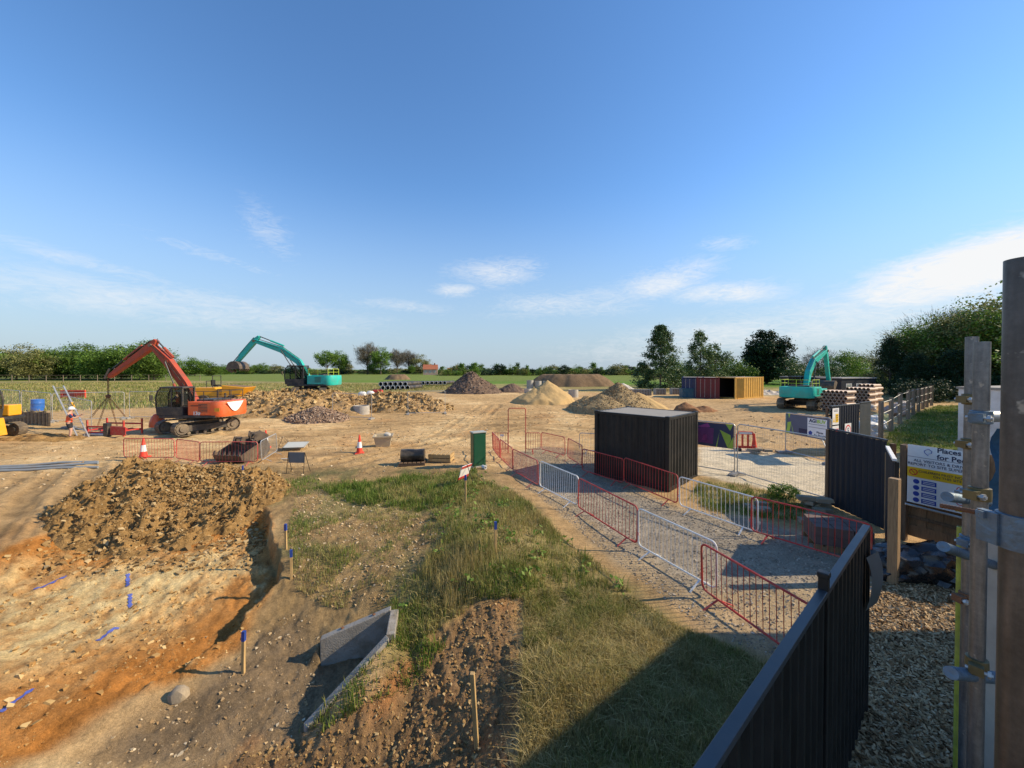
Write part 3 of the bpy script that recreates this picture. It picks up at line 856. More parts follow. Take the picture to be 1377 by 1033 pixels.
# pedestrian gate: two short railings with a tall arch between them
def gate():
    a, b = Vector((*plane_pt(683.4, 610, 0), 0)), Vector((*plane_pt(706.8, 610, 0), 0))
    c = (a + b) / 2; d = b - a; L = d.length
    t = thing('pedestrian_gate', 'tall red arch of a pedestrian gate at the head of the footpath', 'gate', (c.x, c.y, Hg(c.x, c.y)), math.atan2(d.y, d.x))
    r = .1
    pts = [(-L / 2, 0, 0), (-L / 2, 0, 2.12)] + [(-L / 2 + r - r * math.cos(k * math.pi / 8), 0, 2.12 + r * math.sin(k * math.pi / 8)) for k in range(1, 5)]
    pts += [(L / 2 - r + r * math.sin(k * math.pi / 8), 0, 2.12 + r * math.cos(k * math.pi / 8)) for k in range(0, 5)] + [(L / 2, 0, 0)]
    MB().tube(pts, .02, 8).build('arch', M_RED, t)
    for s, w in ((-1, .74), (1, .70)):
        q = MB().tube([(s * (L / 2 + p[0] * 1.0 + w / 2 + .02), 0, p[2]) for p in rounded_rect(-w / 2, w / 2, .2, 1.0, .06, 3)], .016, 6, closed=True)
        rail = q.build('side_rail_frame', M_RED, t)
        for k in range(5):
            x = s * (L / 2 + .02 + w * (k + 1) / 6)
            MB().cyl((x, 0, .2), (x, 0, 1.0), .008, 5).build('bar', M_RED, rail)
        MB().cyl((s * (L / 2 + .02), 0, .6), (s * (L / 2 + w + .02), 0, .6), .008, 5).build('cross_bar', M_RED, rail)
        MB().bar((s * (L / 2 + w / 2), 0, .2), (s * (L / 2 + w / 2), -.28, 0), .04, .012).bar((s * (L / 2 + w / 2), 0, .2), (s * (L / 2 + w / 2), .28, 0), .04, .012).build('foot', M_RED, t)
    tagp = MB().box((-L / 2 - .3, -.025, .88), (.2, .01, .09)); o = tagp.build('label_plate', M_WHITEP, t)
gate()

# ------------------------------------------------------------------ steel mesh fence panels
def mesh_mat():
    """welded wire mesh: fine square grid of thin wires with air between"""
    m, N, L, P = nmat('welded_wire')
    P.inputs['Base Color'].default_value = (.42, .42, .40, 1); P.inputs['Metallic'].default_value = .5; P.inputs['Roughness'].default_value = .45
    return m
M_WIRE = mesh_mat()
_hc = {}
def heras_meshes(L, h=2.0, pitch=.11, fine=True, m=None):
    k = (round(L, 2), h, pitch, fine, m.name if m else '')
    if k not in _hc:
        fr = MB().tube(rounded_rect(-L / 2, L / 2, .12, h, .12, 4), .020, 8, closed=True)
        for s in (-1, 1): fr.cyl((s * L / 2, 0, 0), (s * L / 2, 0, .3), .020, 8)
        wi = MB()
        n = int(L / pitch)
        for i in range(1, n):
            x = -L / 2 + L * i / n
            wi.tube([(x, 0, .13), (x, 0, h - .01)], .0022, 3, caps=False)
        nh = 8 if fine else 5
        for i in range(1, nh):
            z = .12 + (h - .12) * i / nh
            wi.tube([(-L / 2, 0, z), (L / 2, 0, z)], .0026, 3, caps=False)
        _hc[k] = (fr.mesh('frame', m or M_GALV), wi.mesh('wire_mesh', M_WIRE))
    return _hc[k]
FOOT_ME = MB().prism([(-.34, 0), (.34, 0), (.34, .09), (.25, .13), (-.25, .13), (-.34, .09)], -.11, .11).mesh('block_foot', M_CONCD)
def heras(a, b, label, group, h=2.0, feet=(True, True), pitch=.11, m=None, foot_dir=0):
    a, b = Vector((a[0], a[1], 0)), Vector((b[0], b[1], 0)); d = b - a; c = (a + b) / 2; L = d.length
    z0, z1 = Hg(a.x, a.y), Hg(b.x, b.y)
    t = thing('mesh_fence_panel', label, 'fence panel', (c.x, c.y, (z0 + z1) / 2 + .02), 0, group)
    t.rotation_euler = (0, -math.atan2(z1 - z0, L), math.atan2(d.y, d.x))
    fr, wi = heras_meshes(L, h, pitch, True, m)
    link('frame', fr, t); link('wire_mesh', wi, t)
    for s, on in zip((-1, 1), feet):
        if on: link('block_foot', FOOT_ME, t, loc=(s * L / 2, 0, -.03), rot=(0, 0, math.pi / 2))
    return t
GF = 'mesh fence panels by the gate'
f2a, f2b = (8.76, 14.9), (9.82, 12.0)
P2 = heras(f2a, f2b, 'clear mesh fence panel between the banner and the black hoarding', GF, m=M_GALV, pitch=.09)
P1 = heras((6.35, 17.15), (8.70, 14.98), 'mesh fence panel with a purple and lime banner right of the container', GF)
PG = heras((13.56, 19.0), (13.9, 16.7), 'mesh gate panel with a grey and lime banner across the haul road', GF)
dp = Vector((13.9 - 13.56, 16.7 - 19.0, 0))
MB().bar((1.1, .05, .25), (.7, .05, 1.0), .03, .03).build('brace', M_GALV, PG)
GFL = 'mesh fence panels round the trench'
heras((-31.5, 26.3), (-28.8, 28.5), 'tall mesh panel behind the worker at the trench', GFL)
heras((-28.4, 24.6), (-25.1, 22.9), 'mesh panel right beside the worker and the ladder', GFL)
heras((-34.9, 27.3), (-31.6, 26.3), 'mesh panel in front of the blue drum', GFL)
heras((-38.3, 28.4), (-35.0, 27.3), 'leftmost mesh panel, behind the yellow machine', GFL)
heras((-28.6, 28.7), (-25.2, 29.2), 'mesh panel behind the lifting chains', GFL)
heras((-9.0, 33.2), (-5.9, 33.9), 'mesh panel on the far side of the yard before the pipes', GFL)
heras((-14.5, 31.0), (-11.2, 30.6), 'lone mesh panel standing by the stony bank', GFL)

# banners: printed sheets with folds of colour, as real thin cloth on the panel
def sheet(parent, x0, x1, z0, z1, m, name, y=-.028, poly=None, t=.004):
    pr = poly or [(x0, z0), (x1, z0), (x1, z1), (x0, z1)]
    return MB().prism(pr, y - t, y).build(name, m, parent, smooth=0)
B_NAVY = mat('banner_navy', (.055, .06, .12), .55, .15, 2); B_PURP = mat('banner_purple', (.16, .045, .16), .55, .25, 3)
B_PINK = mat('banner_magenta', (.34, .07, .25), .55, .2, 3); B_LIME = mat('banner_lime', (.38, .56, .08), .55, .12, 3)
B_GREY = mat('banner_slate', (.10, .115, .17), .55, .12, 2); B_WHITE = mat('print_white', (.78, .78, .80), .5, .05, 3, dirt=(.5, .46, .4), dirt_amt=.3)
B_INK = mat('print_ink', (.02, .025, .07), .5, .1, 5); B_TEAL = mat('banner_teal', (.07, .16, .17), .55, .12, 3)
L1 = math.hypot(8.70 - 6.35, 14.98 - 17.15)
xr = L1 / 2 - .03
bn = sheet(P1, -L1 / 2 + .05, xr, 1.02, 1.97, B_NAVY, 'banner')
def shape(parent, pts, m, name, y): return MB().prism(pts, y - .002, y).build(name, m, parent, smooth=0)
for pts, m in (([(xr - 1.75, 1.15), (xr - .75, 1.12), (xr - .72, 1.75), (xr - 1.1, 1.78), (xr - 1.6, 1.6)], B_PURP), ([(xr - 1.35, 1.78), (xr - .95, 1.95), (xr - .85, 1.8), (xr - 1.1, 1.74)], B_PINK),
               ([(xr - 1.15, 1.25), (xr - .95, 1.22), (xr - .98, 1.48), (xr - 1.12, 1.46)], B_PINK), ([(xr - .5, 1.72), (xr - .12, 1.55), (xr - .1, 1.35), (xr - .22, 1.05)], B_LIME), ([(xr - .5, 1.72), (xr - .6, 1.02), (xr - .64, 1.02), (xr - .52, 1.6)], B_LIME),
               ([(xr - .30, 1.97), (xr - .03, 1.97), (xr - .14, 1.72)], B_LIME), ([(xr - .22, 1.03), (xr - .02, 1.03), (xr - .02, 1.5)], B_LIME)):
    shape(bn, pts, m, 'printed_shape', -.034)
L3 = math.hypot(13.9 - 13.56, 2.3)
bg = sheet(PG, -L3 / 2 + .04, L3 / 2 - .04, 1.0, 1.97, B_GREY, 'banner')
x0 = -L3 / 2 + .04
for pts, m in (([(x0, 1.0), (x0 + .2, 1.02), (x0 + .3, 1.6), (x0 + .1, 1.55)], B_LIME), ([(x0, 1.02), (x0 + .08, 1.3), (x0 + .1, 1.97), (x0, 1.97)], B_TEAL), ([(x0 + .28, 1.6), (x0 + .42, 1.0), (x0 + .46, 1.0)], B_LIME), ([(x0 + .12, 1.97), (x0 + .25, 1.97), (x0 + .18, 1.75)], B_LIME)):
    shape(bg, pts, m, 'printed_shape', -.034)
wx0, wx1 = .05, 1.0
pl = sheet(bg, wx0, wx1, 1.06, 1.9, B_WHITE, 'printed_panel', y=-.036)
shape(bg, [(wx0 - .45, 1.05), (wx0, 1.05), (wx0, 1.35), (wx0 - .45, 1.35)], B_INK, 'printed_shape', -.034)
def lettering(parent, s, size, m, x, z, y, align='CENTER', bold=0.0, rot=(math.pi / 2, 0, 0)):
    return link('lettering', text_mesh(s, size, m, align=align, extrude=.0015, bold=bold), parent, loc=(x, y, z), rot=rot)
lettering(pl, 'AGI', .22, B_INK, wx0 + .28, 1.78, -.043, bold=.008)
lettering(pl, 'BUV', .22, B_LIME, wx0 + .68, 1.78, -.043, bold=.008)
for k in range(2): shape(pl, [(wx0 + .06, 1.62 - .14 * k), (wx1 - .06, 1.62 - .14 * k), (wx1 - .06, 1.645 - .14 * k), (wx0 + .06, 1.645 - .14 * k)], mat('print_grey', (.25, .25, .30), .6), 'printed_line', -.042)
lettering(pl, 'Places\nfor People', .13, B_INK, wx0 + .62, 1.22, -.043, bold=.003)
shape(pl, [(wx0 + .08, 1.13), (wx0 + .22, 1.13), (wx0 + .26, 1.25), (wx0 + .16, 1.33), (wx0 + .06, 1.25)], mat('logo_blue', (.03, .06, .30), .5), 'logo', -.042)

# ------------------------------------------------------------------ shipping containers
def corrugated(mb, p0, p1, z0, z1, depth=.036, pitch=.28, flip=False, n=None):
    """trapezoid-ribbed steel wall between two plan points; proud side to the left of p0->p1"""
    p0, p1 = Vector((p0[0], p0[1], 0)), Vector((p1[0], p1[1], 0)); d = p1 - p0; L = d.length; d /= L
    nrm = Vector((-d.y, d.x, 0)) * (-1 if flip else 1)
    n = n or max(2, round(L / pitch)); w = L / n
    pts = []
    for i in range(n):
        for (f, q) in ((0, 0), (.25, 0), (.5, 1), (.75, 1)):
            pts.append(p0 + d * (w * (i + f)) + nrm * (depth * q))
    pts.append(p1)
    m = len(pts); t = nrm * .004
    vs_ = [(p.x, p.y, z) for z in (z0, z1) for p in pts]
    fs = []
    for i in range(m - 1):
        f = (i, i + 1, m + i + 1, m + i)
        fs.append(f if flip else f[::-1])
    return mb.add(vs_, fs)

def container(label, group, corner, dirx, L, Wd, Hh, m, open_end=False, doors_mat=None, frame_mat=None, roof_mat=None, ribs=.28, door_end=True, inner=None, open_doors=0):
    """corner: near ground corner; local x along dirx, y to its left"""
    a = math.atan2(dirx[1], dirx[0])
    t = thing('shipping_container', label, 'container', corner, a, group)
    fm = frame_mat or m
    q = .14
    fr = MB()
    for (x, y) in ((q / 2, q / 2), (L - q / 2, q / 2), (q / 2, Wd - q / 2), (L - q / 2, Wd - q / 2)):
        fr.box((x, y, Hh / 2), (q, q, Hh))
    for y in (q / 2, Wd - q / 2):
        fr.box((L / 2, y, .08), (L - 2 * q, q * .9, .16)); fr.box((L / 2, y, Hh - .06), (L - 2 * q, q * .8, .10))
    for x in (q / 2, L - q / 2):
        fr.box((x, Wd / 2, .08), (q * .9, Wd - 2 * q, .16)); fr.box((x, Wd / 2, Hh - .06), (q * .8, Wd - 2 * q, .10))
    fr.build('frame', fm, t, smooth=0, bevel=.008)
    cast = MB()
    for (x, y) in ((.09, .08), (L - .09, .08), (.09, Wd - .08), (L - .09, Wd - .08)):
        for z in (.06, Hh - .045):
            cast.box((x, y, z), (.19, .17, .125))
    cast.build('corner_casting', fm, t, smooth=0, bevel=.012)
    def wall(p0, p1): return corrugated(MB(), p0, p1, .14, Hh - .1, flip=True, pitch=ribs, depth=.036 if ribs < .3 else .055)
    wall((q, .055), (L - q, .055)).build('side_wall', m, t, smooth=0)
    wall((L - q, Wd - .055), (q, Wd - .055)).build('side_wall', m, t, smooth=0)
    wall((L - .055, q), (L - .055, Wd - q)).build('end_wall', m, t, smooth=0)
    # end at x = 0 carries the doors
    if open_doors is None:
        wall((.055, Wd - q), (.055, q)).build('end_wall', m, t, smooth=0)
    elif open_doors == 0:
        for k, (y0, y1) in enumerate(((q, Wd / 2 - .01), (Wd / 2 + .01, Wd - q))):
            dm = MB().box((.07, (y0 + y1) / 2, Hh / 2), (.05, y1 - y0, Hh - .32))
            for j in range(5): dm.box((.04, (y0 + y1) / 2, .45 + j * (Hh - .8) / 4), (.03, (y1 - y0) * .86, .14))
            d = dm.build('door', doors_mat or m, t, smooth=0)
            for fy in (.3, .72):
                y = y0 + (y1 - y0) * fy
                MB().cyl((.012, y, .18), (.012, y, Hh - .18), .018, 6).build('locking_bar', M_GALV, d)
    else:
        for k, s in enumerate((-1, 1)):
            y = q if s < 0 else Wd - q
            w = Wd / 2 - q
            ang_ = -open_doors if s < 0 else open_doors
            R = Matrix.Rotation(ang_, 4, 'Z')
            dm = MB()
            M_ = Matrix.Translation((.05, y, 0)) @ R
            for (c, sz) in [((0, -s * w / 2, Hh / 2), (.05, w, Hh - .32))] + [((-.04, -s * w / 2, .45 + j * (Hh - .8) / 4), (.03, w * .86, .14)) for j in range(5)]:
                b_ = MB().box(c, sz); dm.add(b_.v, b_.f, M_)
            d = dm.build('door', doors_mat or m, t, smooth=0)
            lb_ = MB()
            for fy in (.3, .72):
                c_ = MB().cyl((-.06, -s * w * fy, .18), (-.06, -s * w * fy, Hh - .18), .018, 6); lb_.add(c_.v, c_.f, M_)
            lb_.build('locking_bar', M_GALV, d)
        MB().box((L / 2, Wd / 2, .15), (L - .3, Wd - .3, .03)).build('floor', M_TIMBERD, t, smooth=0)
        li = MB().box((L / 2, .13, Hh / 2), (L - .3, .02, Hh - .3)).box((L / 2, Wd - .13, Hh / 2), (L - .3, .02, Hh - .3)).box((L - .14, Wd / 2, Hh / 2), (.02, Wd - .3, Hh - .3)).box((L / 2, Wd / 2, Hh - .14), (L - .3, Wd - .3, .02))
        li.build('interior_shade', mat('interior_shade', (.02, .017, .015), .9), t, smooth=0)  # near-black panels paint the shade inside the open container
    rm = MB(); n = int((L - .3) / .22)
    vs_, fs = [], []
    for i in range(n * 2 + 1):
        x = .13 + (L - .26) * i / (2 * n)
        z = Hh - .03 + (.018 if i % 2 else 0)
        vs_ += [(x, .10, z), (x, Wd - .10, z)]
    for i in range(n * 2): fs.append((2 * i, 2 * i + 2, 2 * i + 3, 2 * i + 1))
    rm.add(vs_, fs).build('roof', roof_mat or m, t, smooth=0)
    return t

M_CROOF = mat('pale_container_roof', (.36, .33, .28), .8, .22, 1.6, dirt=(.16, .14, .11), dirt_amt=.6)  # pale roof tone with darker noise patches
M_CBLACK = mat('container_black_paint', (.018, .0185, .018), .45, .25, 2, dirt=(.06, .05, .04), dirt_amt=.55, dirt_scale=1.1, spec=.25)
nc = gp(899.5, 661.5)
dirL = Vector((-2.1, 2.15, 0)).normalized()
# local x runs along the long left side, local y to its left is away from the container, so start at the right corner
dirR = Vector((-dirL.y * -1, dirL.x * -1, 0))
dirR = Vector((dirL.y, -dirL.x, 0))
rc = nc + dirR * 2.44; rc.z = nc.z - .03
container('black steel container standing beside the barriered footpath', None, nc - Vector((0, 0, .03)), dirR, 2.6, 2.99, 2.59, M_CBLACK, roof_mat=M_CROOF, ribs=.25, open_doors=None)
# ------------------------------------------------------------------ excavators
M_DARK = mat('machine_dark_grey', (.035, .035, .035), .5, .25, 3, dirt=DUST, dirt_amt=.35)
M_STEELW = mat('worn_track_steel', (.15, .12, .09), .6, .3, 8, metal=.35, bump=.3, dirt=(.36, .27, .16), dirt_amt=.8, dirt_scale=2.5)
M_CHROME = mat('ram_chrome', (.07, .07, .07), .5, .2, 5)
M_EXO = mat('excavator_orange', (.78, .125, .028), .42, .12, 2, dirt=(.42, .22, .11), dirt_amt=.6, coat=.15)
M_EXOB = mat('boom_orange_red', (.40, .062, .026), .55, .2, 2, dirt=(.18, .075, .045), dirt_amt=.8, dirt_scale=2.4)
M_TEAL = mat('excavator_teal', (.015, .46, .38), .42, .12, 2, dirt=(.12, .28, .22), dirt_amt=.6, coat=.15)
M_YEL = mat('machine_yellow', (.80, .36, .02), .42, .10, 2, dirt=(.5, .30, .1), dirt_amt=.35)
M_HIVIS_Y = mat('rail_lime', (.55, .66, .07), .5, .1, 4)
M_SEAT = mat('seat_black', (.02, .02, .02), .8, .2, 5)
M_BUCKET = mat('bucket_worn_steel', (.11, .085, .065), .55, .3, 4, metal=.3, bump=.25, dirt=(.32, .23, .14), dirt_amt=.6)
M_CWHITE = mat('decal_white', (.8, .8, .77), .45, .05, 4)

def stadium(L, r, n=10):
    pts = []
    for k in range(n + 1):
        a = math.pi / 2 + math.pi * k / n; pts.append((-L / 2 + r * math.cos(a), r + r * math.sin(a)))
    for k in range(n + 1):
        a = -math.pi / 2 + math.pi * k / n; pts.append((L / 2 + r * math.cos(a), r + r * math.sin(a)))
    return pts

def resample(pts, step):
    out = []; n = len(pts); per = 0; seg = []
    for i in range(n):
        a, b = Vector(pts[i]), Vector(pts[(i + 1) % n]); seg.append((a, b, (b - a).length)); per += seg[-1][2]
    m = round(per / step); step = per / m; pos = 0; k = 0; acc_ = 0
    for j in range(m):
        t = j * step
        while acc_ + seg[k][2] < t - 1e-9: acc_ += seg[k][2]; k += 1
        a, b, l = seg[k]; d = (b - a) / max(l, 1e-9)
        out.append((a + d * (t - acc_), d))
    return out, step

def track_part(parent, L, r, w, y, name='track'):
    mb = MB(); pr, st = resample(stadium(L, r), .17)
    for (p, d) in pr:
        u = Vector((d.x, 0, d.y)); nrm = Vector((d.y, 0, -d.x))
        R = Matrix((u, Vector((0, 1, 0)), u.cross(Vector((0, 1, 0))))).transposed()
        c = Vector((p.x, y, p.y))
        mb.box(c, (st * .93, w, .035), R)
        mb.box(c + nrm * .028, (.02, w, .035), R)
    tr = mb.build(name, M_STEELW, parent, smooth=0)
    f = MB().prism([(-L / 2, r * .55), (L / 2, r * .55), (L / 2 - .1, r * 1.45), (-L / 2 + .1, r * 1.45)], y - w * .28, y + w * .28)
    f.build('track_frame', M_DARK, tr, smooth=0)
    for sx, nm, rad in ((-1, 'sprocket', .82), (1, 'idler', .86)):
        MB().cyl((sx * L / 2, y - w * .36, r), (sx * L / 2, y + w * .36, r), r * rad, 16).build(nm, M_STEELW, tr)
        MB().cyl((sx * L / 2, y - w * .5, r), (sx * L / 2, y + w * .5, r), r * .42, 12).build('hub', M_STEELW, tr)
    ro = MB()
    for k in range(6):
        x = -L / 2 + L * (k + .8) / 6.6
        ro.cyl((x, y - w * .3, .12), (x, y + w * .3, .12), .09, 10)
    ro.build('rollers', M_STEELW, tr)
    return tr

def thick_poly(pts, th):
    """outline of a bent beam in the XZ plane"""
    L_, R_ = [], []
    n = len(pts)
    for i in range(n):
        a = Vector(pts[max(0, i - 1)]); b = Vector(pts[min(n - 1, i + 1)]); d = (b - a).normalized(); q = Vector((-d.y, d.x))
        p = Vector(pts[i]); L_.append(p + q * th[i] / 2); R_.append(p - q * th[i] / 2)
    return [tuple(p) for p in L_ + R_[::-1]]

def ram(parent, a, b, y, r=.065, split=.55):
    a, b = Vector((a[0], y, a[1])), Vector((b[0], y, b[1])); m_ = a + (b - a) * split
    c = MB().cyl(a, m_, r, 10).build('ram_barrel', M_DARK if r < .06 else parent['rm'] and M_DARK, parent)
    MB().cyl(m_, b, r * .55, 8).build('ram_rod', M_CHROME, c)

def cab(root, x0, x1, y0, y1, z0, z1, frame_m, lower=.5):
    c = MB()
    c.prism([(x0, z0), (x1 - .05, z0), (x1 + .02, z0 + lower), (x0, z0 + lower)], y0, y1)
    cb = c.build('cab_body', frame_m, root, smooth=0, bevel=.02)
    p = MB(); w = .075
    front_lo, front_hi = (x1, z0 + lower), (x1 - .28, z1 - .06)
    xm = x0 + (x1 - x0) * .42
    for y in (y0 + w / 2, y1 - w / 2):
        p.bar((x0 + w / 2, y, z0 + lower), (x0 + w / 2, y, z1 - .05), w, w, (1, 0, 0))
        p.bar((xm, y, z0 + lower), (xm, y, z1 - .05), w * .8, w, (1, 0, 0))
        p.tube([(front_lo[0], y, front_lo[1] - .05), (front_lo[0] + .02, y, (z0 + z1) / 2 + .25), (front_hi[0] + .18, y, z1 - .2), (front_hi[0], y, z1 - .05)], w * .55, 6)
    p.build('cab_pillars', frame_m, cb)
    MB().box(((x0 + x1 - .25) / 2, (y0 + y1) / 2, z1), (x1 - x0 - .2, y1 - y0, .11)).build('cab_roof', frame_m, cb, smooth=0, bevel=.035)
    for y in (y0 + .02, y1 - .02):
        g = MB().prism([(x0 + w, z0 + lower), (x1 - .02, z0 + lower), (x1 + .0, (z0 + z1) / 2 + .25), (x1 - .12, z1 - .2), (x1 - .3, z1 - .06), (x0 + w, z1 - .06)], y - .004, y + .004)
        g.build('side_glass', GLASS, cb, smooth=0)
    fg = MB().add([(x1, y0 + w, z0 + lower), (x1, y1 - w, z0 + lower), (x1 + .02, y1 - w, (z0 + z1) / 2 + .25), (x1 + .02, y0 + w, (z0 + z1) / 2 + .25), (x1 - .28, y1 - w, z1 - .06), (x1 - .28, y0 + w, z1 - .06)], [(0, 1, 2, 3), (3, 2, 4, 5)])
    fg.build('windscreen', GLASS, cb, smooth=0)
    MB().add([(x0 + .02, y0 + w, z0 + lower + .3), (x0 + .02, y1 - w, z0 + lower + .3), (x0 + .02, y1 - w, z1 - .1), (x0 + .02, y0 + w, z1 - .1)], [(0, 1, 2, 3)]).build('rear_glass', GLASS, cb, smooth=0)
    ym = (y0 + y1) / 2
    s = MB().box((xm - .12, ym, z0 + lower + .05), (.5, .5, .14)).box((xm - .36, ym, z0 + lower + .38), (.13, .48, .65)).box((xm - .38, ym, z0 + lower + .82), (.1, .28, .2))
    s.build('operator_seat', M_SEAT, cb, smooth=0, bevel=.03)
    return cb

def excavator(label, loc, head, thead, m, boom_m, boom, stick, s=1.0, gauge=2.0, TL=3.0, tr=.42, tw=.55, rail=True, rail_m=None, boom_off=0.0, bucket=None, lower=1.0, group=None, cw_decal=False, tilt=0.0, cab_side=1):
    """head: compass angle of the boom in plan; boom/stick: joints in metres ahead / above"""
    t = thing('excavator', label, 'excavator', loc, head, group)
    t.rotation_euler = (0, tilt, head)
    t['rm'] = 1
    u = bpy.data.objects.new('undercarriage', MB().box((0, 0, .55), (1.5, gauge - .3, .42)).cyl((0, 0, .7), (0, 0, 1.0), .62, 20).box((.5, 0, .45), (.5, gauge, .3)).box((-.5, 0, .45), (.5, gauge, .3)).mesh('undercarriage', M_DARK)); COL.objects.link(u)
    u.parent = t; u.rotation_euler = (0, 0, thead - head)
    for sd in (-1, 1): 
        tp = track_part(u, TL, tr, tw, sd * gauge / 2)
    zb = 1.0
    hw = 1.25 * s
    MB().prism([(-2.0 * s, zb), (1.5 * s, zb), (1.5 * s, zb + .16), (-2.0 * s, zb + .16)], -hw, hw).build('deck', M_DARK, t, smooth=0, bevel=.02)
    # engine housing and right-hand boxes
    eh = MB().box((-1.1 * s, 0, zb + .16 + .42), (1.6 * s, 2 * hw - .02, .84)).build('engine_housing', m, t, smooth=0, bevel=.05)
    for sd in (-1, 1):
        for k in range(6): MB().box((-1.25 * s, sd * (hw + .0), zb + .38 + .09 * k), (.55 * s, .03, .035)).build('louvre', M_DARK, eh, smooth=0)
    MB().box((-1.0 * s, 0, zb + 1.04), (1.1 * s, 1.5 * s, .14)).build('bonnet', M_DARK, eh, smooth=0, bevel=.03)
    MB().cyl((-1.2 * s, -.7 * s, zb + 1.05), (-1.2 * s, -.7 * s, zb + 1.42), .06, 10).build('exhaust', M_DARK, eh)
    MB().box((.55 * s, -.82 * s * cab_side, zb + .16 + .33), (1.6 * s, .8 * s, .62)).build('tank_box', m, t, smooth=0, bevel=.05)
    # counterweight with rounded corners
    r_ = .55 * s; pr = []
    for k in range(7): a = math.pi / 2 * k / 6; pr.append((-2.25 * s + r_ - r_ * math.sin(a) - .25 * s, -hw + r_ - r_ * math.cos(a)))
    prof = [(-1.75 * s, -hw)] + pr + [(p[0], -p[1]) for p in pr[::-1]] + [(-1.75 * s, hw)]
    cw = MB(); n = len(prof); zs = [(zb + .06, .94), (zb + .18, 1.0), (zb + .85, 1.0), (zb + 1.0, .96)]
    vs_, fs = [], []
    for (z, k) in zs: vs_ += [(-1.75 * s + (p[0] + 1.75 * s) * k, p[1] * (k * .5 + .5), z) for p in prof]
    for i in range(len(zs) - 1):
        for j in range(n): fs.append((i * n + j, i * n + (j + 1) % n, (i + 1) * n + (j + 1) % n, (i + 1) * n + j))
    fs.append(tuple(range(n - 1, -1, -1))); fs.append(tuple((len(zs) - 1) * n + j for j in range(n)))
    fs = [f[::-1] for f in fs]
    cwo = cw.add(vs_, fs).build('counterweight', m, t, smooth=40)
    cy0, cy1 = (.3 * s, 1.25 * s) if cab_side > 0 else (-1.25 * s, -.3 * s)
    cab(t, .0 * s, 1.68 * s, cy0, cy1, zb + .16, 2.85 * lower, M_DARK)
    # boom
    nb = len(boom)
    th = [.36 * s] + [.52 * s] * (nb - 2) + [.30 * s]
    bo = MB().prism(thick_poly(boom, th), boom_off - .19 * s, boom_off + .19 * s).build('boom', boom_m, t, smooth=0, bevel=.02)
    J = boom[-1]
    for i in range(1, nb - 1):
        MB().cyl((boom[i][0], boom_off - .21 * s, boom[i][1]), (boom[i][0], boom_off + .21 * s, boom[i][1]), .12 * s, 12).build('boss', boom_m, bo)
    for i in range(nb - 1):
        a_, b_ = Vector(boom[i]), Vector(boom[i + 1]); m_ = (a_ + b_) / 2
        MB().bar((a_.lerp(b_, .2).x, boom_off + .195 * s, a_.lerp(b_, .2).y), (a_.lerp(b_, .8).x, boom_off + .195 * s, a_.lerp(b_, .8).y), .02, .07 * s).build('stiffener', boom_m, bo, smooth=0)
        MB().tube([(a_.lerp(b_, .1).x, boom_off + .24 * s, a_.lerp(b_, .1).y + .12), (b_.x, boom_off + .24 * s, b_.y + .1)], .022, 5).build('hose', M_RUBBER, bo)
    MB().cyl((J[0], boom_off - .26 * s, J[1]), (J[0], boom_off + .26 * s, J[1]), .11 * s, 12).build('pivot_pin', M_STEELW, bo)
    sb, se = stick
    sd = (Vector(se) - Vector(sb)).normalized()
    st = MB().prism(thick_poly([sb, J, (J[0] * .5 + se[0] * .5, J[1] * .5 + se[1] * .5), se], [.20 * s, .44 * s, .34 * s, .22 * s]), boom_off - .15 * s, boom_off + .15 * s).build('stick', boom_m, t, smooth=0, bevel=.02)
    mid = boom[len(boom) // 2]
    for sg in (-1, 1):
        c_ = MB().cyl((boom[0][0] + .55, boom_off + sg * .27 * s, zb + .35), (Vector((boom[0][0] + .55, boom_off + sg * .27 * s, zb + .35)) * .45 + Vector((mid[0], boom_off + sg * .27 * s, mid[1])) * .55), .075 * s, 10).build('lift_ram', M_DARK if boom_m is not M_EXOB else M_EXOB, bo)
        MB().cyl(Vector((boom[0][0] + .55, boom_off + sg * .27 * s, zb + .35)) * .45 + Vector((mid[0], boom_off + sg * .27 * s, mid[1])) * .55, (mid[0], boom_off + sg * .27 * s, mid[1]), .042 * s, 8).build('ram_rod', M_CHROME, c_)
    tb = Vector((mid[0], mid[1])); up = Vector((-(Vector(J) - tb).normalized().y, (Vector(J) - tb).normalized().x)) * .42 * s
    if up.y < 0: up = -up
    a_ = tb + up; e_ = Vector(sb)
    m2 = a_ + (e_ - a_) * .55
    c_ = MB().cyl((a_.x, boom_off, a_.y), (m2.x, boom_off, m2.y), .085 * s, 10).build('stick_ram', boom_m, bo)
    MB().cyl((m2.x, boom_off, m2.y), (e_.x, boom_off, e_.y), .045 * s, 8).build('ram_rod', M_CHROME, c_)
    # bucket ram along the stick's outer side
    q = Vector((-sd.y, sd.x)); 
    if q.x < 0: q = -q
    b0 = Vector(sb) * .75 + Vector(se) * .25 + q * .30 * s; b1 = Vector(sb) * .12 + Vector(se) * .88 + q * .30 * s; m3 = b0 + (b1 - b0) * .6
    c_ = MB().cyl((b0.x, boom_off, b0.y), (m3.x, boom_off, m3.y), .07 * s, 10).build('bucket_ram', boom_m, st)
    MB().cyl((m3.x, boom_off, m3.y), (b1.x, boom_off, b1.y), .04 * s, 8).build('ram_rod', M_CHROME, c_)
    MB().bar((b1.x, boom_off - .17 * s, b1.y), (se[0] + sd.x * .2, boom_off - .17 * s, se[1] + sd.y * .2), .04, .12).bar((b1.x, boom_off + .17 * s, b1.y), (se[0] + sd.x * .2, boom_off + .17 * s, se[1] + sd.y * .2), .04, .12).build('link_arm', M_STEELW, st, smooth=0)
    # hoses over the boom
    hz_ = MB()
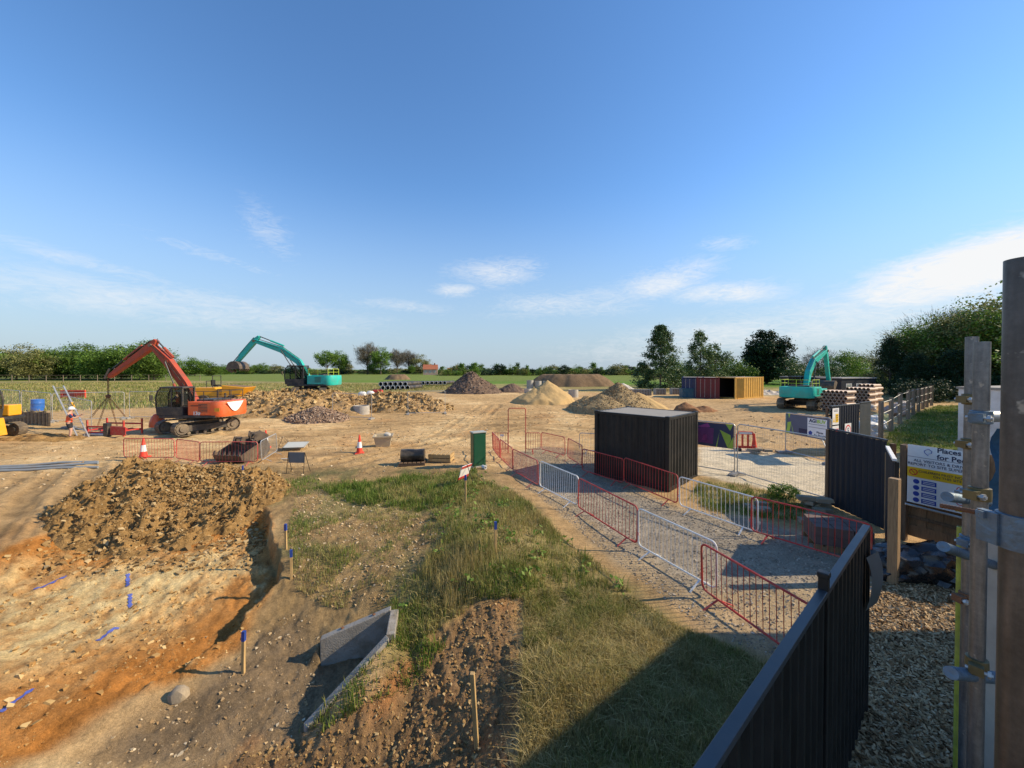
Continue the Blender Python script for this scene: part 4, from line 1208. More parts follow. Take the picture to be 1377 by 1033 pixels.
    for k in range(3):
        y = boom_off - .08 + .08 * k
        path = [(p[0] - .0, y, p[1] + th[i] / 2 + .05) for i, p in enumerate(boom[:-1])] + [(J[0] + .1, y, J[1] + .32), ((J[0] + se[0]) / 2 + q.x * .3, y, (J[1] + se[1]) / 2 + q.y * .3)]
        hz_.tube(path, .022, 5)
    hz_.build('hoses', M_RUBBER, bo)
    MB().box((boom[1][0] * .5 + boom[0][0] * .5 + .1, boom_off + .26 * s, boom[1][1] * .6 + boom[0][1] * .4), (.16, .1, .12)).build('work_light', M_CWHITE, bo, smooth=0, bevel=.02)
    if rail:
        rm_ = rail_m or M_DARK
        r2 = MB(); z0_ = zb + 1.0; z1_ = zb + 1.62
        loop = [(-2.1 * s, -1.1 * s), (-2.1 * s, 1.1 * s), (-.35 * s, 1.1 * s)]
        for (z, rr) in ((z1_, .02), ((z0_ + z1_) / 2, .015)):
            r2.tube([(p[0], p[1], z) for p in loop] , rr, 6); r2.tube([(-2.1 * s, -1.1 * s, z), (-.35 * s, -1.1 * s, z)], rr, 6)
        for (x, y) in loop + [(-1.2 * s, 1.1 * s), (-.35 * s, -1.1 * s), (-1.2 * s, -1.1 * s), (-2.1 * s, 0)]:
            r2.cyl((x, y, z0_ - .05), (x, y, z1_), .022, 6)
        r2.build('handrail', rm_, t)
    mi = MB().tube([(1.55 * s, cy1 if cab_side > 0 else cy0, 1.9), (1.75 * s, (cy1 + .18) if cab_side > 0 else cy0 - .18, 2.0), (1.75 * s, (cy1 + .18) if cab_side > 0 else cy0 - .18, 2.3)], .016, 5).box((1.76 * s, (cy1 + .2) if cab_side > 0 else cy0 - .2, 2.25), (.04, .2, .32))
    mi.build('mirror', M_DARK, t)
    if bucket:
        bucket_mesh(se, sd, boom_off, s, bucket).build('bucket', M_BUCKET, t, smooth=30)
    return t, cwo

def bucket_profile(w=1.0, n=8):
    """side outline of a digging bucket: mouth to +x, hinge on top"""
    pts = [(0, 0)]
    for k in range(n + 1):
        a = math.radians(150 + 190 * k / n); pts.append((.42 + .52 * math.cos(a), -.42 + .52 * math.sin(a)))
    return pts

def bucket_mesh(se, sd, off, s, turn, width=1.1):
    mb = MB(); pr = bucket_profile()
    w = width / 2 * s
    R = Matrix.Rotation(turn, 4, 'Y'); M_ = Matrix.Translation((se[0], off, se[1])) @ R @ Matrix.Scale(s * 1.15, 4)
    t = .04
    n = len(pr)
    outer = [(p[0], p[1]) for p in pr]; inner = [((p[0] - .42) * .9 + .42, (p[1] + .42) * .9 - .42) for p in pr]
    for y0, y1 in ((-w, -w + t), (w - t, w)):
        b_ = MB().prism(outer, y0, y1); mb.add(b_.v, b_.f, M_)
    shell = outer + inner[::-1]
    b_ = MB()
    for i in range(n - 1):
        b_.prism([outer[i], outer[i + 1], inner[i + 1], inner[i]], -w + t, w - t)
    for k in range(5):
        y = -w + .08 + (2 * w - .16) * k / 4
        lx, lz = outer[-1]
        b_.prism([(lx - .05, lz - .03), (lx + .02, lz + .2), (lx + .06, lz - .02)], y - .05, y + .05)
    for y in (-.2, .2): b_.prism([(-.06, .08), (.34, .12), (.34, -.1), (-.06, -.1)], y - .03, y + .03)
    mb.add(b_.v, b_.f, M_)
    return mb

# orange machine lifting the trench shoring
eo = plane_pt(268, 583, .05); eo = Vector((eo[0], eo[1], Hg(*eo)))
EX_O, cw_o = excavator('orange and white excavator with chains hanging from its boom', eo, math.radians(180), math.atan2(.90, .44), M_EXO, M_EXOB,
    [(.2, 1.75), (.9, 3.0), (1.95, 4.45), (2.95, 5.5)], ((2.7, 5.85), (5.75, 3.5)), s=.98, gauge=1.95, TL=2.75, tr=.40, tw=.5, rail=True, boom_off=-.05)
# heading -X: local +y (cab side) faces -Y, towards the camera
dc = MB(); pr = [(-2.513, -.72 + 1.44 * k / 14, 1.95 - .6 * math.sin(math.pi * k / 14) * 1.0) for k in range(15)]
vs_ = [(p[0] - .006, p[1] + .25, p[2]) for p in pr]
dc.add(vs_, [tuple(range(len(vs_)))]).build('white_arc', M_CWHITE, cw_o, smooth=0)
MB().box((-2.1, 1.233, 1.5), (.30, .012, .22)).build('warning_decal', M_YEL, cw_o, smooth=0)
link('lettering', text_mesh('130', .3, M_CWHITE, bold=.008, extrude=.006), EX_O, loc=(-.85, 1.232, 1.28), rot=(math.pi / 2, 0, math.pi))
MB().box((-.8, 1.226, 1.75), (.62, .012, .05)).build('decal_stripe', mat('decal_dark', (.12, .03, .02), .5), EX_O, smooth=0)
# rounded guard in front of the tracks
MB().lathe([(.42, 0), (.40, .3), (.30, .62), (.16, .8), (0, .84)], 16, (0, 0, 0)).build('front_guard', M_EXO, EX_O).location = (2.35, .35, .35)
# chains
ch = thing('lifting_chains', 'four-leg chain sling hanging from the orange excavator boom', 'chain', (0, 0, 0))
Jx = eo + Vector((-5.85, .05, 3.4))
def chain(mb, a, b, r=.02):
    a, b = Vector(a), Vector(b); L = (b - a).length; n = max(2, int(L / .11)); d = (b - a) / n
    for i in range(n):
        p0, p1 = a + d * i, a + d * (i + 1); sd = d.normalized().cross(Vector((0, 1, .3)) if i % 2 else Vector((1, 0, .2))).normalized() * .035
        mb.tube([p0 - d * .12 - sd, p1 + d * .12 - sd, p1 + d * .12 + sd, p0 - d * .12 + sd], r * .75, 4, closed=True)
top_ = Jx + Vector((0, 0, -1.15))
q = MB(); chain(q, Jx, top_, .03); q.build('hanging_chain', M_RUST, ch)
MB().lathe([(.05, -.1), (.13, -.06), (.13, .06), (.05, .1)], 10, top_, True).build('master_link', M_RUST, ch)
legs = []
for (dx, dy) in ((-.62, -.5), (-.1, -.6), (.12, .4), (.55, .5)):
    q = MB(); e = top_ + Vector((dx, dy, -1.95 if abs(dx) < .5 else -1.35)); chain(q, top_, e); q.build('chain_leg', M_RUST, ch); legs.append(e)

# teal machine on the stony bank
TB = Vector((-19.7, 37.6, 1.58))
EX_T, _ = excavator('teal excavator standing on the stony mound, bucket hanging left', TB, math.radians(181), math.radians(-66), M_TEAL, M_TEAL,
    [(.2, 1.75), (1.1, 3.3), (2.7, 4.45), (5.35, 5.35)], ((4.9, 5.8), (7.7, 2.55)), s=1.06, gauge=2.3, TL=3.3, tr=.44, tw=.6, rail=True, rail_m=M_HIVIS_Y, bucket=math.radians(150), lower=1.02)
# teal machine seen from behind near the stacked pipes
tp_ = gp(1082, 549)
EX_R, _ = excavator('teal excavator seen from behind beside the stacked clay pipes', tp_, math.atan2(.60, .80), math.atan2(.55, .84), M_TEAL, M_TEAL,
    [(.2, 1.7), (.85, 3.2), (2.2, 4.3), (5.9, 5.4)], ((5.7, 5.9), (7.1, 2.2)), s=1.06, gauge=2.3, TL=3.3, tr=.44, tw=.6, rail=True, rail_m=M_HIVIS_Y, bucket=math.radians(100))

# yellow tracked machine cut off by the left edge
yo = gp(-34, 590)
EX_Y, _ = excavator('yellow machine with a black cab at the far left edge', yo, math.radians(14), math.radians(4), M_YEL, M_YEL,
    [(.2, 1.7), (-.3, 3.0), (-.9, 3.6), (-1.6, 3.4)], ((-1.5, 3.75), (-2.6, 1.6)), s=.95, gauge=1.9, TL=2.4, tr=.38, tw=.45, rail=False, cab_side=-1)
EX_Y.location.x -= .15
gr_ = MB().prism([(1.15, .2), (1.75, .2), (1.6, 1.15), (1.15, 1.15)], -1.3, -.25)
gr_ = gr_.build('yellow_step_guard', M_YEL, EX_Y, smooth=0, bevel=.03)
for k in range(5): MB().box((1.45 + .02, -1.31, .34 + .16 * k), (.5, .02, .03)).build('slot', M_DARK, gr_, smooth=0)

# yellow site dumper behind the orange machine
def dumper(loc, rz, label):
    t = thing('site_dumper', label, 'dumper', loc, rz)
    MB().prism([(-1.9, .75), (.2, .75), (.2, 1.35), (-.4, 1.75), (-1.9, 1.75)], -.75, .75).build('body', M_YEL, t, smooth=0, bevel=.06)
    sk = MB().prism([(.25, .9), (1.6, .95), (2.2, 1.75), (.3, 1.95)], -.95, .95).build('skip', M_YEL, t, smooth=0, bevel=.05)
    MB().prism([(.45, 1.62), (1.95, 1.55), (2.1, 1.772), (.36, 1.958)], -.85, .85).build('skip_load', mat('dumper_soil', (.2, .13, .07), .9), sk, smooth=0)
    for x in (-1.2, 1.15):
        for y in (-.8, .8):
            w = MB().cyl((x, y - .2, .55), (x, y + .2, .55), .55, 18).build('tyre', M_RUBBER, t)
            MB().cyl((x, y - .21, .55), (x, y + .21, .55), .27, 14).build('rim', M_YEL, w)
    r = MB().tube([(-.6, -.6, 1.7), (-.6, -.6, 2.75), (-.6, .6, 2.75), (-.6, .6, 1.7)], .035, 6).tube([(-1.1, -.6, 1.7), (-1.1, -.6, 2.3), (-1.1, .6, 2.3), (-1.1, .6, 1.7)], .03, 6)
    r.build('roll_bar', M_DARK, t)
    MB().box((-.65, 0, 1.9), (.5, .5, .15)).box((-.9, 0, 2.15), (.12, .5, .5)).build('seat', M_SEAT, t, smooth=0, bevel=.03)
    return t
dq = plane_pt(302, 555, .3); dumper(Vector((dq[0], dq[1], Hg(*dq) + .25)), math.radians(8), 'yellow site dumper behind the orange excavator')

# ------------------------------------------------------------------ loose digger buckets
def loose_bucket(loc, rz, s, width, tilt, label):
    t = thing('digger_bucket', label, 'bucket', loc, rz, 'digger buckets behind the red barriers')
    pr = bucket_profile()
    w = width / 2
    M_ = Matrix.Rotation(tilt, 4, 'Y') @ Matrix.Scale(s, 4)
    sh = MB(); outer = pr; inner = [((p[0] - .42) * .92 + .42, (p[1] + .42) * .92 - .42) for p in pr]
    for i in range(len(pr) - 1): sh.prism([outer[i], outer[i + 1], inner[i + 1], inner[i]], -w + .03, w - .03)
    sd_ = MB().prism(outer, -w, -w + .03); sd2 = MB().prism(outer, w - .03, w)
    er = MB()
    for y in (-.2, .2): er.prism([(-.1, .1), (.1, .3), (.45, .28), (.5, -.02), (0, -.1)], y - .03, y + .03)
    er.cyl((.0, -.24, .12), (.0, .24, .12), .045, 8); er.cyl((.38, -.24, .2), (.38, .24, .2), .045, 8)
    te = MB(); lx, lz = outer[-1]
    for k in range(6):
        y = -w + .08 + (2 * w - .16) * k / 5
        te.prism([(lx - .05, lz - .02), (lx + .0, lz + .2), (lx + .06, lz - .02)], y - .045, y + .045)
    zmin = min((M_ @ Vector(p)).z for p in sh.v)
    objs = [('shell', sh), ('side_plate', sd_), ('side_plate', sd2), ('hanger', er), ('teeth', te)]
    for nm, b in objs:
        c = MB().add(b.v, b.f, Matrix.Translation((0, 0, -zmin)) @ M_)
        c.build(nm, M_BUCKET, t, smooth=30)
    return t
b1 = gp(300, 624); loose_bucket(b1 + Vector((0.35, .9, -.03)), math.radians(-100), .95, 1.5, math.radians(-12), 'wide ditching bucket lying in front of the others')
b2 = gp(330, 611); loose_bucket(b2 + Vector((.1, .6, -.03)), math.radians(-65), 1.05, .95, math.radians(-35), 'upright worn bucket behind the wide one')
b3 = gp(347, 619); loose_bucket(b3 + Vector((0, .5, -.03)), math.radians(-130), 1.0, .5, math.radians(5), 'narrow trenching bucket next to the grey barrier')

# ------------------------------------------------------------------ cones
CONE_B = MB().box((0, 0, .03), (.42, .42, .06), taper=.94).mesh('base', M_ORANGEP, 0)
CONE_C = MB().lathe([(.16, .06), (.135, .22), (.133, .22), (.035, .93), (.03, .95), (0, .955)], 18).mesh('cone_body', M_ORANGEP)
CONE_S = MB().lathe([(.1265, .30), (.0865, .60)], 18).mesh('reflective_sleeve', M_SLEEVE)
CONE_S2 = MB().lathe([(.0715, .70), (.054, .81)], 18).mesh('reflective_sleeve', M_SLEEVE)
def cone(px, py, label, s=1.0, sleeves=1, rz=.3):
    p = gp(px, py)
    t = thing('traffic_cone', label, 'cone', p, rz, 'traffic cones on the site', scale=s)
    link('base', CONE_B, t); c = link('cone_body', CONE_C, t)
    if sleeves: link('reflective_sleeve', CONE_S, c)
    return t
cone(193, 615.5, 'red and white cone behind the left red barrier'); cone(357.5, 604, 'red and white cone behind the grey barrier by the buckets', .98)
cone(483.5, 608.5, 'red and white cone alone on the open sand', .98); cone(1014, 607, 'plain red cone beside the red plastic barrier', .95, 0)
def plastic_barrier(px, py, label):
    p = gp(px, py); t = thing('plastic_barrier', label, 'barrier', p, math.radians(-12))
    fr = MB()
    fr.prism([(-.42, .12), (.42, .12), (.42, .24), (-.42, .24)], -.035, .035).prism([(-.42, .82), (.42, .82), (.34, .98), (-.34, .98)], -.035, .035)
    for x in (-.38, -.13, .13, .38): fr.prism([(x - .045, .24), (x + .045, .24), (x + .045, .82), (x - .045, .82)], -.03, .03)
    fr.build('panel', M_ORANGEP, t, smooth=0, bevel=.012)
    MB().box((0, -.04, .9), (.6, .012, .1)).build('reflective_strip', M_SLEEVE, t, smooth=0)
    for x in (-.3, .3): MB().prism([(x - .05, 0), (x + .05, 0), (x + .04, .14), (x - .04, .14)], -.28, .28).build('foot', M_RUBBER, t, smooth=0)
plastic_barrier(1002, 606, 'red plastic chapter barrier beside the plain red cone')

# ------------------------------------------------------------------ signs lying and standing about
def frame_sign(loc, rz, w, h, z0, m, label, lean=.25):
    t = thing('frame_sign', label, 'sign', loc, rz)
    MB().add([], []).box((0, 0, z0 + h / 2), (w, .02, h), Matrix.Rotation(-lean * .3, 3, 'X')).build('sign_plate', m, t, smooth=0)
    fr = MB()
    for s in (-1, 1):
        fr.tube([(s * w / 2, .0, z0 + h), (s * (w / 2 + .02), -lean * .6, 0)], .012, 5).tube([(s * w / 2, 0, z0 + h), (s * (w / 2 + .06), lean * 1.4, 0)], .012, 5)
    fr.tube([(-w / 2, -lean * .35, z0 * .45), (w / 2, -lean * .35, z0 * .45)], .01, 5)
    fr.build('folding_frame', M_BLACKP, t)
    return t
M_SIGNBACK = mat('sign_back_grey', (.16, .165, .165), .5, .12, 4, dirt=DUST, dirt_amt=.25)
p = gp(399, 636); frame_sign(p, math.radians(-4), .68, .42, .42, M_SIGNBACK, 'grey sign back on a black folding stand', .2)
p = gp(398, 605)
t = thing('fallen_sign', 'pale sign board lying tilted on its bent frame behind the stand', 'sign', p, math.radians(8))
MB().box((0, 0, .22), (1.05, .72, .02), Matrix.Rotation(math.radians(14), 3, 'X')).build('sign_plate', mat('sign_face_pale', (.55, .55, .48), .4, .1, 3, dirt=DUST, dirt_amt=.4), t, smooth=0)
fr = MB().tube([(-.5, -.35, .14), (.5, -.35, .14), (.5, .35, .31), (-.5, .35, .31)], .014, 5, closed=True).tube([(-.5, .35, .31), (-.75, .3, .62), (-.9, .1, .02)], .012, 5).tube([(.45, .3, .3), (.5, .4, 0)], .012, 5).tube([(-.45, -.3, .15), (-.5, -.4, 0)], .012, 5)
fr.build('folding_frame', M_BLACKP, t)
p = gp(385, 622); o = MB().box((0, 0, .12), (.36, .02, .22), Matrix.Rotation(.9, 3, 'X')).build('loose_plate', M_WHITEP, None, smooth=0); o.location = p; tag(o, 'small white plate leaning beside the grey sign stand', 'plate')
# striped sign seen edge-on on the grass
p = gp(624, 655)
t = thing('striped_sign', 'red and white edge-on warning sign on a tripod at the grass crest', 'sign', p, math.radians(62))
R_ = Matrix.Rotation(math.radians(20), 3, 'X')
MB().box((0, -.04, .55), (.6, .02, .5), R_).build('sign_plate', M_WHITEP, t, smooth=0)
pl_ = MB()
for k in (-1, 1): pl_.box(R_ @ Vector((0, -.012, .2 * k)) + Vector((0, -.04, .55)), (.6, .012, .09), R_)
pl_.build('red_border', M_RED, t, smooth=0)
MB().tube([(-.28, -.13, .8), (-.32, .15, 0)], .011, 5).tube([(.28, -.13, .8), (.32, .15, 0)], .011, 5).tube([(0, -.13, .8), (0, -.45, 0)], .011, 5).build('tripod', M_BLACKP, t)

# ------------------------------------------------------------------ marker stakes
def stake(px, py_base, py_top, label, blue=True, w=.045, lean=0.0):
    p = gp(px, py_base); h = (py_base - py_top) / F * p.y * 1.0
    t = thing('marker_stake', label, 'stake', p, random.Random(px).uniform(-.5, .5), 'timber marker stakes along the dig')
    t.rotation_euler = (random.Random(py_base).uniform(-.03, .03), lean, t.rotation_euler.z)
    MB().box((0, 0, h / 2 - .08), (w, w, h + .16), taper=1.0).build('post', M_STAKE, t, smooth=0, bevel=.003)
    if blue: MB().box((0, 0, h - .075), (w + .004, w + .004, .155)).build('painted_top', M_BLUE, t, smooth=0)
stake(384.7, 738, 703.5, 'blue-topped stake standing a little behind another at the pit edge')
stake(391.7, 776, 736.5, 'blue-topped stake right at the edge of the clay pit')
stake(626, 680, 639, 'blue-topped stake in front of the edge-on striped sign')
stake(666.5, 747, 702.5, 'blue-topped stake in the thick grass of the bank')
stake(326.6, 658, 626, 'blue-topped stake below the digger buckets')
stake(327.2, 906, 849.5, 'blue-topped stake at the border of orange clay and grey mud')
stake(641, 1003, 903, 'bare timber stake in the dug brown slope, nearest of all', False, .05, -.06)
# ------------------------------------------------------------------ hoardings
def hoarding(name, label, a, b, h, m, group=None, sheet_w=1.0, cap=M_HOARDCAP, posts=True, pitch=.2, flip=True, depth=.03, post_m=None, z=None, cat='hoarding'):
    a, b = Vector((a[0], a[1], 0)), Vector((b[0], b[1], 0)); d = b - a; L = d.length
    za = Hg(a.x, a.y) if z is None else z
    t = thing(name, label, cat, (a.x, a.y, za - .02), math.atan2(d.y, d.x), group)
    n = max(1, round(L / sheet_w)); w = L / n
    base = MB(); corrugated(base, (.001, -.03), (w - .001, -.03), .04, h - .03, depth=depth, pitch=pitch, flip=True)
    k0 = len(base.v)
    corrugated(base, (.001, -.026), (w - .001, -.026), .04, h - .03, depth=depth, pitch=pitch, flip=True)
    base.f = base.f[:len(base.f) // 2] + [f[::-1] for f in base.f[len(base.f) // 2:]]
    me = base.mesh('sheet', m, 0)
    for i in range(n): link('sheet', me, t, loc=(w * i, 0, 0))
    MB().box((L / 2, -.03, h), (L, .07, .05)).build('cap_rail', cap, t, smooth=0, bevel=.006)
    MB().box((L / 2, .05, .5), (L, .045, .09)).build('rail', post_m or M_TIMBERD, t, smooth=0)
    MB().box((L / 2, .05, h - .45), (L, .045, .09)).build('rail', post_m or M_TIMBERD, t, smooth=0)
    if posts:
        pm = MB().box((0, .12, h / 2 - .04), (.09, .09, h - .08)).mesh('post', post_m or M_TIMBERD, 0)
        for i in range(n + 1):
            if i % 2 == 0 or i == n: link('post', pm, t, loc=(w * i, 0, 0))
    return t, L
# fence below the scaffold
fa, fb = Vector((-.75, .45, 0)), Vector((4.31, 4.69, 0))
fence, FL = hoarding('site_hoarding', 'dark ribbed steel fence in the shade at the bottom right', fa, fb, 2.25, M_BLACKP, sheet_w=1.05, pitch=.17, depth=.028, posts=False, cap=M_HOARDCAP, z=0.0)
for fr_ in (.677,):
    MB().box((FL * fr_, -.03, 1.19), (.07, .07, 2.38)).build('post', M_BLACKP, fence, smooth=0, bevel=.005)
    MB().box((FL * fr_, -.03, 2.40), (.085, .085, .05)).build('post_cap', M_BLACKP, fence, smooth=0, bevel=.01)
MB().box((FL - .03, -.03, 1.12), (.06, .075, 2.24)).build('end_post', M_BLACKP, fence, smooth=0, bevel=.005)
hs = MB(); vs_, fs = [], []
for i in range(9):
    for j in range(4):
        x = FL - .36 + .32 * j / 3 + .05 * math.sin(i * .8); zz = 2.0 - .62 * i / 8
        vs_.append((x, -.075 - .05 * math.sin(i * .39) - .02 * j, zz))
for i in range(8):
    for j in range(3): fs.append((i * 4 + j, i * 4 + j + 1, i * 4 + j + 5, i * 4 + j + 4))
hs.add(vs_, fs).build('hanging_sheet', mat('dull_plastic_sheet', (.12, .125, .12), .5, .2, 4), fence)

# hoarding beside the gateway, gate leaf and timber posts
hA, LA = hoarding('site_hoarding', 'dark blue-black hoarding panel on the right of the gateway', (9.79, 11.8), (9.66, 9.85), 2.35, M_HOARD, sheet_w=1.0, pitch=.2)
MB().box((-.06, 0, 1.16), (.11, .11, 2.32)).build('end_post', M_TIMBERD, hA, smooth=0, bevel=.006)
MB().box((LA + .10, -.06, 1.02), (.11, .11, 2.06)).build('end_post', M_TIMBER, hA, smooth=0, bevel=.006)
gl_, LG = hoarding('gate_leaf', 'black gate leaf folded back edge-on behind the timber post', (9.0, 9.15), (7.85, 7.82), 2.33, M_HOARD, sheet_w=.9, cap=M_WHITEP, posts=False, cat='gate')  # leaf is all black; the white cap paints its sunlit top edge
MB().box((LG + .02, .0, 1.15), (.05, .07, 2.3)).build('steel_stile', M_BLACKP, gl_, smooth=0)
p = gp(1201, 785); o = MB().box((0, 0, .98), (.15, .15, 2.1)).build('gate_post', M_TIMBER, None, smooth=0, bevel=.008); o.location = p; o.rotation_euler = (0, 0, .5)
tag(o, 'square pale timber gate post standing before the folded gate leaf', 'post')
# far hoarding with site signs
hB, LB = hoarding('site_hoarding', 'far black hoarding carrying a speed limit sign and warning signs', (14.95, 18.05), (17.5, 19.4), 2.38, M_HOARD, sheet_w=1.0, pitch=.22)
hC, LC = hoarding('site_hoarding', 'plain dark end board of the far hoarding by the wire fence', (17.56, 19.42), (18.75, 20.1), 2.45, M_HOARDCAP, sheet_w=1.2, pitch=.6, depth=.004)
S_WHITE = mat('sign_white', (.80, .80, .78), .4, .05, 4, dirt=(.5, .45, .38), dirt_amt=.25)
S_RED = mat('sign_red', (.62, .03, .03), .4, .06, 5); S_YEL = mat('sign_yellow', (.80, .50, .02), .4, .06, 5); S_BLUE = mat('sign_blue', (.03, .07, .36), .4, .08, 5)
def rect(x0, x1, z0, z1): return [(x0, z0), (x1, z0), (x1, z1), (x0, z1)]
def disc(cx, cz, r, n=24): return [(cx + r * math.cos(2 * math.pi * k / n), cz + r * math.sin(2 * math.pi * k / n)) for k in range(n)]
def site_sign(host, origin, rz, w, h, z0, label, y=-.075):
    t = thing('site_sign', label, 'sign', origin, rz)
    shape(t, rect(0, w, z0, z0 + h), S_WHITE, 'sign_board', y)
    return t
def on_host(host, x, z=0): return host.matrix_basis @ Vector((x, 0, z)) if False else (Matrix.Translation(host.location) @ Matrix.Rotation(host.rotation_euler.z, 4, 'Z') @ Vector((x, 0, z)))
sg = site_sign(hB, on_host(hB, .06), hB.rotation_euler.z, .62, .78, 1.5, 'white and yellow hazard sign above the red one on the far hoarding')
shape(sg, rect(.28, .57, 1.6, 2.0), S_YEL, 'yellow_panel', -.078); shape(sg, [(.05, 1.62), (.23, 1.62), (.14, 1.85)], S_YEL, 'warning_triangle', -.078)

for z_ in (2.12, 2.18): shape(sg, rect(.12, .5, z_, z_ + .025), B_INK, 'printed_line', -.078)
for z_ in (1.7, 1.8, 1.9): shape(sg, rect(.32, .53, z_, z_ + .03), B_INK, 'printed_line', -.081)
sg = site_sign(hB, on_host(hB, .06), hB.rotation_euler.z, .62, .72, .72, 'white and red prohibition sign below the yellow one on the far hoarding')
shape(sg, rect(.27, .58, 1.12, 1.3), S_RED, 'red_panel', -.078); shape(sg, rect(.27, .58, .86, 1.06), S_RED, 'red_panel', -.078)

shape(sg, rect(.06, .22, 1.18, 1.22), B_INK, 'printed_line', -.078)
for z_ in (.94, 1.2): shape(sg, rect(.31, .54, z_, z_ + .03), S_WHITE, 'printed_line', -.081)
sg = site_sign(hB, on_host(hB, 1.28), hB.rotation_euler.z, .66, .86, .62, 'five mile an hour speed limit roundel on the far hoarding')
shape(sg, disc(.33, 1.12, .29), S_RED, 'red_ring', -.078); shape(sg, disc(.33, 1.12, .225), S_WHITE, 'white_disc', -.081); lettering(sg, '5', .36, B_INK, .33, 1.12, -.084, bold=.006)

# timber fence with the site information board
tf0, tf1 = Vector((9.60, 9.42, 0)), Vector((10.75, 6.75, 0))
d = tf1 - tf0; TL_ = d.length; rz = math.atan2(d.y, d.x)
tf = thing('timber_fence', 'brown close-board timber fence behind the site information board', 'fence', (tf0.x, tf0.y, -.02), rz)
bd = MB().box((0, 0, 1.33), (.148, .02, 2.05)).mesh('board', M_FENCEB, 0)
nb_ = int(TL_ / .14)
for i in range(nb_): link('board', bd, tf, loc=(.08 + .14 * i, (i % 2) * .021, 0))
for z in (.42, 1.3, 2.2): MB().box((TL_ / 2, .035, z), (TL_, .045, .09)).build('rail', M_TIMBERD, tf, smooth=0)
MB().box((TL_ / 2, -.02, .62), (TL_, .04, .07)).build('rail', M_TIMBERD, tf, smooth=0)
MB().box((TL_ / 2, 0, .29), (TL_, .03, .28))  .build('gravel_board', M_FENCEB, tf, smooth=0)
pm = MB().box((0, -.07, 1.16), (.12, .12, 2.36)).mesh('post', M_TIMBERD, 0)
for x in (.06, 1.22, 2.3): link('post', pm, tf, loc=(x, 0, 0))
MB().cyl((.12, -.16, .93), (1.9, -.16, .90), .027, 10).build('steel_rail', M_GALV, tf)
sb = thing('site_information_board', 'white and yellow site information board on the timber fence', 'sign', (tf0.x, tf0.y, 0), rz)
X0, X1, Zt, Zb = .15, 1.33, 2.36, .98
yb = -.155
shape(sb, rect(X0, X1, Zb, Zt), S_WHITE, 'board', yb)
shape(sb, rect(X0, X1, 1.60, 1.83), S_YEL, 'yellow_band', yb - .003)
shape(sb, rect(X0, X1, 2.075, 2.082), B_INK, 'rule_line', yb - .003)
lettering(sb, 'Places\nfor People', .155, B_INK, X0 + .50, 2.22, yb - .006, align='LEFT', bold=.003)
lg = MB()
th_ = .022
pts = [(X0 + .36, 2.15), (X0 + .30, 2.2), (X0 + .29, 2.25), (X0 + .36, 2.305), (X0 + .42, 2.26), (X0 + .41, 2.21), (X0 + .355, 2.185)]
for i in range(len(pts) - 1): lg.bar((pts[i][0], yb - .006, pts[i][1]), (pts[i + 1][0], yb - .006, pts[i + 1][1]), .006, th_, (0, 1, 0))
lg.build('logo', S_BLUE, sb, smooth=0)
lettering(sb, 'ALL VISITORS & DRIVERS\nREPORT TO SITE SUPERVISOR', .088, B_INK, (X0 + X1) / 2, 1.955, yb - .006)
lettering(sb, 'CHILDREN MUST NOT PLAY\nON THIS SITE', .075, B_INK, (X0 + X1) / 2 + .08, 1.715, yb - .009)
shape(sb, disc(X0 + .11, 1.715, .075), S_RED, 'red_ring', yb - .006); shape(sb, disc(X0 + .11, 1.715, .056), S_YEL, 'ring_centre', yb - .008); shape(sb, [(X0 + .07, 1.755), (X0 + .08, 1.765), (X0 + .15, 1.675), (X0 + .14, 1.665)], S_RED, 'red_bar', yb - .010)
for k in range(4):
    z = 1.5 - .145 * k
    shape(sb, disc(X0 + .16, z, .055), S_BLUE, 'mandatory_disc', yb - .004); shape(sb, rect(X0 + .25, X0 + .5, z - .05, z + .05), S_BLUE, 'mandatory_text', yb - .004)
    for dz_ in (-.025, .012): shape(sb, rect(X0 + .275, X0 + .475, z + dz_, z + dz_ + .014), S_WHITE, 'printed_line', yb - .007)
    if k < 3:
        shape(sb, disc(X0 + .87, z, .058), S_RED, 'red_ring', yb - .004); shape(sb, disc(X0 + .87, z, .042), S_WHITE, 'ring_centre', yb - .006)
        shape(sb, rect(X0 + .96, X1 - .04, z - .05, z + .05), S_RED, 'prohibition_text', yb - .004)
    else:
        shape(sb, [(X0 + .80, z - .05), (X0 + .94, z - .05), (X0 + .87, z + .06)], S_YEL, 'warning_triangle', yb - .004)

# wooden post and wire fence along the lawn
wf = thing('post_and_wire_fence', 'row of grey timber posts with wire running along the lawn', 'fence', (0, 0, 0))
wp = [(1184.3, 591, 540.5), (1198, 580.5, 535.5), (1210, 571, 528.5), (1221, 563.5, 525), (1228, 558, 523), (1235, 553.5, 521.8), (1241, 550.4, 521), (1246.4, 548, 520), (1252.5, 546, 519)]
M_GREYPOST = wood('grey_post_timber', (.25, .19, .13))
tops = []
for (px, yb_, yt) in wp:
    p = gp(px, yb_); h = (yb_ - yt) / F * p.y
    MB().box((0, 0, h / 2 - .1), (.17, .17, h + .2)).build('post', M_GREYPOST, wf, smooth=0, bevel=.01).location = p
    tops.append((p, h))
for k in (.35, .65, .95):
    MB().tube([tp[0] + Vector((-.1, -.1, tp[1] * k)) for tp in tops], .012, 4).build('wire', M_GALV, wf)

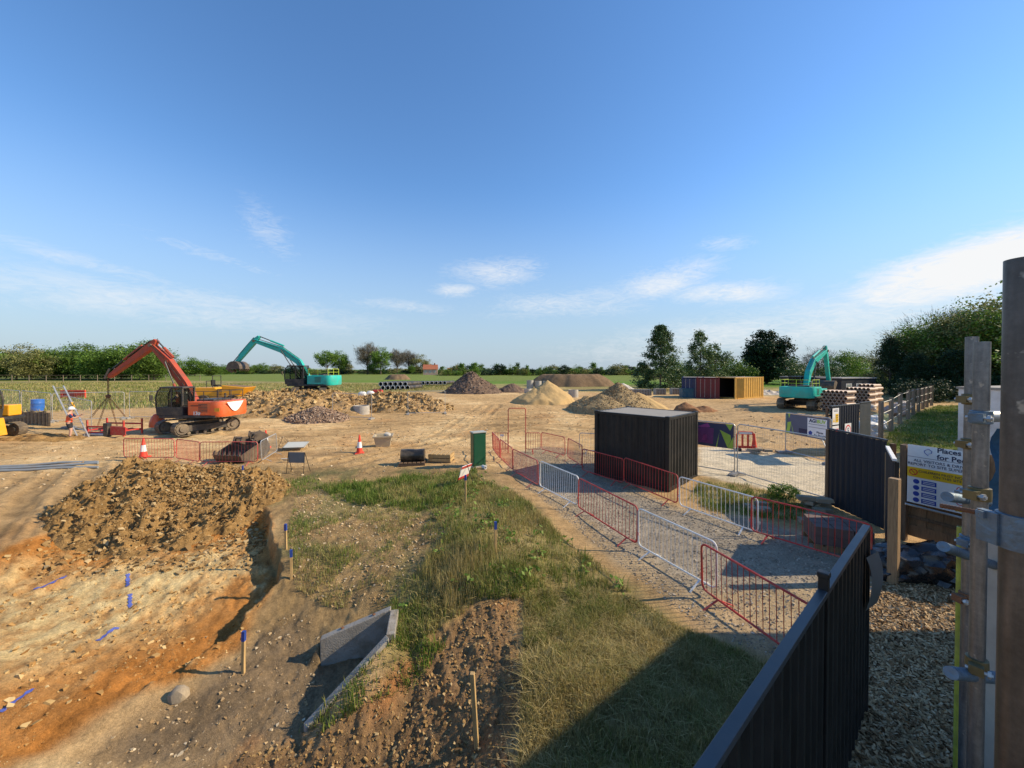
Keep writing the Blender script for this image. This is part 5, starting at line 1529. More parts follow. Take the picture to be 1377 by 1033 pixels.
# ------------------------------------------------------------------ scaffold round the neighbouring plot (camera stands on it)
SCAF = tube_mat('scaffold_tube', (.09, .095, .10), (.25, .258, .262), (.165, .172, .176))
SCAFB = tube_mat('scaffold_tube_brown', (.06, .057, .056), (.15, .142, .138), (.10, .096, .093))
M_CLAMP = mat('clamp_bluegrey', (.13, .19, .25), .5, .25, 20, metal=.5, bump=.3, dirt=(.12, .09, .06), dirt_amt=.5, dirt_scale=14)
M_BRASS = mat('clamp_yellow', (.15, .12, .055), .45, .2, 20, metal=.4)
def tube_thing(name, label, x, y, z0, z1, r, m, lean=(0, 0)):
    t = thing(name, label, 'scaffold', (x, y, z0))
    n = 40
    prof = [(r, 0), (r, z1 - z0), (r - .004, z1 - z0 + .0005), (r - .004, z1 - z0 - .25)]
    MB().lathe(prof, n).build('tube', m, t)
    return t
def coupler(parent, z, r, m, turn, side=.05):
    c = MB()
    c.lathe([(r + .001, z - .028), (r + .009, z - .026), (r + .010, z), (r + .009, z + .026), (r + .001, z + .028)], 20)
    R = Matrix.Rotation(turn, 3, 'Z')
    c.box(R @ Vector((r + .025, 0, 0)) + Vector((0, 0, z)), (.032, .042, .036), R)
    o = c.build('coupler', m, parent)
    b = MB().cyl(R @ Vector((r + .03, -.03, 0)) + Vector((0, 0, z)), R @ Vector((r + .03, .045, 0)) + Vector((0, 0, z)), .007, 8).cyl(R @ Vector((r + .03, .03, 0)) + Vector((0, 0, z)), R @ Vector((r + .03, .04, 0)) + Vector((0, 0, z)), .014, 6)
    b.build('bolt', M_GALV, o)
    return o
def zat(py, Y): return at(1310, py, Y).z
s2 = tube_thing('scaffold_standard', 'upright grey scaffold tube with couplers, second from the right edge', 1.955, 1.60, -.0, zat(460, 1.6), .0242, SCAF)
for py, m, tn in ((561, M_CLAMP, 3.6), (664, M_BRASS, 3.4), (893, M_BRASS, 3.8)): coupler(s2, zat(py, 1.6), .0242, m, tn)
s1 = tube_thing('scaffold_standard', 'slim scaffold tube standing just behind the thicker one', 2.372, 1.985, 0, zat(453, 1.98), .0242, SCAF)
for py, m, tn in ((537, M_BRASS, 3.3), (597, M_BRASS, 3.3), (665, M_CLAMP, 3.3), (728, M_CLAMP, 3.5), (805, M_RUST, 3.2)): coupler(s1, zat(py, 1.98), .0242, m, tn)
ly = tube_thing('lime_pole', 'thin lime green pole fixed to the scaffold above the wood chips', 2.42, 2.06, 0, zat(709, 2.06), .016, mat('lime_pole', (.33, .36, .05), .5, .3, 12, dirt=(.14, .13, .06), dirt_amt=.7, dirt_scale=5))
bg_ = tube_thing('scaffold_standard', 'biggest scaffold tube with a band clamp, cut off by the right edge', .872, .655, -.0, at(1370, 348, .655).z, .0242, SCAFB)
zc_ = at(1350, 715, .655).z
cl = MB().lathe([(.0245, zc_ - .03), (.0285, zc_ - .029), (.0285, zc_ + .029), (.0245, zc_ + .03)], 40).box((-.0265, .022, zc_), (.012, .03, .055)).box((-.031, .028, zc_ + .02), (.014, .012, .012))
clo = cl.build('band_clamp', M_CLAMP, bg_)
bl = MB()
z_ = zc_ + .02
dirb = Vector((-.62, .78, 0)).normalized(); p0 = Vector((-.022, .022, z_))
bl.cyl(p0, p0 + dirb * .016, .0085, 6)
for k in range(11): bl.lathe([(.0035, -.001), (.0048, 0), (.0035, .001)], 8)
for k in range(11):
    q0 = p0 + dirb * (.016 + .0042 * k); bl.tube([q0, q0 + dirb * .0021, q0 + dirb * .0042], .0045, 10, r1=.0036)
bl.v = bl.v; bl.build('rusty_bolt', M_RUST, clo)
# ledgers and transoms
def rod(name, label, a, b, r, m):
    t = thing(name, label, 'scaffold', (0, 0, 0)); c = MB().cyl(a, b, r, 16).build('tube', m, t); return t
rod('scaffold_ledger', 'horizontal scaffold tube beside the blue netting', (2.02, 1.66, zat(560, 1.66)), (4.0, 1.72, zat(563, 1.7)), .0242, M_GALV)
rod('scaffold_transom', 'short horizontal tube stub low on the scaffold', (1.80, 1.56, zat(905, 1.56)), (2.3, 1.72, zat(915, 1.72)), .0242, M_CLAMP)
rod('scaffold_transom', 'short tube stub beside the information board', (2.16, 1.9, zat(668, 1.9)), (2.6, 2.1, zat(676, 2.1)), .0242, M_CLAMP)
rod('scaffold_transom', 'tube stub above the rubbish bags', (2.1, 1.86, zat(735, 1.86)), (2.7, 2.14, zat(760, 2.14)), .0242, M_CLAMP)
# debris netting
nt_ = MB(); vs_, fs = [], []
for i in range(25):
    for j in range(30):
        x = 2.98 + 1.4 * i / 24; z = 3.78 - 1.5 * j / 29
        vs_.append((x + .02 * math.sin(j * .5) + .12 * (j / 29) ** 2, 2.36 + .05 * math.sin(i * 1.1 + .2 * j) + .03 * math.sin(j * .9), z))
for i in range(24):
    for j in range(29): fs.append((i * 30 + j, (i + 1) * 30 + j, (i + 1) * 30 + j + 1, i * 30 + j + 1))
o = nt_.add(vs_, fs).build('debris_netting', mat('netting_blue', (.025, .085, .15), .7, .3, 30), None); tag(o, 'blue debris netting hanging on the scaffold behind the big tube', 'netting')
o = MB().box((2.66, 2.1, 2.3), (.012, .22, 1.9), Matrix.Rotation(.05, 3, 'Y')).build('pale_board', mat('pale_board', (.40, .36, .30), .8, .15, 6), None, smooth=0); tag(o, 'pale board edge hanging inside the scaffold near the big tube', 'board')

# plots under construction on the right: gable end that throws the shade over the corner
M_BRICK = None
def brick_mat():
    m, N, L, P = nmat('house_brick')
    tc = N.new('ShaderNodeTexCoord'); mp = N.new('ShaderNodeMapping'); mp.inputs['Rotation'].default_value = (math.pi / 2, 0, math.pi / 2); L.new(tc.outputs['Object'], mp.inputs[0])
    b = N.new('ShaderNodeTexBrick'); b.inputs['Scale'].default_value = 4.5; b.inputs['Color1'].default_value = (.30, .12, .07, 1); b.inputs['Color2'].default_value = (.38, .17, .10, 1); b.inputs['Mortar'].default_value = (.4, .37, .32, 1)
    L.new(mp.outputs[0], b.inputs['Vector']); L.new(b.outputs[0], P.inputs['Base Color']); P.inputs['Roughness'].default_value = .85
    return m
ho = thing('house', 'gable-ended brick house just outside the right edge', 'house', (10.9, 6.0, 0))
ev, rg = 5.35, 10.4
MB().prism([(0, 0), (-11.4, 0), (-11.4, ev), (-5.7, rg), (0, ev)], 0, 8.0, Matrix(((0, 1, 0, 0), (1, 0, 0, 0), (0, 0, 1, 0), (0, 0, 0, 1)))).build('wall', brick_mat(), ho, smooth=0)
ro = MB()
for (y0, z0, y1, z1) in ((.3, ev - .25, -5.7, rg + .06), (-5.7, rg + .06, -11.7, ev - .25)):
    ro.add([(-.15, y0, z0), (8.1, y0, z0), (8.1, y1, z1), (-.15, y1, z1), (-.15, y0, z0 + .12), (8.1, y0, z0 + .12), (8.1, y1, z1 + .12), (-.15, y1, z1 + .12)], [(0, 1, 2, 3), (7, 6, 5, 4), (0, 4, 5, 1), (1, 5, 6, 2), (2, 6, 7, 3), (3, 7, 4, 0)])
ro.build('roof', mat('roof_tile', (.2, .09, .06), .8, .2, 3, bump=.4), ho, smooth=0)

# ------------------------------------------------------------------ ground clutter near the gate
def lump(name, loc, size, seed, m, label, cat, amp=.25, sc=2.2, flat=.5, group=None, sub=4, parent=None):
    bm = bmesh.new(); bmesh.ops.create_icosphere(bm, subdivisions=sub, radius=1.0)
    co = np.array([v.co[:] for v in bm.verts])
    n = fbm(co[:, 0] * sc + seed, co[:, 1] * sc + co[:, 2] * sc * 1.3, 1.0, 4, seed) + .6 * (ridged(co[:, 0] * sc + co[:, 2], co[:, 1] * sc - co[:, 2] * .7, 1.6, 3, seed + 9) - .6)
    co = co * (1 + amp * n)[:, None]
    co[:, 2] = np.where(co[:, 2] < -flat, -flat + (co[:, 2] + flat) * .1, co[:, 2]) + flat
    for v, c in zip(bm.verts, co): v.co = Vector(c) * 1.0
    me = bpy.data.meshes.new(name); bm.to_mesh(me); bm.free(); me.materials.append(m)
    me.polygons.foreach_set('use_smooth', [True] * len(me.polygons)); me.set_sharp_from_angle(angle=math.radians(30))
    o = bpy.data.objects.new(name, me); COL.objects.link(o); o.location = loc; o.scale = size
    if parent: o.parent = parent
    else: tag(o, label, cat, group)
    return o
M_BIN = mat('bin_bag_black', (.012, .012, .014), .28, .3, 8, spec=.6)
p = gp(1240, 786); lump('rubbish_bag', p + Vector((-.15, .35, -.05)), (.62, .45, .40), 3, M_BIN, 'shiny black rubbish bag nearest the timber gate post', 'bag', .22, 2.6, .6, 'rubbish bags under the site board')
p = gp(1275, 790); lump('rubbish_bag', p + Vector((.05, .35, -.05)), (.60, .5, .46), 8, M_BIN, 'shiny black rubbish bag nearest the scaffold', 'bag', .24, 2.4, .6, 'rubbish bags under the site board')
# pallet of brown blocks
def pallet(loc, rz, label, w=1.1, d=.9, cat='pallet', m=None):
    t = thing('pallet', label, cat, loc, rz); m = m or M_TIMBER
    for k in range(6): MB().box((-w / 2 + w * (k + .5) / 6, 0, .125), (w / 6 * .72, d, .02)).build('deck_slat', m, t, smooth=0)
    for y in (-d / 2 + .05, 0, d / 2 - .05): MB().box((0, y, .055), (w, .08, .11)).build('bearer', m, t, smooth=0)
    return t
p = gp(1140, 742)
pallet(p + Vector((0, .3, 0)), math.radians(-22), 'weathered pallet under the brown blocks in the shade')
M_BLOCK = mat('brown_paving_block', (.15, .10, .085), .8, .2, 5, bump=.3)
bb = MB().box((0, 0, .10), (.34, .27, .2)).mesh('paving_block', M_BLOCK, 0)
bp = thing('block_pack', 'pack of brown paving blocks on the shaded pallet', 'blocks', p + Vector((0, .3, .137)), math.radians(-22))
for ix in range(3):
    for iy in range(3):
        for iz in range(2): link('block', bb, bp, loc=(-.36 + .36 * ix, -.29 + .29 * iy, .205 * iz))
M_SLAB = mat('buff_stone', (.34, .27, .18), .85, .22, 5, bump=.4, dirt=(.2, .15, .1), dirt_amt=.5)
rnd = random.Random(4)
sl = [MB().box((0, 0, .06), (.30 + .07 * k, .22, .10), taper=.9).mesh('rough_stone', M_SLAB, 0) for k in range(3)]
def slab_pile(px, py, n, spread, label, group, lay=3):
    c = gp(px, py)
    for k in range(n):
        x, y = c.x + rnd.uniform(-spread, spread), c.y + rnd.uniform(-.35, .35)
        o = link('rough_stone', sl[k % 3], None, loc=(x, y, Hg(x, y) + .12 * (k % lay) - .01), rot=(rnd.uniform(-.06, .06), rnd.uniform(-.06, .06), rnd.uniform(-.5, .5)))
        tag(o, label, 'stone', group)
slab_pile(1101, 684, 11, .42, 'rough stone slab in the stack at the foot of the hoarding', 'stone slabs by the hoarding')
slab_pile(1030, 609, 8, .8, 'stone slab in the low pile across the haul road', 'stone slabs across the haul road', 2)
slab_pile(1028, 682, 5, .5, 'flat stone lying behind the red barrier in the verge', 'stones in the verge', 1)
slab_pile(1090, 700, 3, .4, 'loose stone lying in the shade by the pallet', 'loose stones by the pallet', 1)
o = MB().lathe([(.06, 0), (.06, .1), (.055, .14), (.03, .17), (0, .18)], 14).build('orange_object', mat('object_terracotta', (.45, .10, .05), .4, .1, 8), None)  # unidentified small reddish object, gives no light
q = at(1112, 1026, 3.2); o.location = (q.x, q.y, Hg(q.x, q.y)); 
fx = plane_pt(1112, 1024, .35); o.location = (fx[0], fx[1], Hg(*fx)); o.scale = (1.0, 1.0, 2.0); tag(o, 'small terracotta orange rounded thing at the foot of the dark fence', 'lamp')

# ------------------------------------------------------------------ green cabinet, tub, pallets in the middle ground
gc = gp(643, 627)
t = thing('utility_cabinet', 'dark green utility cabinet with a pale top beside the footpath gate', 'cabinet', gc, math.radians(-62))
M_GREENC = mat('cabinet_green', (.012, .085, .042), .35, .12, 3, coat=.2, dirt=(.06, .09, .05), dirt_amt=.3)
MB().box((0, 0, .73), (.34, .56, 1.4)).build('body', M_GREENC, t, smooth=0, bevel=.012)
MB().box((0, 0, 1.45), (.40, .62, .05)).build('lid', mat('cabinet_lid', (.38, .40, .36), .5, .15, 4, dirt=DUST, dirt_amt=.4), t, smooth=0, bevel=.012)
MB().box((0, 0, .02), (.44, .66, .08)).build('plinth', M_CONC, t, smooth=0)
MB().box((.174, 0, .72), (.008, .50, 1.26)).build('door', M_GREENC, t, smooth=0, bevel=.004)
o = MB().lathe([(.07, -.12), (.07, .12), (.05, .12), (.05, -.12)], 16, closed=True).build('pipe_offcut', M_WHITEP, None); p = gp(651, 631); o.location = p + Vector((0, 0, .07)); o.rotation_euler = (math.pi / 2, 0, .6); tag(o, 'short white pipe offcut lying at the foot of the green cabinet', 'pipe')
p = gp(515.5, 600.5)
t = thing('mortar_tub', 'cream plastic mortar tub on the open sand', 'tub', p, .25)
M_TUB = mat('tub_cream', (.46, .38, .25), .6, .15, 3, dirt=(.3, .22, .13), dirt_amt=.6)
MB().add([(sx * w, sy * d_, z) for (z, w, d_) in ((0, .34, .34), (.62, .46, .46), (.62, .41, .41), (.05, .30, .30)) for (sx, sy) in ((-1, -1), (1, -1), (1, 1), (-1, 1))],
         [(3, 2, 1, 0)] + [(4 * k + i, 4 * k + (i + 1) % 4, 4 * k + 4 + (i + 1) % 4, 4 * k + 4 + i) for k in range(3) for i in range(4)] + [(12, 13, 14, 15)]).build('shell', M_TUB, t, smooth=0, bevel=.015)
MB().add([(sx * w, sy * w, z) for (z, w) in ((.56, .455), (.56, .50), (.64, .51), (.64, .46)) for (sx, sy) in ((-1, -1), (1, -1), (1, 1), (-1, 1))],
         [(4 * k + i, 4 * k + (i + 1) % 4, 4 * ((k + 1) % 4) + (i + 1) % 4, 4 * ((k + 1) % 4) + i) for k in range(4) for i in range(4)]).build('rim', M_TUB, t, smooth=0)
lump('rubble', (.2, .05, .5), (.2, .2, .18), 5, M_CONC, None, None, .3, 2, .5, sub=2, parent=t)
p = gp(553, 626); pallet(p + Vector((0, .3, 0)), .12, 'dark pallet under the black sheeting roll', m=M_TIMBERD)
o = MB().lathe([(.02, -.5), (.26, -.5), (.27, -.2), (.255, .1), (.27, .5), (.10, .5)], 18).build('sheeting_roll', mat('black_polythene', (.02, .02, .02), .35, .3, 6, dirt=DUST, dirt_amt=.4), None); o.location = p + Vector((0, .3, .38)); o.rotation_euler = (math.pi / 2, 0, math.radians(96)); tag(o, 'lumpy black polythene roll lying on the dark pallet', 'roll')
p = gp(592, 622)
t = thing('timber_crate', 'pale timber crate beside the black polythene roll', 'crate', p + Vector((0, .3, 0)), -.1)
for s in (-1, 1):
    for z in (.12, .28): MB().box((0, s * .35, z), (1.0, .022, .13)).build('side_board', M_STAKE, t, smooth=0)
    for z in (.12, .28): MB().box((s * .49, 0, z), (.022, .68, .13)).build('end_board', M_STAKE, t, smooth=0)
for k in range(5): MB().box((-.4 + .2 * k, 0, .37), (.16, .76, .02)).build('top_slat', M_STAKE, t, smooth=0)
for y in (-.3, .3): MB().box((0, y, .03), (1.0, .09, .07)).build('bearer', M_TIMBERD, t, smooth=0)

# ------------------------------------------------------------------ concrete headwall in the ditch
M_HEADW = mat('headwall_concrete', (.30, .275, .235), .88, .18, 4, bump=.4, dirt=(.17, .13, .08), dirt_amt=.85, dirt_scale=3)
hw = thing('headwall', 'concrete headwall with splayed wings set in the ditch', 'headwall', (0, 0, 0))
def slab(p_lo, p_hi, thick, zb0, zb1, zt0, zt1, nrm):
    """wall between two plan points with sloping top"""
    a, b = Vector((*p_lo, 0)), Vector((*p_hi, 0)); n = Vector(nrm).normalized() * thick
    v = [(a.x, a.y, zb0), (b.x, b.y, zb1), (b.x, b.y, zt1), (a.x, a.y, zt0)]
    return MB().add(v + [(q[0] + n.x, q[1] + n.y, q[2]) for q in v], [(0, 1, 2, 3), (7, 6, 5, 4), (0, 4, 5, 1), (1, 5, 6, 2), (2, 6, 7, 3), (3, 7, 4, 0)])
A = plane_pt(525, 820, -.05); B = plane_pt(430, 861, -.42); Cc = plane_pt(519, 853, -.05); D = plane_pt(408, 972, -.72)
zf = -.95
far_w = slab(A, B, .13, zf, zf, -.05, -.42, (-.2, 1, 0)); far_w.build('far_wing', M_HEADW, hw, smooth=0, bevel=.015)
near_w = slab(Cc, D, .12, zf, zf, -.05, -.72, (.7, -.75, 0)); near_w.build('near_wing', M_HEADW, hw, smooth=0, bevel=.015)
slab(A, Cc, .14, zf, zf, -.05, -.05, (1, .2, 0)).build('back_wall', M_HEADW, hw, smooth=0, bevel=.015)
MB().add([(A[0], A[1], zf + .0), (B[0], B[1], zf + .0), (D[0], D[1], zf + .0), (Cc[0], Cc[1], zf + .0), (A[0], A[1], zf - .15), (B[0], B[1], zf - .15), (D[0], D[1], zf - .15), (Cc[0], Cc[1], zf - .15)], [(0, 1, 2, 3), (7, 6, 5, 4), (0, 4, 5, 1), (1, 5, 6, 2), (2, 6, 7, 3), (3, 7, 4, 0)]).build('apron', M_HEADW, hw, smooth=0)
mid = (Vector((*A, 0)) + Vector((*Cc, 0))) / 2
MB().lathe([(.16, -.04), (.22, -.04), (.22, .03), (.16, .03)], 20, closed=True).build('outlet_pipe', M_BLACKP, hw).matrix_local = Matrix.Translation((mid.x - .02, mid.y, -.6)) @ Matrix.Rotation(math.pi / 2, 4, 'Y')
for f in (.25, .7):
    q_ = Vector((*A, -.05)).lerp(Vector((*B, -.42)), f)
    MB().lathe([(.02, 0), (.03, .012), (.02, .02)], 10).build('lifting_socket', M_RUST, hw).location = q_ + Vector((-.01, .06, .0))
p = gp(233, 946); lump('boulder', p + Vector((0, .1, -.08)), (.15, .12, .17), 12, M_SLAB, 'squarish pale stone block sitting on the grey mud', 'stone', .18, 1.2, .5, sub=2)
# ------------------------------------------------------------------ heaps
M_SPOIL = soil_mat('dark_spoil', const=(.155, .105, .075), s1=1.8, s2=9, bump=1.0, var=.5, speck=(9.0, .16, (.36, .30, .23)))
M_RUBBLE = soil_mat('stony_rubble', const=(.36, .23, .105), s1=1.2, s2=6, bump=1.2, var=.6, speck=(5.0, .22, (.58, .44, .25)))
M_GRAVH = soil_mat('pink_gravel', const=(.30, .205, .14), s1=4, s2=18, bump=1.2, var=.5, speck=(16.0, .2, (.45, .36, .27)))
M_SANDH = soil_mat('sharp_sand', const=(.47, .32, .145), s1=1.2, s2=14, bump=.5, var=.2)
M_SANDG = soil_mat('gravelly_sand', const=(.31, .225, .115), s1=3, s2=16, bump=1.1, var=.5, speck=(15.0, .2, (.5, .42, .3)))
M_CHALK = soil_mat('pale_stone', const=(.52, .47, .40), s1=2, s2=10, bump=.9, var=.3)
M_TOPSOIL = soil_mat('topsoil', const=(.20, .135, .08), s1=1.2, s2=5, bump=1.0, var=.35)
M_CLODS = soil_mat('clay_clods', const=(.31, .185, .07), s1=1.8, s2=10, bump=1.5, var=.6, speck=(7.0, .13, (.52, .40, .23)))

def heap(name, label, c, rx, ry, h, m, rz=0.0, pw=1.0, amp=.12, sc=1.2, amp2=.05, sc2=4.0, seed=1, na=110, nr=46, ridge=0.0, ridge2=0.0, peaks=None, group=None, top=1.0, drop=.12):
    """loose material tipped on the ground: slumped cone with lumps, skirt sunk in the earth"""
    A_, R_ = np.meshgrid(np.linspace(0, 2 * np.pi, na, endpoint=False), np.linspace(0, 1, nr) ** .85, indexing='ij')
    edge = 1 + .16 * fbm(np.cos(A_) * 2 + seed, np.sin(A_) * 2 - seed, 1, 3, seed)
    lx, ly = R_ * np.cos(A_) * rx * edge, R_ * np.sin(A_) * ry * edge
    prof = np.clip(1 - R_, 0, 1)
    z = np.zeros_like(lx)
    if peaks:
        for (px_, py_, ph, pr) in peaks:
            d_ = np.hypot(lx - px_, ly - py_) / pr
            z = np.maximum(z, ph * np.clip(1 - d_, 0, 1) ** pw)
        z = z * sstep(0, .18, prof)
    else:
        z = h * np.minimum(prof / top, 1) ** pw
        z = h * (sstep(-.15, 1.1, z / h) * .5 + z / h * .5)
    f = sstep(0, .25, prof)
    z = z + (amp * fbm(lx, ly, sc, 4, seed + 3) + amp2 * fbm(lx, ly, sc2, 3, seed + 5) + ridge * (ridged(lx, ly, sc * 1.5, 3, seed + 7) - .55) + ridge2 * (ridged(lx, ly, sc * 5.0, 3, seed + 8) - .6)) * f
    co, si = math.cos(rz), math.sin(rz)
    X, Y = c[0] + lx * co - ly * si, c[1] + lx * si + ly * co
    Z = Hgv(X, Y) + z - drop * (1 - f)
    ia = np.arange(na)[:, None] * nr + np.arange(nr - 1)[None]; ib = np.roll(np.arange(na), -1)[:, None] * nr + np.arange(nr - 1)[None]
    q_ = np.stack([ia, ia + 1, ib + 1, ib], -1).reshape(-1, 4)
    o0 = np.array([c[0], c[1], Hg(c[0], c[1])])
    me = np_mesh(name, np.c_[X.ravel(), Y.ravel(), Z.ravel()] - o0, q_, None, m, True)
    o = put(name, me, label, 'heap', group=group); o.location = o0
    return o

def hp(px, py): p = gp(px, py); return (p.x, p.y)
GH = 'tipped heaps about the yard'
heap('soil_heap', 'broad bank of churned brown clods behind the clay pit', (-10.35, 12.1), 3.25, 2.9, .62, M_CLODS, .35, 1.0, .16, .9, .10, 4.5, 11, 320, 190, ridge=.46, ridge2=.26, peaks=[(-1.7, 1.2, 1.15, 2.7), (-.6, .4, .82, 2.9), (1.0, -.2, .55, 2.5), (.6, 1.0, .62, 2.2)])
heap('clay_heap', 'small orange clay clump at the bottom of the ditch', (-3.75, 4.35), .75, .5, .16, soil_mat('orange_clay_clump', const=(.40, .16, .045), s1=3, s2=14, bump=1.0, var=.4), 0.2, 1, .05, 2.5, .04, 8, 13, 90, 40, ridge=.06)
heap('stone_mound', 'long stony mound carrying the teal excavator', (-19.6, 35.6), 7.2, 5.4, 1.45, M_RUBBLE, .02, .7, .18, .5, .12, 1.6, 17, 260, 110, ridge=.5, ridge2=.35, top=.55)
heap('stone_bank', 'lower stony bank of broken yellow rock right of the teal excavator', (-11.0, 37.2), 5.6, 3.6, 1.15, M_RUBBLE, -.05, .8, .18, .6, .12, 1.7, 19, 220, 100, ridge=.45, ridge2=.35, top=.6)
heap('gravel_heap', 'pinkish gravel heap in front of the stony mound', hp(428, 565), 2.6, 2.1, 1.0, M_GRAVH, 0, 1.0, .06, 1.2, .04, 4, 23, 110, 46, ridge=.08, group=GH)
heap('spoil_heap', 'tall dark spoil heap in the middle distance', hp(634, 528), 4.6, 4.2, 3.1, M_SPOIL, 0, 1.0, .22, .7, .12, 2.2, 29, 160, 70, ridge=.35, ridge2=.22, group=GH)
heap('spoil_heap', 'small dark spoil heap beside the concrete rings', hp(688, 527), 2.5, 2.0, 1.45, M_SPOIL, 0, 1.0, .15, .9, .08, 2.5, 31, 90, 36, ridge=.22, group=GH)
heap('sand_heap', 'clean yellow sand heap in the middle of the yard', hp(730, 541), 3.6, 2.9, 2.2, M_SANDH, 0, 1.0, .10, .6, .04, 2.5, 37, 130, 60, peaks=[(.6, .7, 2.35, 3.6), (-.9, .1, 1.5, 3.0), (-.2, -1.1, 1.15, 2.4)], group=GH)
heap('sand_heap', 'big sand and gravel heap just behind the black container', hp(822, 551), 4.8, 3.7, 2.2, M_SANDG, .1, 1.0, .12, .6, .06, 2.5, 41, 150, 70, peaks=[(.9, .6, 2.45, 3.7), (-1.3, -.9, 1.65, 3.3), (-2.2, .6, 1.2, 2.6)], group=GH)
heap('sand_heap', 'smooth yellow sand slope on the right flank of the gravel heap', hp(858, 549), 3.0, 2.3, 1.5, M_SANDH, 0, 1.0, .06, .8, .03, 3, 43, 100, 44, group=GH)
heap('chalk_heap', 'pale stone heap behind the yellow sand', hp(838, 530), 2.9, 2.2, 1.55, M_CHALK, 0, 1.0, .12, .8, .08, 2.4, 47, 90, 36, ridge=.15, group=GH)
heap('soil_bund', 'long flat-topped brown bund before the green field', hp(766, 519), 9.6, 4.6, 2.35, M_TOPSOIL, 0, .8, .12, .3, .08, 1.2, 53, 150, 50, top=.38, group=GH)
heap('soil_heap', 'low grey-brown heap at the edge of the far field', hp(535, 510.5), 4.2, 3, 1.55, M_TOPSOIL, 0, .9, .12, .5, .08, 1.5, 59, 80, 30, top=.5, group=GH)
heap('soil_heap', 'little brown soil heap behind the purple banner', hp(935, 553), 2.2, 1.2, .75, soil_mat('red_soil', const=(.25, .13, .065), s1=2, s2=9, bump=1, var=.4), 0, 1.0, .1, 1, .05, 3, 61, 70, 30, peaks=[(-.9, 0, .85, 1.5), (.8, 0, .45, 1.4)], group=GH)
heap('rubble_heap', 'low pale rubble heap right of the yellow container', hp(1030, 531), 3.4, 1.2, .75, M_CHALK, 0, 1.0, .2, 1, .15, 3, 67, 70, 30, ridge=.2, group=GH)
heap('soil_heap', 'dug earth beside the red trench shoring', hp(58, 590), 2.6, .9, .22, M_CLODS, .1, 1.0, .08, 1.4, .05, 4, 71, 90, 30, ridge=.12, group=GH)

# ------------------------------------------------------------------ concrete rings
def ring(px, py, r, h, label, Y=None):
    p = gp(px, py)
    t = MB().lathe([(r, 0), (r, h), (r - .09, h), (r - .09, .0)], 28, closed=True).build('concrete_ring', M_CONC, None)
    t.location = p + Vector((0, r, -.02)); tag(t, label, 'ring', 'concrete manhole rings')
ring(482, 558.5, .66, .78, 'single concrete ring in front of the stony bank')
ring(713, 522.5, .62, 1.5, 'left tall concrete ring of the stacked trio'); ring(723.8, 522.5, .62, 1.35, 'middle concrete ring of the trio'); ring(734.5, 520.5, .62, 1.15, 'right shorter concrete ring of the trio')
ring(710, 528.8, .52, .65, 'low ring in front of the trio by the dark spoil'); ring(772, 534.8, .62, .95, 'concrete ring between the two sand heaps')

# ------------------------------------------------------------------ pipes
M_PIPEB = mat('black_drain_pipe', (.03, .03, .03), .5, .2, 5, dirt=DUST, dirt_amt=.4)
M_PIPEC = mat('clay_pipe', (.50, .37, .28), .55, .15, 6, dirt=(.35, .22, .15), dirt_amt=.4)
def pipe_mesh(r, L, m, wall=.04, n=18, ribs=0):
    prof = [(r - wall, -L / 2), (r, -L / 2)]
    if ribs:
        for k in range(ribs):
            z = -L / 2 + L * (k + .3) / ribs; prof += [(r, z), (r - .02, z + L * .3 / ribs), (r - .02, z + L * .5 / ribs), (r, z + L * .6 / ribs)]
    prof += [(r, L / 2), (r - wall, L / 2)]
    q = MB().lathe([(a, b) for a, b in prof], n, closed=True)
    q.v = [(p[2], p[0], p[1]) for p in q.v]
    return q
pb = pipe_mesh(.38, 5.0, M_PIPEB, .045, 18).mesh('drain_pipe', M_PIPEB)
pe = pipe_mesh(.385, .04, M_PIPEB, .07, 18).mesh('pale_rim', M_WHITEP)
c0 = gp(531, 524.5)
def drain_pipe(loc, rz, label, group, s=1.0):
    t = thing('drain_pipe', label, 'pipe', loc, rz, group, scale=s)
    link('barrel', pb, t); link('end_rim', pe, t, loc=(-2.5, 0, 0))
for k in range(6): drain_pipe(c0 + Vector((-1.9 + .80 * k, 2.6 + .1 * k, .98)), math.radians(78), 'black drain pipe in the top row of the large stack', 'large pipes, top row')
for k in range(6): drain_pipe(c0 + Vector((-1.5 + .80 * k, 2.5 + .1 * k, .35)), math.radians(78), 'black drain pipe in the bottom row of the large stack', 'large pipes, bottom row')
c1 = gp(574, 519.5)
for k in range(8): drain_pipe(c1 + Vector((-2.4 + .82 * k + (.4 if k > 1 else 0), 2.6 + .3 * k, .35 + .25)), math.radians(76), 'black drain pipe in the single row beyond the large stack', 'smaller pipes in a single row', .92)
cl_me = pipe_mesh(.145, 1.5, M_PIPEC, .028, 14)
cl_me.lathe([], 3) if False else None
clay = cl_me.mesh('clay_pipe', M_PIPEC)
def clay_stack(px, py, cols, rows, rz, label, group, lift=0.0):
    p = gp(px, py); d_ = Vector((math.cos(rz), math.sin(rz), 0)); n_ = Vector((-d_.y, d_.x, 0))
    for r in range(rows):
        for c in range(cols):
            o = link('clay_pipe', clay, None, loc=p + d_ * .75 + n_ * ((c - cols / 2) * .298 + (.149 if r % 2 else 0)) + Vector((0, 0, .15 + r * .255 + lift)), rot=(0, 0, rz))
            tag(o, label, 'pipe', group)
rzc = math.atan2(.45, .9)
clay_stack(1119, 555, 6, 7, rzc, 'terracotta clay pipe in the stack nearest the teal excavator', 'clay pipes in the near stack')
clay_stack(1150, 549, 6, 7, rzc, 'terracotta clay pipe in the middle stack behind the hoarding', 'clay pipes in the middle stack')
clay_stack(1164, 546.5, 4, 8, rzc, 'terracotta clay pipe in the far stack beside the post fence', 'clay pipes in the far stack')
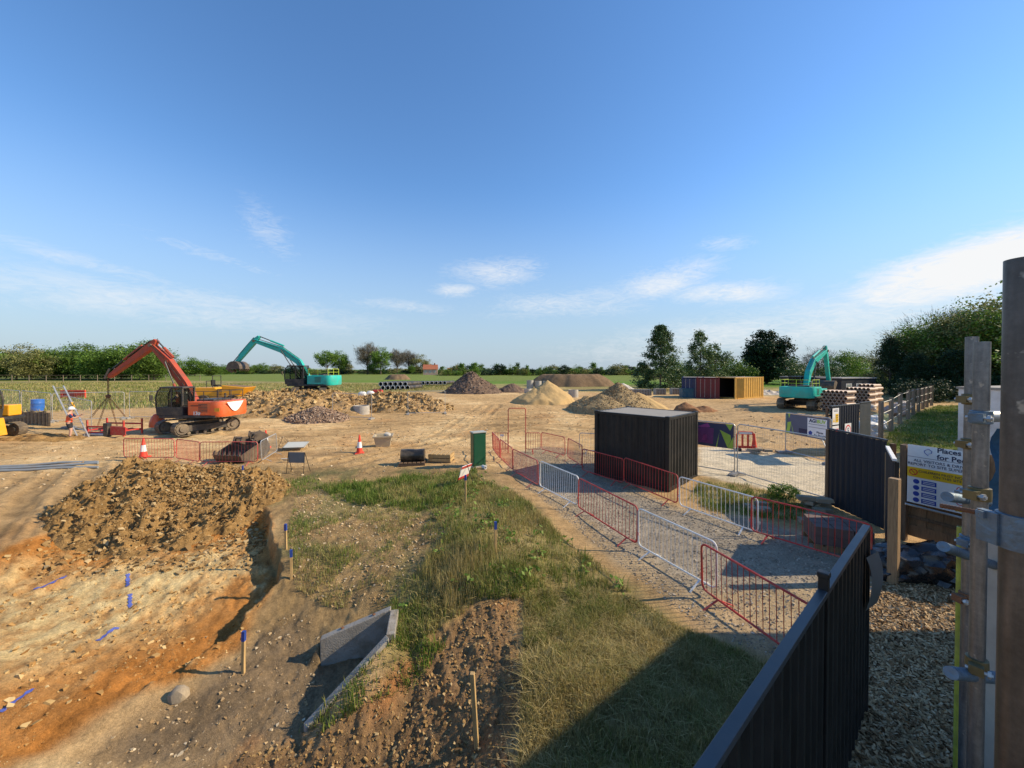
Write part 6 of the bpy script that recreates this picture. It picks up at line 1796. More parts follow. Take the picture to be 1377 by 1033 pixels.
# white sacks and red case near the pipe stack
for k, (px, py) in enumerate(((486, 532.5), (497, 532))): lump('white_sack', gp(px, py) + Vector((0, .3, 0)), (.55, .35, .38), 20 + k, M_WHITEP, ['crumpled white sack left of the red case', 'crumpled white sack right next to the red case'][k], 'sack', .2, 2, .5, 'white sacks by the pipes', 3)
o = MB().box((0, 0, .35), (1.3, .6, .5)).box((0, 0, .64), (1.1, .5, .08)).build('red_case', M_RED, None, smooth=0, bevel=.04); o.location = gp(508, 531) ; tag(o, 'red steel case lying beside the black drain pipes', 'case')

# ------------------------------------------------------------------ far containers, cabins, boxes
M_CYEL = mat('container_ochre', (.60, .35, .07), .5, .1, 2, dirt=(.32, .18, .06), dirt_amt=.45)
M_CRED = mat('container_maroon', (.16, .022, .025), .5, .15, 2, dirt=(.1, .05, .04), dirt_amt=.4)
M_CBLUE = mat('container_navy', (.02, .035, .10), .45, .15, 2, dirt=(.07, .07, .08), dirt_amt=.4)
GC = 'containers at the back of the yard'
def far_container(px, py, rz, L, m, label, doors, dm=None, near=0):
    p = gp(px, py)
    return container(label, GC, p - Vector((0, 0, .03)), (math.cos(rz), math.sin(rz)), L, 2.44, 2.55, m, open_doors=doors, doors_mat=dm, roof_mat=M_CROOF, ribs=.46)
# the yellow one: its door end faces the camera's left, ribbed flank lit from the right
far_container(989, 537.2, math.radians(30), 6.0, M_CYEL, 'ochre yellow container with its ribbed flank in the sun', math.radians(118))
far_container(967.5, 536.6, math.radians(63), 4.0, M_CRED, 'dark red container in the middle of three', 0)
far_container(946.5, 535.8, math.radians(64), 4.0, M_CBLUE, 'navy blue container with closed doors, leftmost of three', 0)
o = MB().box((0, 0, .55), (1.35, 1.0, 1.05)).box((0, 0, 1.1), (1.4, 1.05, .06)).box((-.4, -.51, .6), (.1, .03, .3)).build('site_box', mat('site_box_teal', (.02, .09, .13), .45, .15, 2, dirt=DUST, dirt_amt=.3), None, smooth=0, bevel=.02); o.location = gp(923, 535); tag(o, 'teal blue steel tool box left of the navy container', 'box')
o = MB().lathe([(.0, -.7), (.4, -.68), (.45, -.5), (.45, .5), (.4, .68), (0, .7)], 16).build('red_tank', M_RED, None); o.location = gp(925, 526) + Vector((0, 0, 1.0)); o.rotation_euler = (0, math.pi / 2, .3); tag(o, 'small red tank showing behind the teal tool box', 'tank')
MBs = MB().box((0, 0, .42), (.12, .9, .84)).mesh('kerb_stone', M_CONCD, 0)
for j, (px, py, n) in enumerate(((863, 532, 12), (888, 531, 7), (911, 530.5, 8))):
    p = gp(px, py)
    t = thing('kerb_pack', ['large pack of grey kerb stones right of the pale stone heap', 'small low pack of kerb stones under the poplar', 'pack of kerb stones beside the teal tool box'][j], 'kerb stones', p, 0, 'packs of kerb stones')
    for k in range(n): link('kerb_stone', MBs, t, loc=(-n * .105 + .21 * k, 0, 0), rot=(0, 0, .05))
# dark flat cabins behind the clay pipes
def cabin(px, Y, w, dpt, h, label, rz=0):
    q = at(px, 500, Y); t = thing('site_cabin', label, 'cabin', (q.x, Y, Hg(q.x, Y)), rz, 'site cabins by the wood')
    MB().box((0, 0, h / 2), (w, dpt, h)).build('wall', M_HOARD, t, smooth=0)
    MB().box((0, 0, h + .06), (w + .2, dpt + .2, .12)).build('roof', mat('cabin_roof', (.3, .29, .27), .7, .15, 2), t, smooth=0)
    for k in range(3):
        wdo = MB().box((-w / 2 + w * (k + .7) / 3.4, -dpt / 2 - .02, h * .58), (w * .16, .05, .8)).build('window', M_WHITEP, t, smooth=0)
        MB().box((-w / 2 + w * (k + .7) / 3.4, -dpt / 2 - .05, h * .58), (w * .13, .02, .68)).build('pane', GLASS, wdo, smooth=0)
    MB().box((w * .38, -dpt / 2 - .02, 1.0), (.85, .05, 1.95)).build('door', M_BLACKP, t, smooth=0)
cabin(1138, 47, 6.4, 2.6, 2.35, 'dark flat-roofed site cabin behind the clay pipes', math.radians(20))
cabin(1080, 56, 5.0, 2.6, 2.3, 'second dark cabin further back behind the teal excavator', math.radians(10))
wc = thing('white_cabin', 'white cabin glimpsed between the scaffold tubes', 'cabin', (23.5, 17.6, 0), .3)
MB().box((0, 0, 1.65), (4.5, 2.4, 3.2)).build('wall', M_WHITEP, wc, smooth=0, bevel=.03); MB().box((0, 0, 3.3), (4.6, 2.5, .1)).build('roof', M_CROOF, wc, smooth=0)
# white bulk bags and debris behind the post fence
M_BAG = mat('bulk_bag_white', (.70, .69, .65), .6, .12, 3, dirt=(.4, .32, .22), dirt_amt=.45)
labs = ['white bulk bag slumped against the first fence post', 'white bulk bag half hidden by the dark end board', 'white bulk bag behind the second fence post']
for k, (px, py, s_) in enumerate(((1183, 589, .75), (1172, 588, .7), (1192, 579, .7))): lump('bulk_bag', gp(px, py) + Vector((-.3, .6, 0)), (s_, s_ * .9, s_ * .8), 30 + k, M_BAG, labs[k], 'bag', .28, 2.2, .55, 'white bulk bags by the post fence', 4)
labs = ['yellowish rubble bag behind the third fence post', 'pinkish debris lump behind the fourth fence post', 'pale debris lump near the end of the post fence', 'small pale debris lump before the clay pipes']
for k, (px, py, s_) in enumerate(((1200, 570, .6), (1214, 560, .7), (1226, 552, .7), (1180, 552, .5))): lump('debris_lump', gp(px, py) + Vector((-.3, .5, 0)), (s_, s_, s_ * .7), 40 + k, mat('debris%d' % k, [(.6, .5, .2), (.42, .27, .2), (.5, .42, .36), (.5, .45, .4)][k], .7, .2, 3), labs[k], 'debris', .3, 2.2, .5, 'debris along the post fence', 3)

# ------------------------------------------------------------------ the trench works on the left
tw = gp(150, 586)
t = thing('trench_shoring', 'red steel trench shoring frames lying under the chains', 'shoring', tw, math.radians(-6), scale=.78)
for k, (y, z) in enumerate(((-.4, .25), (.9, .35))):
    MB().box((0, y, z), (3.2, .07, .14)).box((0, y, z + .45), (3.2, .07, .12)).build('waling', M_RED, t, smooth=0, bevel=.01)
for x in (-1.55, -.4, .7, 1.55): MB().box((x, .25, .42), (.09, 1.35, .09)).build('strut', M_RED, t, smooth=0)
for (x, y) in ((-1.55, -.4), (1.55, -.4), (1.55, .9), (-1.55, .9)): MB().box((x, y, .6), (.09, .09, 1.2)).build('corner_post', M_RED, t, smooth=0)
MB().box((1.2, -.5, .42), (1.3, .05, .62)).build('side_panel', M_RED, t, smooth=0, bevel=.02)
MB().box((.3, -.5, .5), (.35, .3, 1.0)).build('dark_box', M_DARK, t, smooth=0)
MB().cyl((-1.0, -.55, .12), (.2, -.5, .12), .12, 10).build('grey_pipe', M_GALV, t)
sh_ = gp(34, 571)
t = thing('trench_sheets', 'row of dark steel trench sheets standing behind the mesh fence', 'trench sheets', sh_, math.radians(-10))
sm = MB(); corrugated(sm, (0, 0), (.3, 0), -.3, .85, .05, .3); sm.f += [f[::-1] for f in sm.f]
sme = MB().prism([(0, 0), (.08, .05), (.22, .05), (.3, 0), (.3, .012), (.22, .062), (.08, .062), (0, .012)], -.3, .82, Matrix(((1, 0, 0, 0), (0, 0, -1, 0), (0, 1, 0, 0), (0, 0, 0, 1)))).mesh('sheet', M_STEELW, 0)
for k in range(13): link('sheet', sme, t, loc=(-2.1 + .33 * k, 0, .05 * ((k * 7) % 3)))
o = MB().lathe([(.40, 0), (.41, .1), (.40, .42), (.42, .44), (.40, .46), (.40, .85), (.41, .87), (.40, .9), (.40, 1.2), (.36, 1.24), (.05, 1.24)], 22).build('blue_drum', mat('blue_plastic', (.015, .13, .48), .4, .1, 4, dirt=(.15, .17, .2), dirt_amt=.2), None); q = plane_pt(51, 562, .1); o.location = (q[0], q[1], Hg(*q) - .1); o.scale = (.95, .95, .85); tag(o, 'bright blue plastic drum behind the trench sheets', 'drum')
rp = gp(98.5, 535.5)
t = thing('red_steel_panel', 'red steel panel with an oval hole lying out in the rough grass', 'panel', rp, .05)
ov = [(.55 * math.cos(a) - .45, .32 * math.sin(a) + .5) for a in np.linspace(0, 2 * math.pi, 20, endpoint=False)]
out_ = [(-1.4, .05), (1.4, .05), (1.4, .95), (-1.4, .95)]
fr_ = MB().prism([(-1.4, .05), (1.4, .05), (1.4, .22), (-1.4, .22)], -.08, .08).prism([(-1.4, .8), (1.4, .8), (1.4, .95), (-1.4, .95)], -.08, .08).prism([(.15, .22), (1.4, .22), (1.4, .8), (.15, .8)], -.08, .08).prism([(-1.4, .22), (-1.1, .22), (-1.1, .8), (-1.4, .8)], -.08, .08)
fr_.build('frame', M_ORANGEP, t, smooth=0, bevel=.03)
MB().box((-.47, .05, .5), (1.2, .03, .56)).build('recess', M_RED, t, smooth=0)
# ladder
l0, l1 = gp(113, 590) + Vector((0, 0, -.05)), at(78.5, 519, 24.4)
t = thing('ladder', 'aluminium ladder leaning left above the worker', 'ladder', l0, 0)
d_ = l1 - l0; sx = Vector((.21, .1, 0))
for s in (-1, 1): MB().bar(sx * s, d_ + sx * s, .035, .07, (0, 1, 0)).build('stile', M_GALV, t, smooth=0)
for k in range(12): MB().cyl(d_ * ((k + .5) / 12) - sx, d_ * ((k + .5) / 12) + sx, .015, 6).build('rung', M_GALV, t)
MB().bar(d_ * .56 + sx * 1.0, d_ * .66 + sx * 1.0, .045, .085, (0, 1, 0)).build('yellow_sticker', M_YEL, t, smooth=0)

# ------------------------------------------------------------------ people
SKIN = mat('skin', (.52, .30, .21), .6, .08, 10); HIVIS = mat('hi_vis_orange', (.85, .12, .04), .6, .08, 8); NAVY = mat('navy_cloth', (.02, .03, .09), .8, .15, 8)
BLKC = mat('black_cloth', (.025, .025, .028), .85, .2, 8); HELM = mat('helmet_white', (.82, .82, .8), .35, .04, 4); BOOT = mat('tan_boot', (.16, .10, .06), .8, .2, 8); REFL = mat('reflective_grey', (.7, .7, .66), .35, .05, 6)
def skinned(name, verts, edges, radii, m, parent, root=0, sub=2):
    me = bpy.data.meshes.new(name); me.from_pydata(verts, edges, []); me.materials.append(m)
    o = bpy.data.objects.new(name, me); COL.objects.link(o); o.parent = parent
    mod = o.modifiers.new('skin', 'SKIN'); mod.use_smooth_shade = True
    lay_ = me.skin_vertices[0].data if me.skin_vertices else None
    if lay_ is None:
        bm = bmesh.new(); bm.from_mesh(me); bm.verts.layers.skin.verify(); bm.to_mesh(me); bm.free(); lay_ = me.skin_vertices[0].data
    for i, r in enumerate(radii): lay_[i].radius = (r, r) if isinstance(r, (int, float)) else r; lay_[i].use_root = (i == root)
    s_ = o.modifiers.new('sub', 'SUBSURF'); s_.levels = sub; s_.render_levels = sub
    return o
def person(loc, rz, label, pose):
    t = thing('person', label, 'person', loc, rz)
    J = pose
    names = ['pelvis', 'belly', 'chest', 'neck', 'skull', 'crown', 'shL', 'elL', 'wrL', 'shR', 'elR', 'wrR', 'hpL', 'knL', 'anL', 'toL', 'hpR', 'knR', 'anR', 'toR']
    E = [('pelvis', 'belly'), ('belly', 'chest'), ('chest', 'neck'), ('neck', 'skull'), ('skull', 'crown'), ('chest', 'shL'), ('shL', 'elL'), ('elL', 'wrL'), ('chest', 'shR'), ('shR', 'elR'), ('elR', 'wrR'), ('pelvis', 'hpL'), ('hpL', 'knL'), ('knL', 'anL'), ('anL', 'toL'), ('pelvis', 'hpR'), ('hpR', 'knR'), ('knR', 'anR'), ('anR', 'toR')]
    R = dict(pelvis=(.15, .11), belly=(.15, .11), chest=(.17, .12), neck=.055, skull=(.085, .10), crown=.07, shL=.07, elL=.045, wrL=.03, shR=.07, elR=.045, wrR=.03, hpL=.10, knL=.065, anL=.042, toL=.04, hpR=.10, knR=.065, anR=.042, toR=.04)
    ix = {n: i for i, n in enumerate(names)}
    b = skinned('body', [J[n] for n in names], [(ix[a], ix[c]) for a, c in E], [R[n] for n in names], SKIN, t)
    # hands: palm and five fingers each
    for s in ('L', 'R'):
        w = Vector(J['wr' + s]); e = Vector(J['el' + s]); d = (w - e).normalized(); side = d.cross(Vector((0, 0, 1))).normalized(); up = side.cross(d)
        vs_ = [w - d * .02, w + d * .07]; ed = [(0, 1)]; rd = [.028, .032]
        for k, (off, ln) in enumerate(((-.03, .06), (-.01, .075), (.01, .08), (.03, .07))):
            a = len(vs_); vs_ += [w + d * .085 + side * off, w + d * (.085 + ln * .55) + side * off - up * .012, w + d * (.085 + ln * .75) + side * off - up * .045]; ed += [(1, a), (a, a + 1), (a + 1, a + 2)]; rd += [.0095, .009, .008]
        a = len(vs_); vs_ += [w + d * .04 + side * .045, w + d * .075 + side * .06 - up * .02]; ed += [(1, a), (a, a + 1)]; rd += [.011, .009]
        skinned('hand', [tuple(v) for v in vs_], ed, rd, SKIN, b, 0, 1)
    def V(n): return Vector(J[n])
    # vest, shirt sleeves, shorts, boots, helmet
    ch, be, pe_ = V('chest'), V('belly'), V('pelvis')
    skinned('hi_vis_vest', [tuple(pe_ + (be - pe_) * .25), tuple(be), tuple(ch), tuple(ch + (V('neck') - ch) * .55), tuple(V('shL') * .8 + ch * .2), tuple(V('shR') * .8 + ch * .2)], [(0, 1), (1, 2), (2, 3), (2, 4), (2, 5)], [(.185, .145), (.18, .14), (.195, .145), (.09, .08), .095, .095], HIVIS, t, 1)
    for s in ('L', 'R'):
        skinned('sleeve', [tuple(V('sh' + s)), tuple(V('sh' + s).lerp(V('el' + s), .5)), tuple(V('el' + s))], [(0, 1), (1, 2)], [.085, .068, .056], NAVY, t)
        skinned('boot', [tuple(V('an' + s) + Vector((0, 0, .08))), tuple(V('an' + s) - Vector((0, 0, .03))), tuple(V('to' + s))], [(0, 1), (1, 2)], [.06, .06, .05], BOOT, t, 1)
    skinned('shorts', [tuple(be * .5 + pe_ * .5), tuple(pe_), tuple(V('hpL')), tuple(V('hpL').lerp(V('knL'), .85)), tuple(V('hpR')), tuple(V('hpR').lerp(V('knR'), .85))], [(0, 1), (1, 2), (2, 3), (1, 4), (4, 5)], [(.165, .125), (.17, .13), .125, .095, .125, .095], BLKC, t, 1)
    hd = V('skull').lerp(V('crown'), .5)
    he = MB().lathe([(.15, 0), (.135, .01), (.128, .06), (.10, .12), (.05, .15), (0, .157)], 20).add([(x, y, z) for (x, y, z) in [(.10, -.09, .0), (.2, -.05, -.015), (.2, .05, -.015), (.10, .09, .0), (.10, -.09, .012), (.2, -.05, -.003), (.2, .05, -.003), (.10, .09, .012)]], [(3, 2, 1, 0), (4, 5, 6, 7), (0, 1, 5, 4), (1, 2, 6, 5), (2, 3, 7, 6)])
    h = he.build('helmet', HELM, t); h.location = hd + Vector((0, 0, .0))
    fc = MB()
    fd = Vector((1, 0, 0)); sk = V('skull')
    fc.add([tuple(sk + Vector((.085, -.015, .0))), tuple(sk + Vector((.085, .015, .0))), tuple(sk + Vector((.118, 0, -.03))), tuple(sk + Vector((.09, 0, .03)))], [(0, 1, 3), (0, 2, 1), (0, 3, 2), (1, 2, 3)])
    fc.build('nose', SKIN, b)
    return t
stand = dict(pelvis=(0, 0, .92), belly=(.02, 0, 1.08), chest=(.05, 0, 1.33), neck=(.07, 0, 1.50), skull=(.10, 0, 1.60), crown=(.10, 0, 1.70),
             shL=(.05, .19, 1.40), elL=(.22, .26, 1.18), wrL=(.45, .20, 1.30), shR=(.05, -.19, 1.40), elR=(.20, -.27, 1.16), wrR=(.44, -.18, 1.22),
             hpL=(0, .10, .88), knL=(.06, .11, .48), anL=(-.02, .12, .09), toL=(.14, .13, .04), hpR=(0, -.10, .88), knR=(.10, -.11, .48), anR=(.06, -.12, .09), toR=(.22, -.13, .04))
p = gp(93, 590.5); person(p, math.radians(35), 'worker in white helmet and orange vest at the foot of the ladder', stand)
sit = dict(pelvis=(0, 0, .10), belly=(-.02, 0, .26), chest=(-.03, 0, .50), neck=(0, 0, .67), skull=(.03, 0, .77), crown=(.03, 0, .87),
           shL=(-.02, .19, .57), elL=(.10, .26, .33), wrL=(.34, .24, .34), shR=(-.02, -.19, .57), elR=(.10, -.26, .33), wrR=(.34, -.24, .34),
           hpL=(.02, .10, .08), knL=(.42, .12, .12), anL=(.48, .12, -.27), toL=(.62, .12, -.31), hpR=(.02, -.10, .08), knR=(.42, -.12, .12), anR=(.48, -.12, -.27), toR=(.62, -.12, -.31))
person(eo + Vector((-.62, -.76, 1.78)), math.pi, 'operator in orange vest seated in the orange excavator cab', sit)

# grey ducts lying along the haul road at the left
GDU = 'grey ducts along the haul road'
dl_ = ['nearest grey duct lying along the haul road at the left', 'middle grey duct lying along the haul road', 'farthest grey duct of the three by the haul road']
for k in range(3):
    pts_ = [gp(-60 + 48 * i, 637.5 - 2.6 * k - 2.3 * i) for i in range(5)]
    pts_ = [v + Vector((0, 0, .05)) for v in pts_]
    o = MB().tube(pts_, .055, 8).build('duct', mat('duct_grey', (.22, .25, .27), .5, .15, 4, dirt=DUST, dirt_amt=.5), None); tag(o, dl_[k], 'duct', GDU)
# ------------------------------------------------------------------ trees
rng = np.random.default_rng(11)
LEAF = {
 'green': island_mat('leaf_green', [(0.072, 0.154, 0.024), (0.154, 0.276, 0.037), (0.245, 0.367, 0.061)], .6, .25, 'tone', [(0.041, 0.091, 0.017), (0.091, 0.163, 0.024), (0.143, 0.224, 0.041)]),
 'dark': island_mat('leaf_dark', [(0.016, 0.041, 0.016), (0.030, 0.061, 0.022), (0.047, 0.088, 0.030)], .6, .1, 'tone', [(0.011, 0.024, 0.011), (0.019, 0.041, 0.015), (0.027, 0.054, 0.019)]),
 'poplar': island_mat('leaf_poplar', [(0.040, 0.093, 0.026), (0.079, 0.146, 0.046), (0.172, 0.225, 0.099)], .5, .2, 'tone', [(0.024, 0.060, 0.020), (0.046, 0.093, 0.029), (0.079, 0.132, 0.046)]),
 'olive': island_mat('leaf_olive', [(0.166, 0.189, 0.060), (0.284, 0.284, 0.095), (0.403, 0.378, 0.141)], .65, .22, 'tone', [(0.095, 0.106, 0.035), (0.154, 0.154, 0.053), (0.211, 0.211, 0.071)]),
 'twig': island_mat('bare_twig', [(0.120, 0.102, 0.072), (0.180, 0.156, 0.108), (0.240, 0.204, 0.144)], .8, 0, 'tone', [(0.084, 0.072, 0.054), (0.120, 0.102, 0.072), (0.156, 0.132, 0.096)]),
 'poplar2': island_mat('leaf_poplar_pale', [(0.072, 0.132, 0.042), (0.132, 0.198, 0.072), (0.216, 0.276, 0.120)], .5, .25, 'tone', [(0.042, 0.090, 0.026), (0.072, 0.132, 0.042), (0.108, 0.180, 0.060)]),
 'spring': island_mat('leaf_spring', [(0.081, 0.162, 0.020), (0.149, 0.243, 0.034), (0.230, 0.311, 0.068)], .6, .28, 'tone', [(0.041, 0.095, 0.014), (0.081, 0.135, 0.020), (0.121, 0.176, 0.034)]),
}
BARK = wood('bark', (.13, .10, .07)); 
def leaves(centres, tone, n, sig, size, rng, squash=.8, face_up=.35, twig=None):
    k = rng.integers(0, len(centres), n)
    p = centres[k] + rng.normal(0, 1, (n, 3)) * np.asarray(sig)[k][:, None] * np.array([1, 1, squash])
    nr = rng.normal(0, 1, (n, 3)); nr[:, 2] = np.abs(nr[:, 2]) + face_up; nr /= np.linalg.norm(nr, axis=1)[:, None]
    a = np.cross(nr, rng.normal(0, 1, (n, 3))); a /= np.linalg.norm(a, axis=1)[:, None] + 1e-9
    b = np.cross(nr, a)
    s = size * rng.uniform(.6, 1.3, n)[:, None]
    wd = .55
    if twig is not None:                                  # twigs fan up and out from the middle of the crown
        a = p - np.array([0, 0, twig]); a /= np.linalg.norm(a, axis=1)[:, None] + 1e-9
        a = a + rng.normal(0, .35, (n, 3)); a /= np.linalg.norm(a, axis=1)[:, None]
        b = np.cross(a, rng.normal(0, 1, (n, 3))); b /= np.linalg.norm(b, axis=1)[:, None] + 1e-9
        s = s * 3.4; wd = .045
    v = np.stack([p - a * s, p - b * s * wd, p + a * s, p + b * s * wd], 1).reshape(-1, 3)
    return v, np.repeat(np.asarray(tone)[k], 4)

def tree_mesh(h, shape, kind, ncl, nleaf, size, seed, sig=.09, trunk_r=None, trunk_to=.6, nlimb=9, gap=0.0):
    """returns (crown mesh, trunk mesh); shape(u) -> list of (x, y, z, ...) cluster centres in tree heights"""
    rg = np.random.default_rng(seed)
    cen = shape(rg, ncl) * h
    tone = np.clip(rg.normal(.45, .32, len(cen)), 0, 1)
    sg = sig * h * rg.uniform(.6, 1.35, len(cen))
    v, t = leaves(cen, tone, nleaf, sg, size, rg, twig=.3 * h if kind == 'twig' else None)
    keep = v.reshape(-1, 4, 3)[:, :, 2].min(1) > .02 * h
    v = v.reshape(-1, 4, 3)[keep].reshape(-1, 3); t = t.reshape(-1, 4)[keep].ravel()
    cr = np_mesh('crown', v, np.arange(len(v)).reshape(-1, 4), None, LEAF[kind], False, {'tone': t})
    tb = MB(); r0 = trunk_r or h * .025
    lean = rg.normal(0, .02, 2) * h
    tp = [(lean[0] * (k / 4) ** 2, lean[1] * (k / 4) ** 2, -.2 + (h * trunk_to + .2) * k / 4) for k in range(5)]
    tb.tube(tp, r0, 7, r1=r0 * .35)
    idx = rg.choice(len(cen), min(nlimb, len(cen)), replace=False)
    for i in idx:
        c = Vector(cen[i]); f = min(.95, max(.15, (c.z / h) * .62)) ; b = Vector((lean[0] * f, lean[1] * f, h * trunk_to * f))
        m_ = b.lerp(c, .5) + Vector((0, 0, -.03 * h if c.z > b.z else .02 * h))
        tb.tube([b, m_, c], r0 * .42 * (1 - f * .5), 5, r1=r0 * .08)
    return cr, tb.mesh('trunk', BARK)

def sh_round(rx=.42, rz=.36, cz=.62, flat=0.0, bias=.45):
    def f(rg, n):
        d = rg.normal(0, 1, (n, 3)); d /= np.linalg.norm(d, axis=1)[:, None]
        r = (bias + (1 - bias) * rg.random(n) ** .5)[:, None]
        r = r * (1 + .28 * np.sin(d[:, :1] * 5 + d[:, 1:2] * 4 + d[:, 2:] * 3))
        p = d * r * np.array([rx, rx, rz]); p[:, 2] += cz
        return p
    return f
def sh_cone(rx=.26, base=.06, pw=.75):
    def f(rg, n):
        z = base + (1 - base) * rg.random(n) ** 1.25 * .97
        a = rg.random(n) * 2 * np.pi
        r = rx * (1 - (z - base) / (1 - base)) ** pw * (1 - .25 * np.exp(-((z - base) / .06))) * (.35 + .65 * rg.random(n) ** .5) * (1 + .22 * np.sin(a * 3 + z * 25))
        return np.c_[r * np.cos(a), r * np.sin(a), z]
    return f
def sh_bush(rx=.6):
    def f(rg, n):
        d = rg.normal(0, 1, (n, 3)); d /= np.linalg.norm(d, axis=1)[:, None]; r = (.4 + .6 * rg.random(n) ** .5)[:, None]
        p = d * r * np.array([rx, rx, .46]); p[:, 2] = p[:, 2] + .48
        return p
    return f

VAR = {}
def variant(key, *a, **k):
    if key not in VAR: VAR[key] = tree_mesh(*a, **k)
    return VAR[key]
def tree(name, label, x, y, meshes, rz=0.0, s=1.0, group=None, z=None, sz=None, cat='tree'):
    t = thing(name, label, cat, (x, y, (Hg(x, y) if z is None else z) - .05), rz, group)
    t.scale = (s, s, sz or s)
    link('crown', meshes[0], t); link('trunk', meshes[1], t)
    return t
def tree_at(name, label, px, py_top, D, meshes, mh, rz=0.0, group=None, wide=1.0, cat='tree'):
    """stand a tree of height mh at distance D so that it tops out where the photo shows"""
    q = at(px, 497, D); z0 = Hg(q.x, D); zt = at(px, py_top, D).z
    s = max(.1, (zt - z0) / mh)
    return tree(name, label, q.x, D, meshes, rz, s * wide, group, None, s, cat)

# pair of poplars and neighbours right of centre
pop1 = tree_mesh(10.5, sh_cone(.42, .03, .72), 'poplar', 260, 22000, .14, 101, .030, .16, .93, 26)
tree_at('poplar_tree', 'tall conical dark poplar, left of the pair behind the sand', 888, 437, 64, pop1, 10.5)
pop2 = tree_mesh(10.5, sh_cone(.32, .06, .7), 'poplar2', 150, 10500, .14, 103, .030, .14, .93, 24)
tree_at('poplar_tree', 'slimmer paler poplar above the blue container', 941, 444.5, 72, pop2, 10.5)
pop3 = tree_mesh(8.0, sh_round(.42, .42, .52, bias=.3), 'poplar2', 140, 9000, .14, 105, .035, .14, .9, 20)
tree_at('poplar_tree', 'lower spreading poplar leaning out right of the slim one', 962, 462, 74, pop3, 8.0)
evg = tree_mesh(9.0, sh_round(.36, .42, .55, bias=.62), 'dark', 420, 26000, .2, 107, .045, .3, .6, 10)
tree_at('evergreen_tree', 'dense almost black round evergreen tree right of the yellow container', 1031, 450, 88, evg, 9.0, wide=.98)
bush_s = [tree_mesh(4.0, sh_bush(.62), k_, 70, 3600, .13, 110 + i, .11, .08, .5, 6) for i, k_ in enumerate(('spring', 'green', 'poplar', 'olive'))]
blab = ['light green bush at the foot of the poplars', 'bush just left of the dark evergreen', 'bush right of the dark evergreen', 'bush between evergreen and right-hand excavator', 'round bush below the slim poplar', 'low bush behind the yellow container', 'low bush behind the teal excavator boom', 'bush at the end of the cabins']
for k, (px, py, D) in enumerate(((912, 484, 80), (1000, 490, 85), (1062, 482, 82), (1075, 488, 95), (985, 481, 84), (1016, 492, 92), (1118, 492, 70), (1172, 500, 60))):
    tree_at('bush', blab[k], px, py, D, bush_s[k % 4], 4.0, k, 'bushes behind the yard', cat='bush')
bare = tree_mesh(8.0, sh_round(.40, .34, .62, bias=.3), 'twig', 150, 5200, .10, 121, .05, .16, .75, 40)
tree_at('bare_tree', 'bare grey-twigged tree behind the teal excavator boom', 1101, 467, 85, bare, 8.0)
rnd_g = tree_mesh(8.0, sh_round(.46, .42, .55), 'green', 150, 9500, .15, 123, .065, .2, .5, 10)
rnd_o = tree_mesh(8.0, sh_round(.46, .42, .55), 'olive', 150, 9500, .14, 124, .065, .2, .5, 12)
rnd_s = tree_mesh(8.0, sh_round(.50, .42, .54), 'spring', 150, 9500, .15, 125, .065, .2, .5, 10)
tree_at('round_tree', 'round green tree left of the big wood', 1137, 472, 78, rnd_g, 8.0); tree_at('round_tree', 'smaller tree against the left edge of the big wood', 1161, 475, 82, rnd_o, 8.0)
# the wood on the right
wood_g = [tree_mesh(12.0, sh_round(.40, .44, .54), 'olive', 210, 15000, .16, 131, .055, .25, .6, 14), tree_mesh(12.0, sh_round(.42, .45, .52), 'green', 210, 15000, .16, 132, .055, .25, .6, 14),
          tree_mesh(12.0, sh_cone(.34, .03, .7), 'dark', 190, 14000, .15, 133, .045, .22, .9, 20), tree_mesh(12.0, sh_round(.44, .40, .56, bias=.25), 'twig', 220, 8500, .11, 134, .05, .25, .8, 60)]
wl_ = [('dark ragged conifer at the left edge of the wood', 1197, 452, 52, 2, .85), ('olive tree beside the ragged conifer', 1222, 446, 54, 0, 1.0), ('green tree in the middle of the wood', 1250, 432, 52, 1, 1.1), ('bare-crowned tall tree rising above the wood', 1262, 405, 62, 3, 1.0),
       ('olive tree in front of the bare-crowned one', 1278, 428, 50, 0, 1.0), ('leafy green tree just left of the scaffold tubes', 1303, 414, 50, 1, 1.0), ('tall olive tree behind the scaffold tubes', 1330, 403, 48, 0, 1.0), ('green tree seen between scaffold and big tube', 1352, 408, 46, 1, 1.0), ('second bare tree over the top of the wood', 1298, 404, 64, 3, .9),
       ('green tree beyond the right edge of the wood', 1400, 410, 44, 1, 1.0), ('dark conifer low in the wood behind the fence end', 1232, 474, 47, 2, 1.2), ('dark conifer low behind the scaffold', 1285, 470, 45, 2, 1.4)]
for k, (lab, px, py, D, v, wd) in enumerate(wl_): tree_at('wood_tree', lab, px, py, D, wood_g[v], 12.0, 1.3 * k, 'trees of the wood on the right', wd)
hedge_d = [tree_mesh(3.0, sh_bush(.8), 'dark', 80, 5200, .11, 140 + i, .12, .06, .4, 6) for i in range(2)]
hl = ['dark hedge bush at the end of the post fence', 'dark hedge bush next along from the fence end', 'dark hedge bush behind the middle of the lawn', 'dark hedge bush at the lawn beside the scaffold', 'dark hedge bush behind the scaffold tubes', 'dark hedge bush beyond the scaffold', 'dark hedge bush left of the fence end']
for k, px in enumerate((1266, 1290, 1312, 1338, 1362, 1385, 1240)): tree_at('hedge_bush', hl[k], px, 508 - (k % 2) * 4, 45 - .6 * k, hedge_d[k % 2], 3.0, k, 'dark hedge bushes behind the lawn', 1.15, 'bush')
tree('shade_tree', 'tall tree out of frame on the right shading the lawn', 44, 27.5, wood_g[1], .4, 1.0, 'trees of the wood on the right')
tree('shade_tree', 'second tree out of frame on the right by the lawn', 38, 23.0, wood_g[0], 1.4, .8, 'trees of the wood on the right')

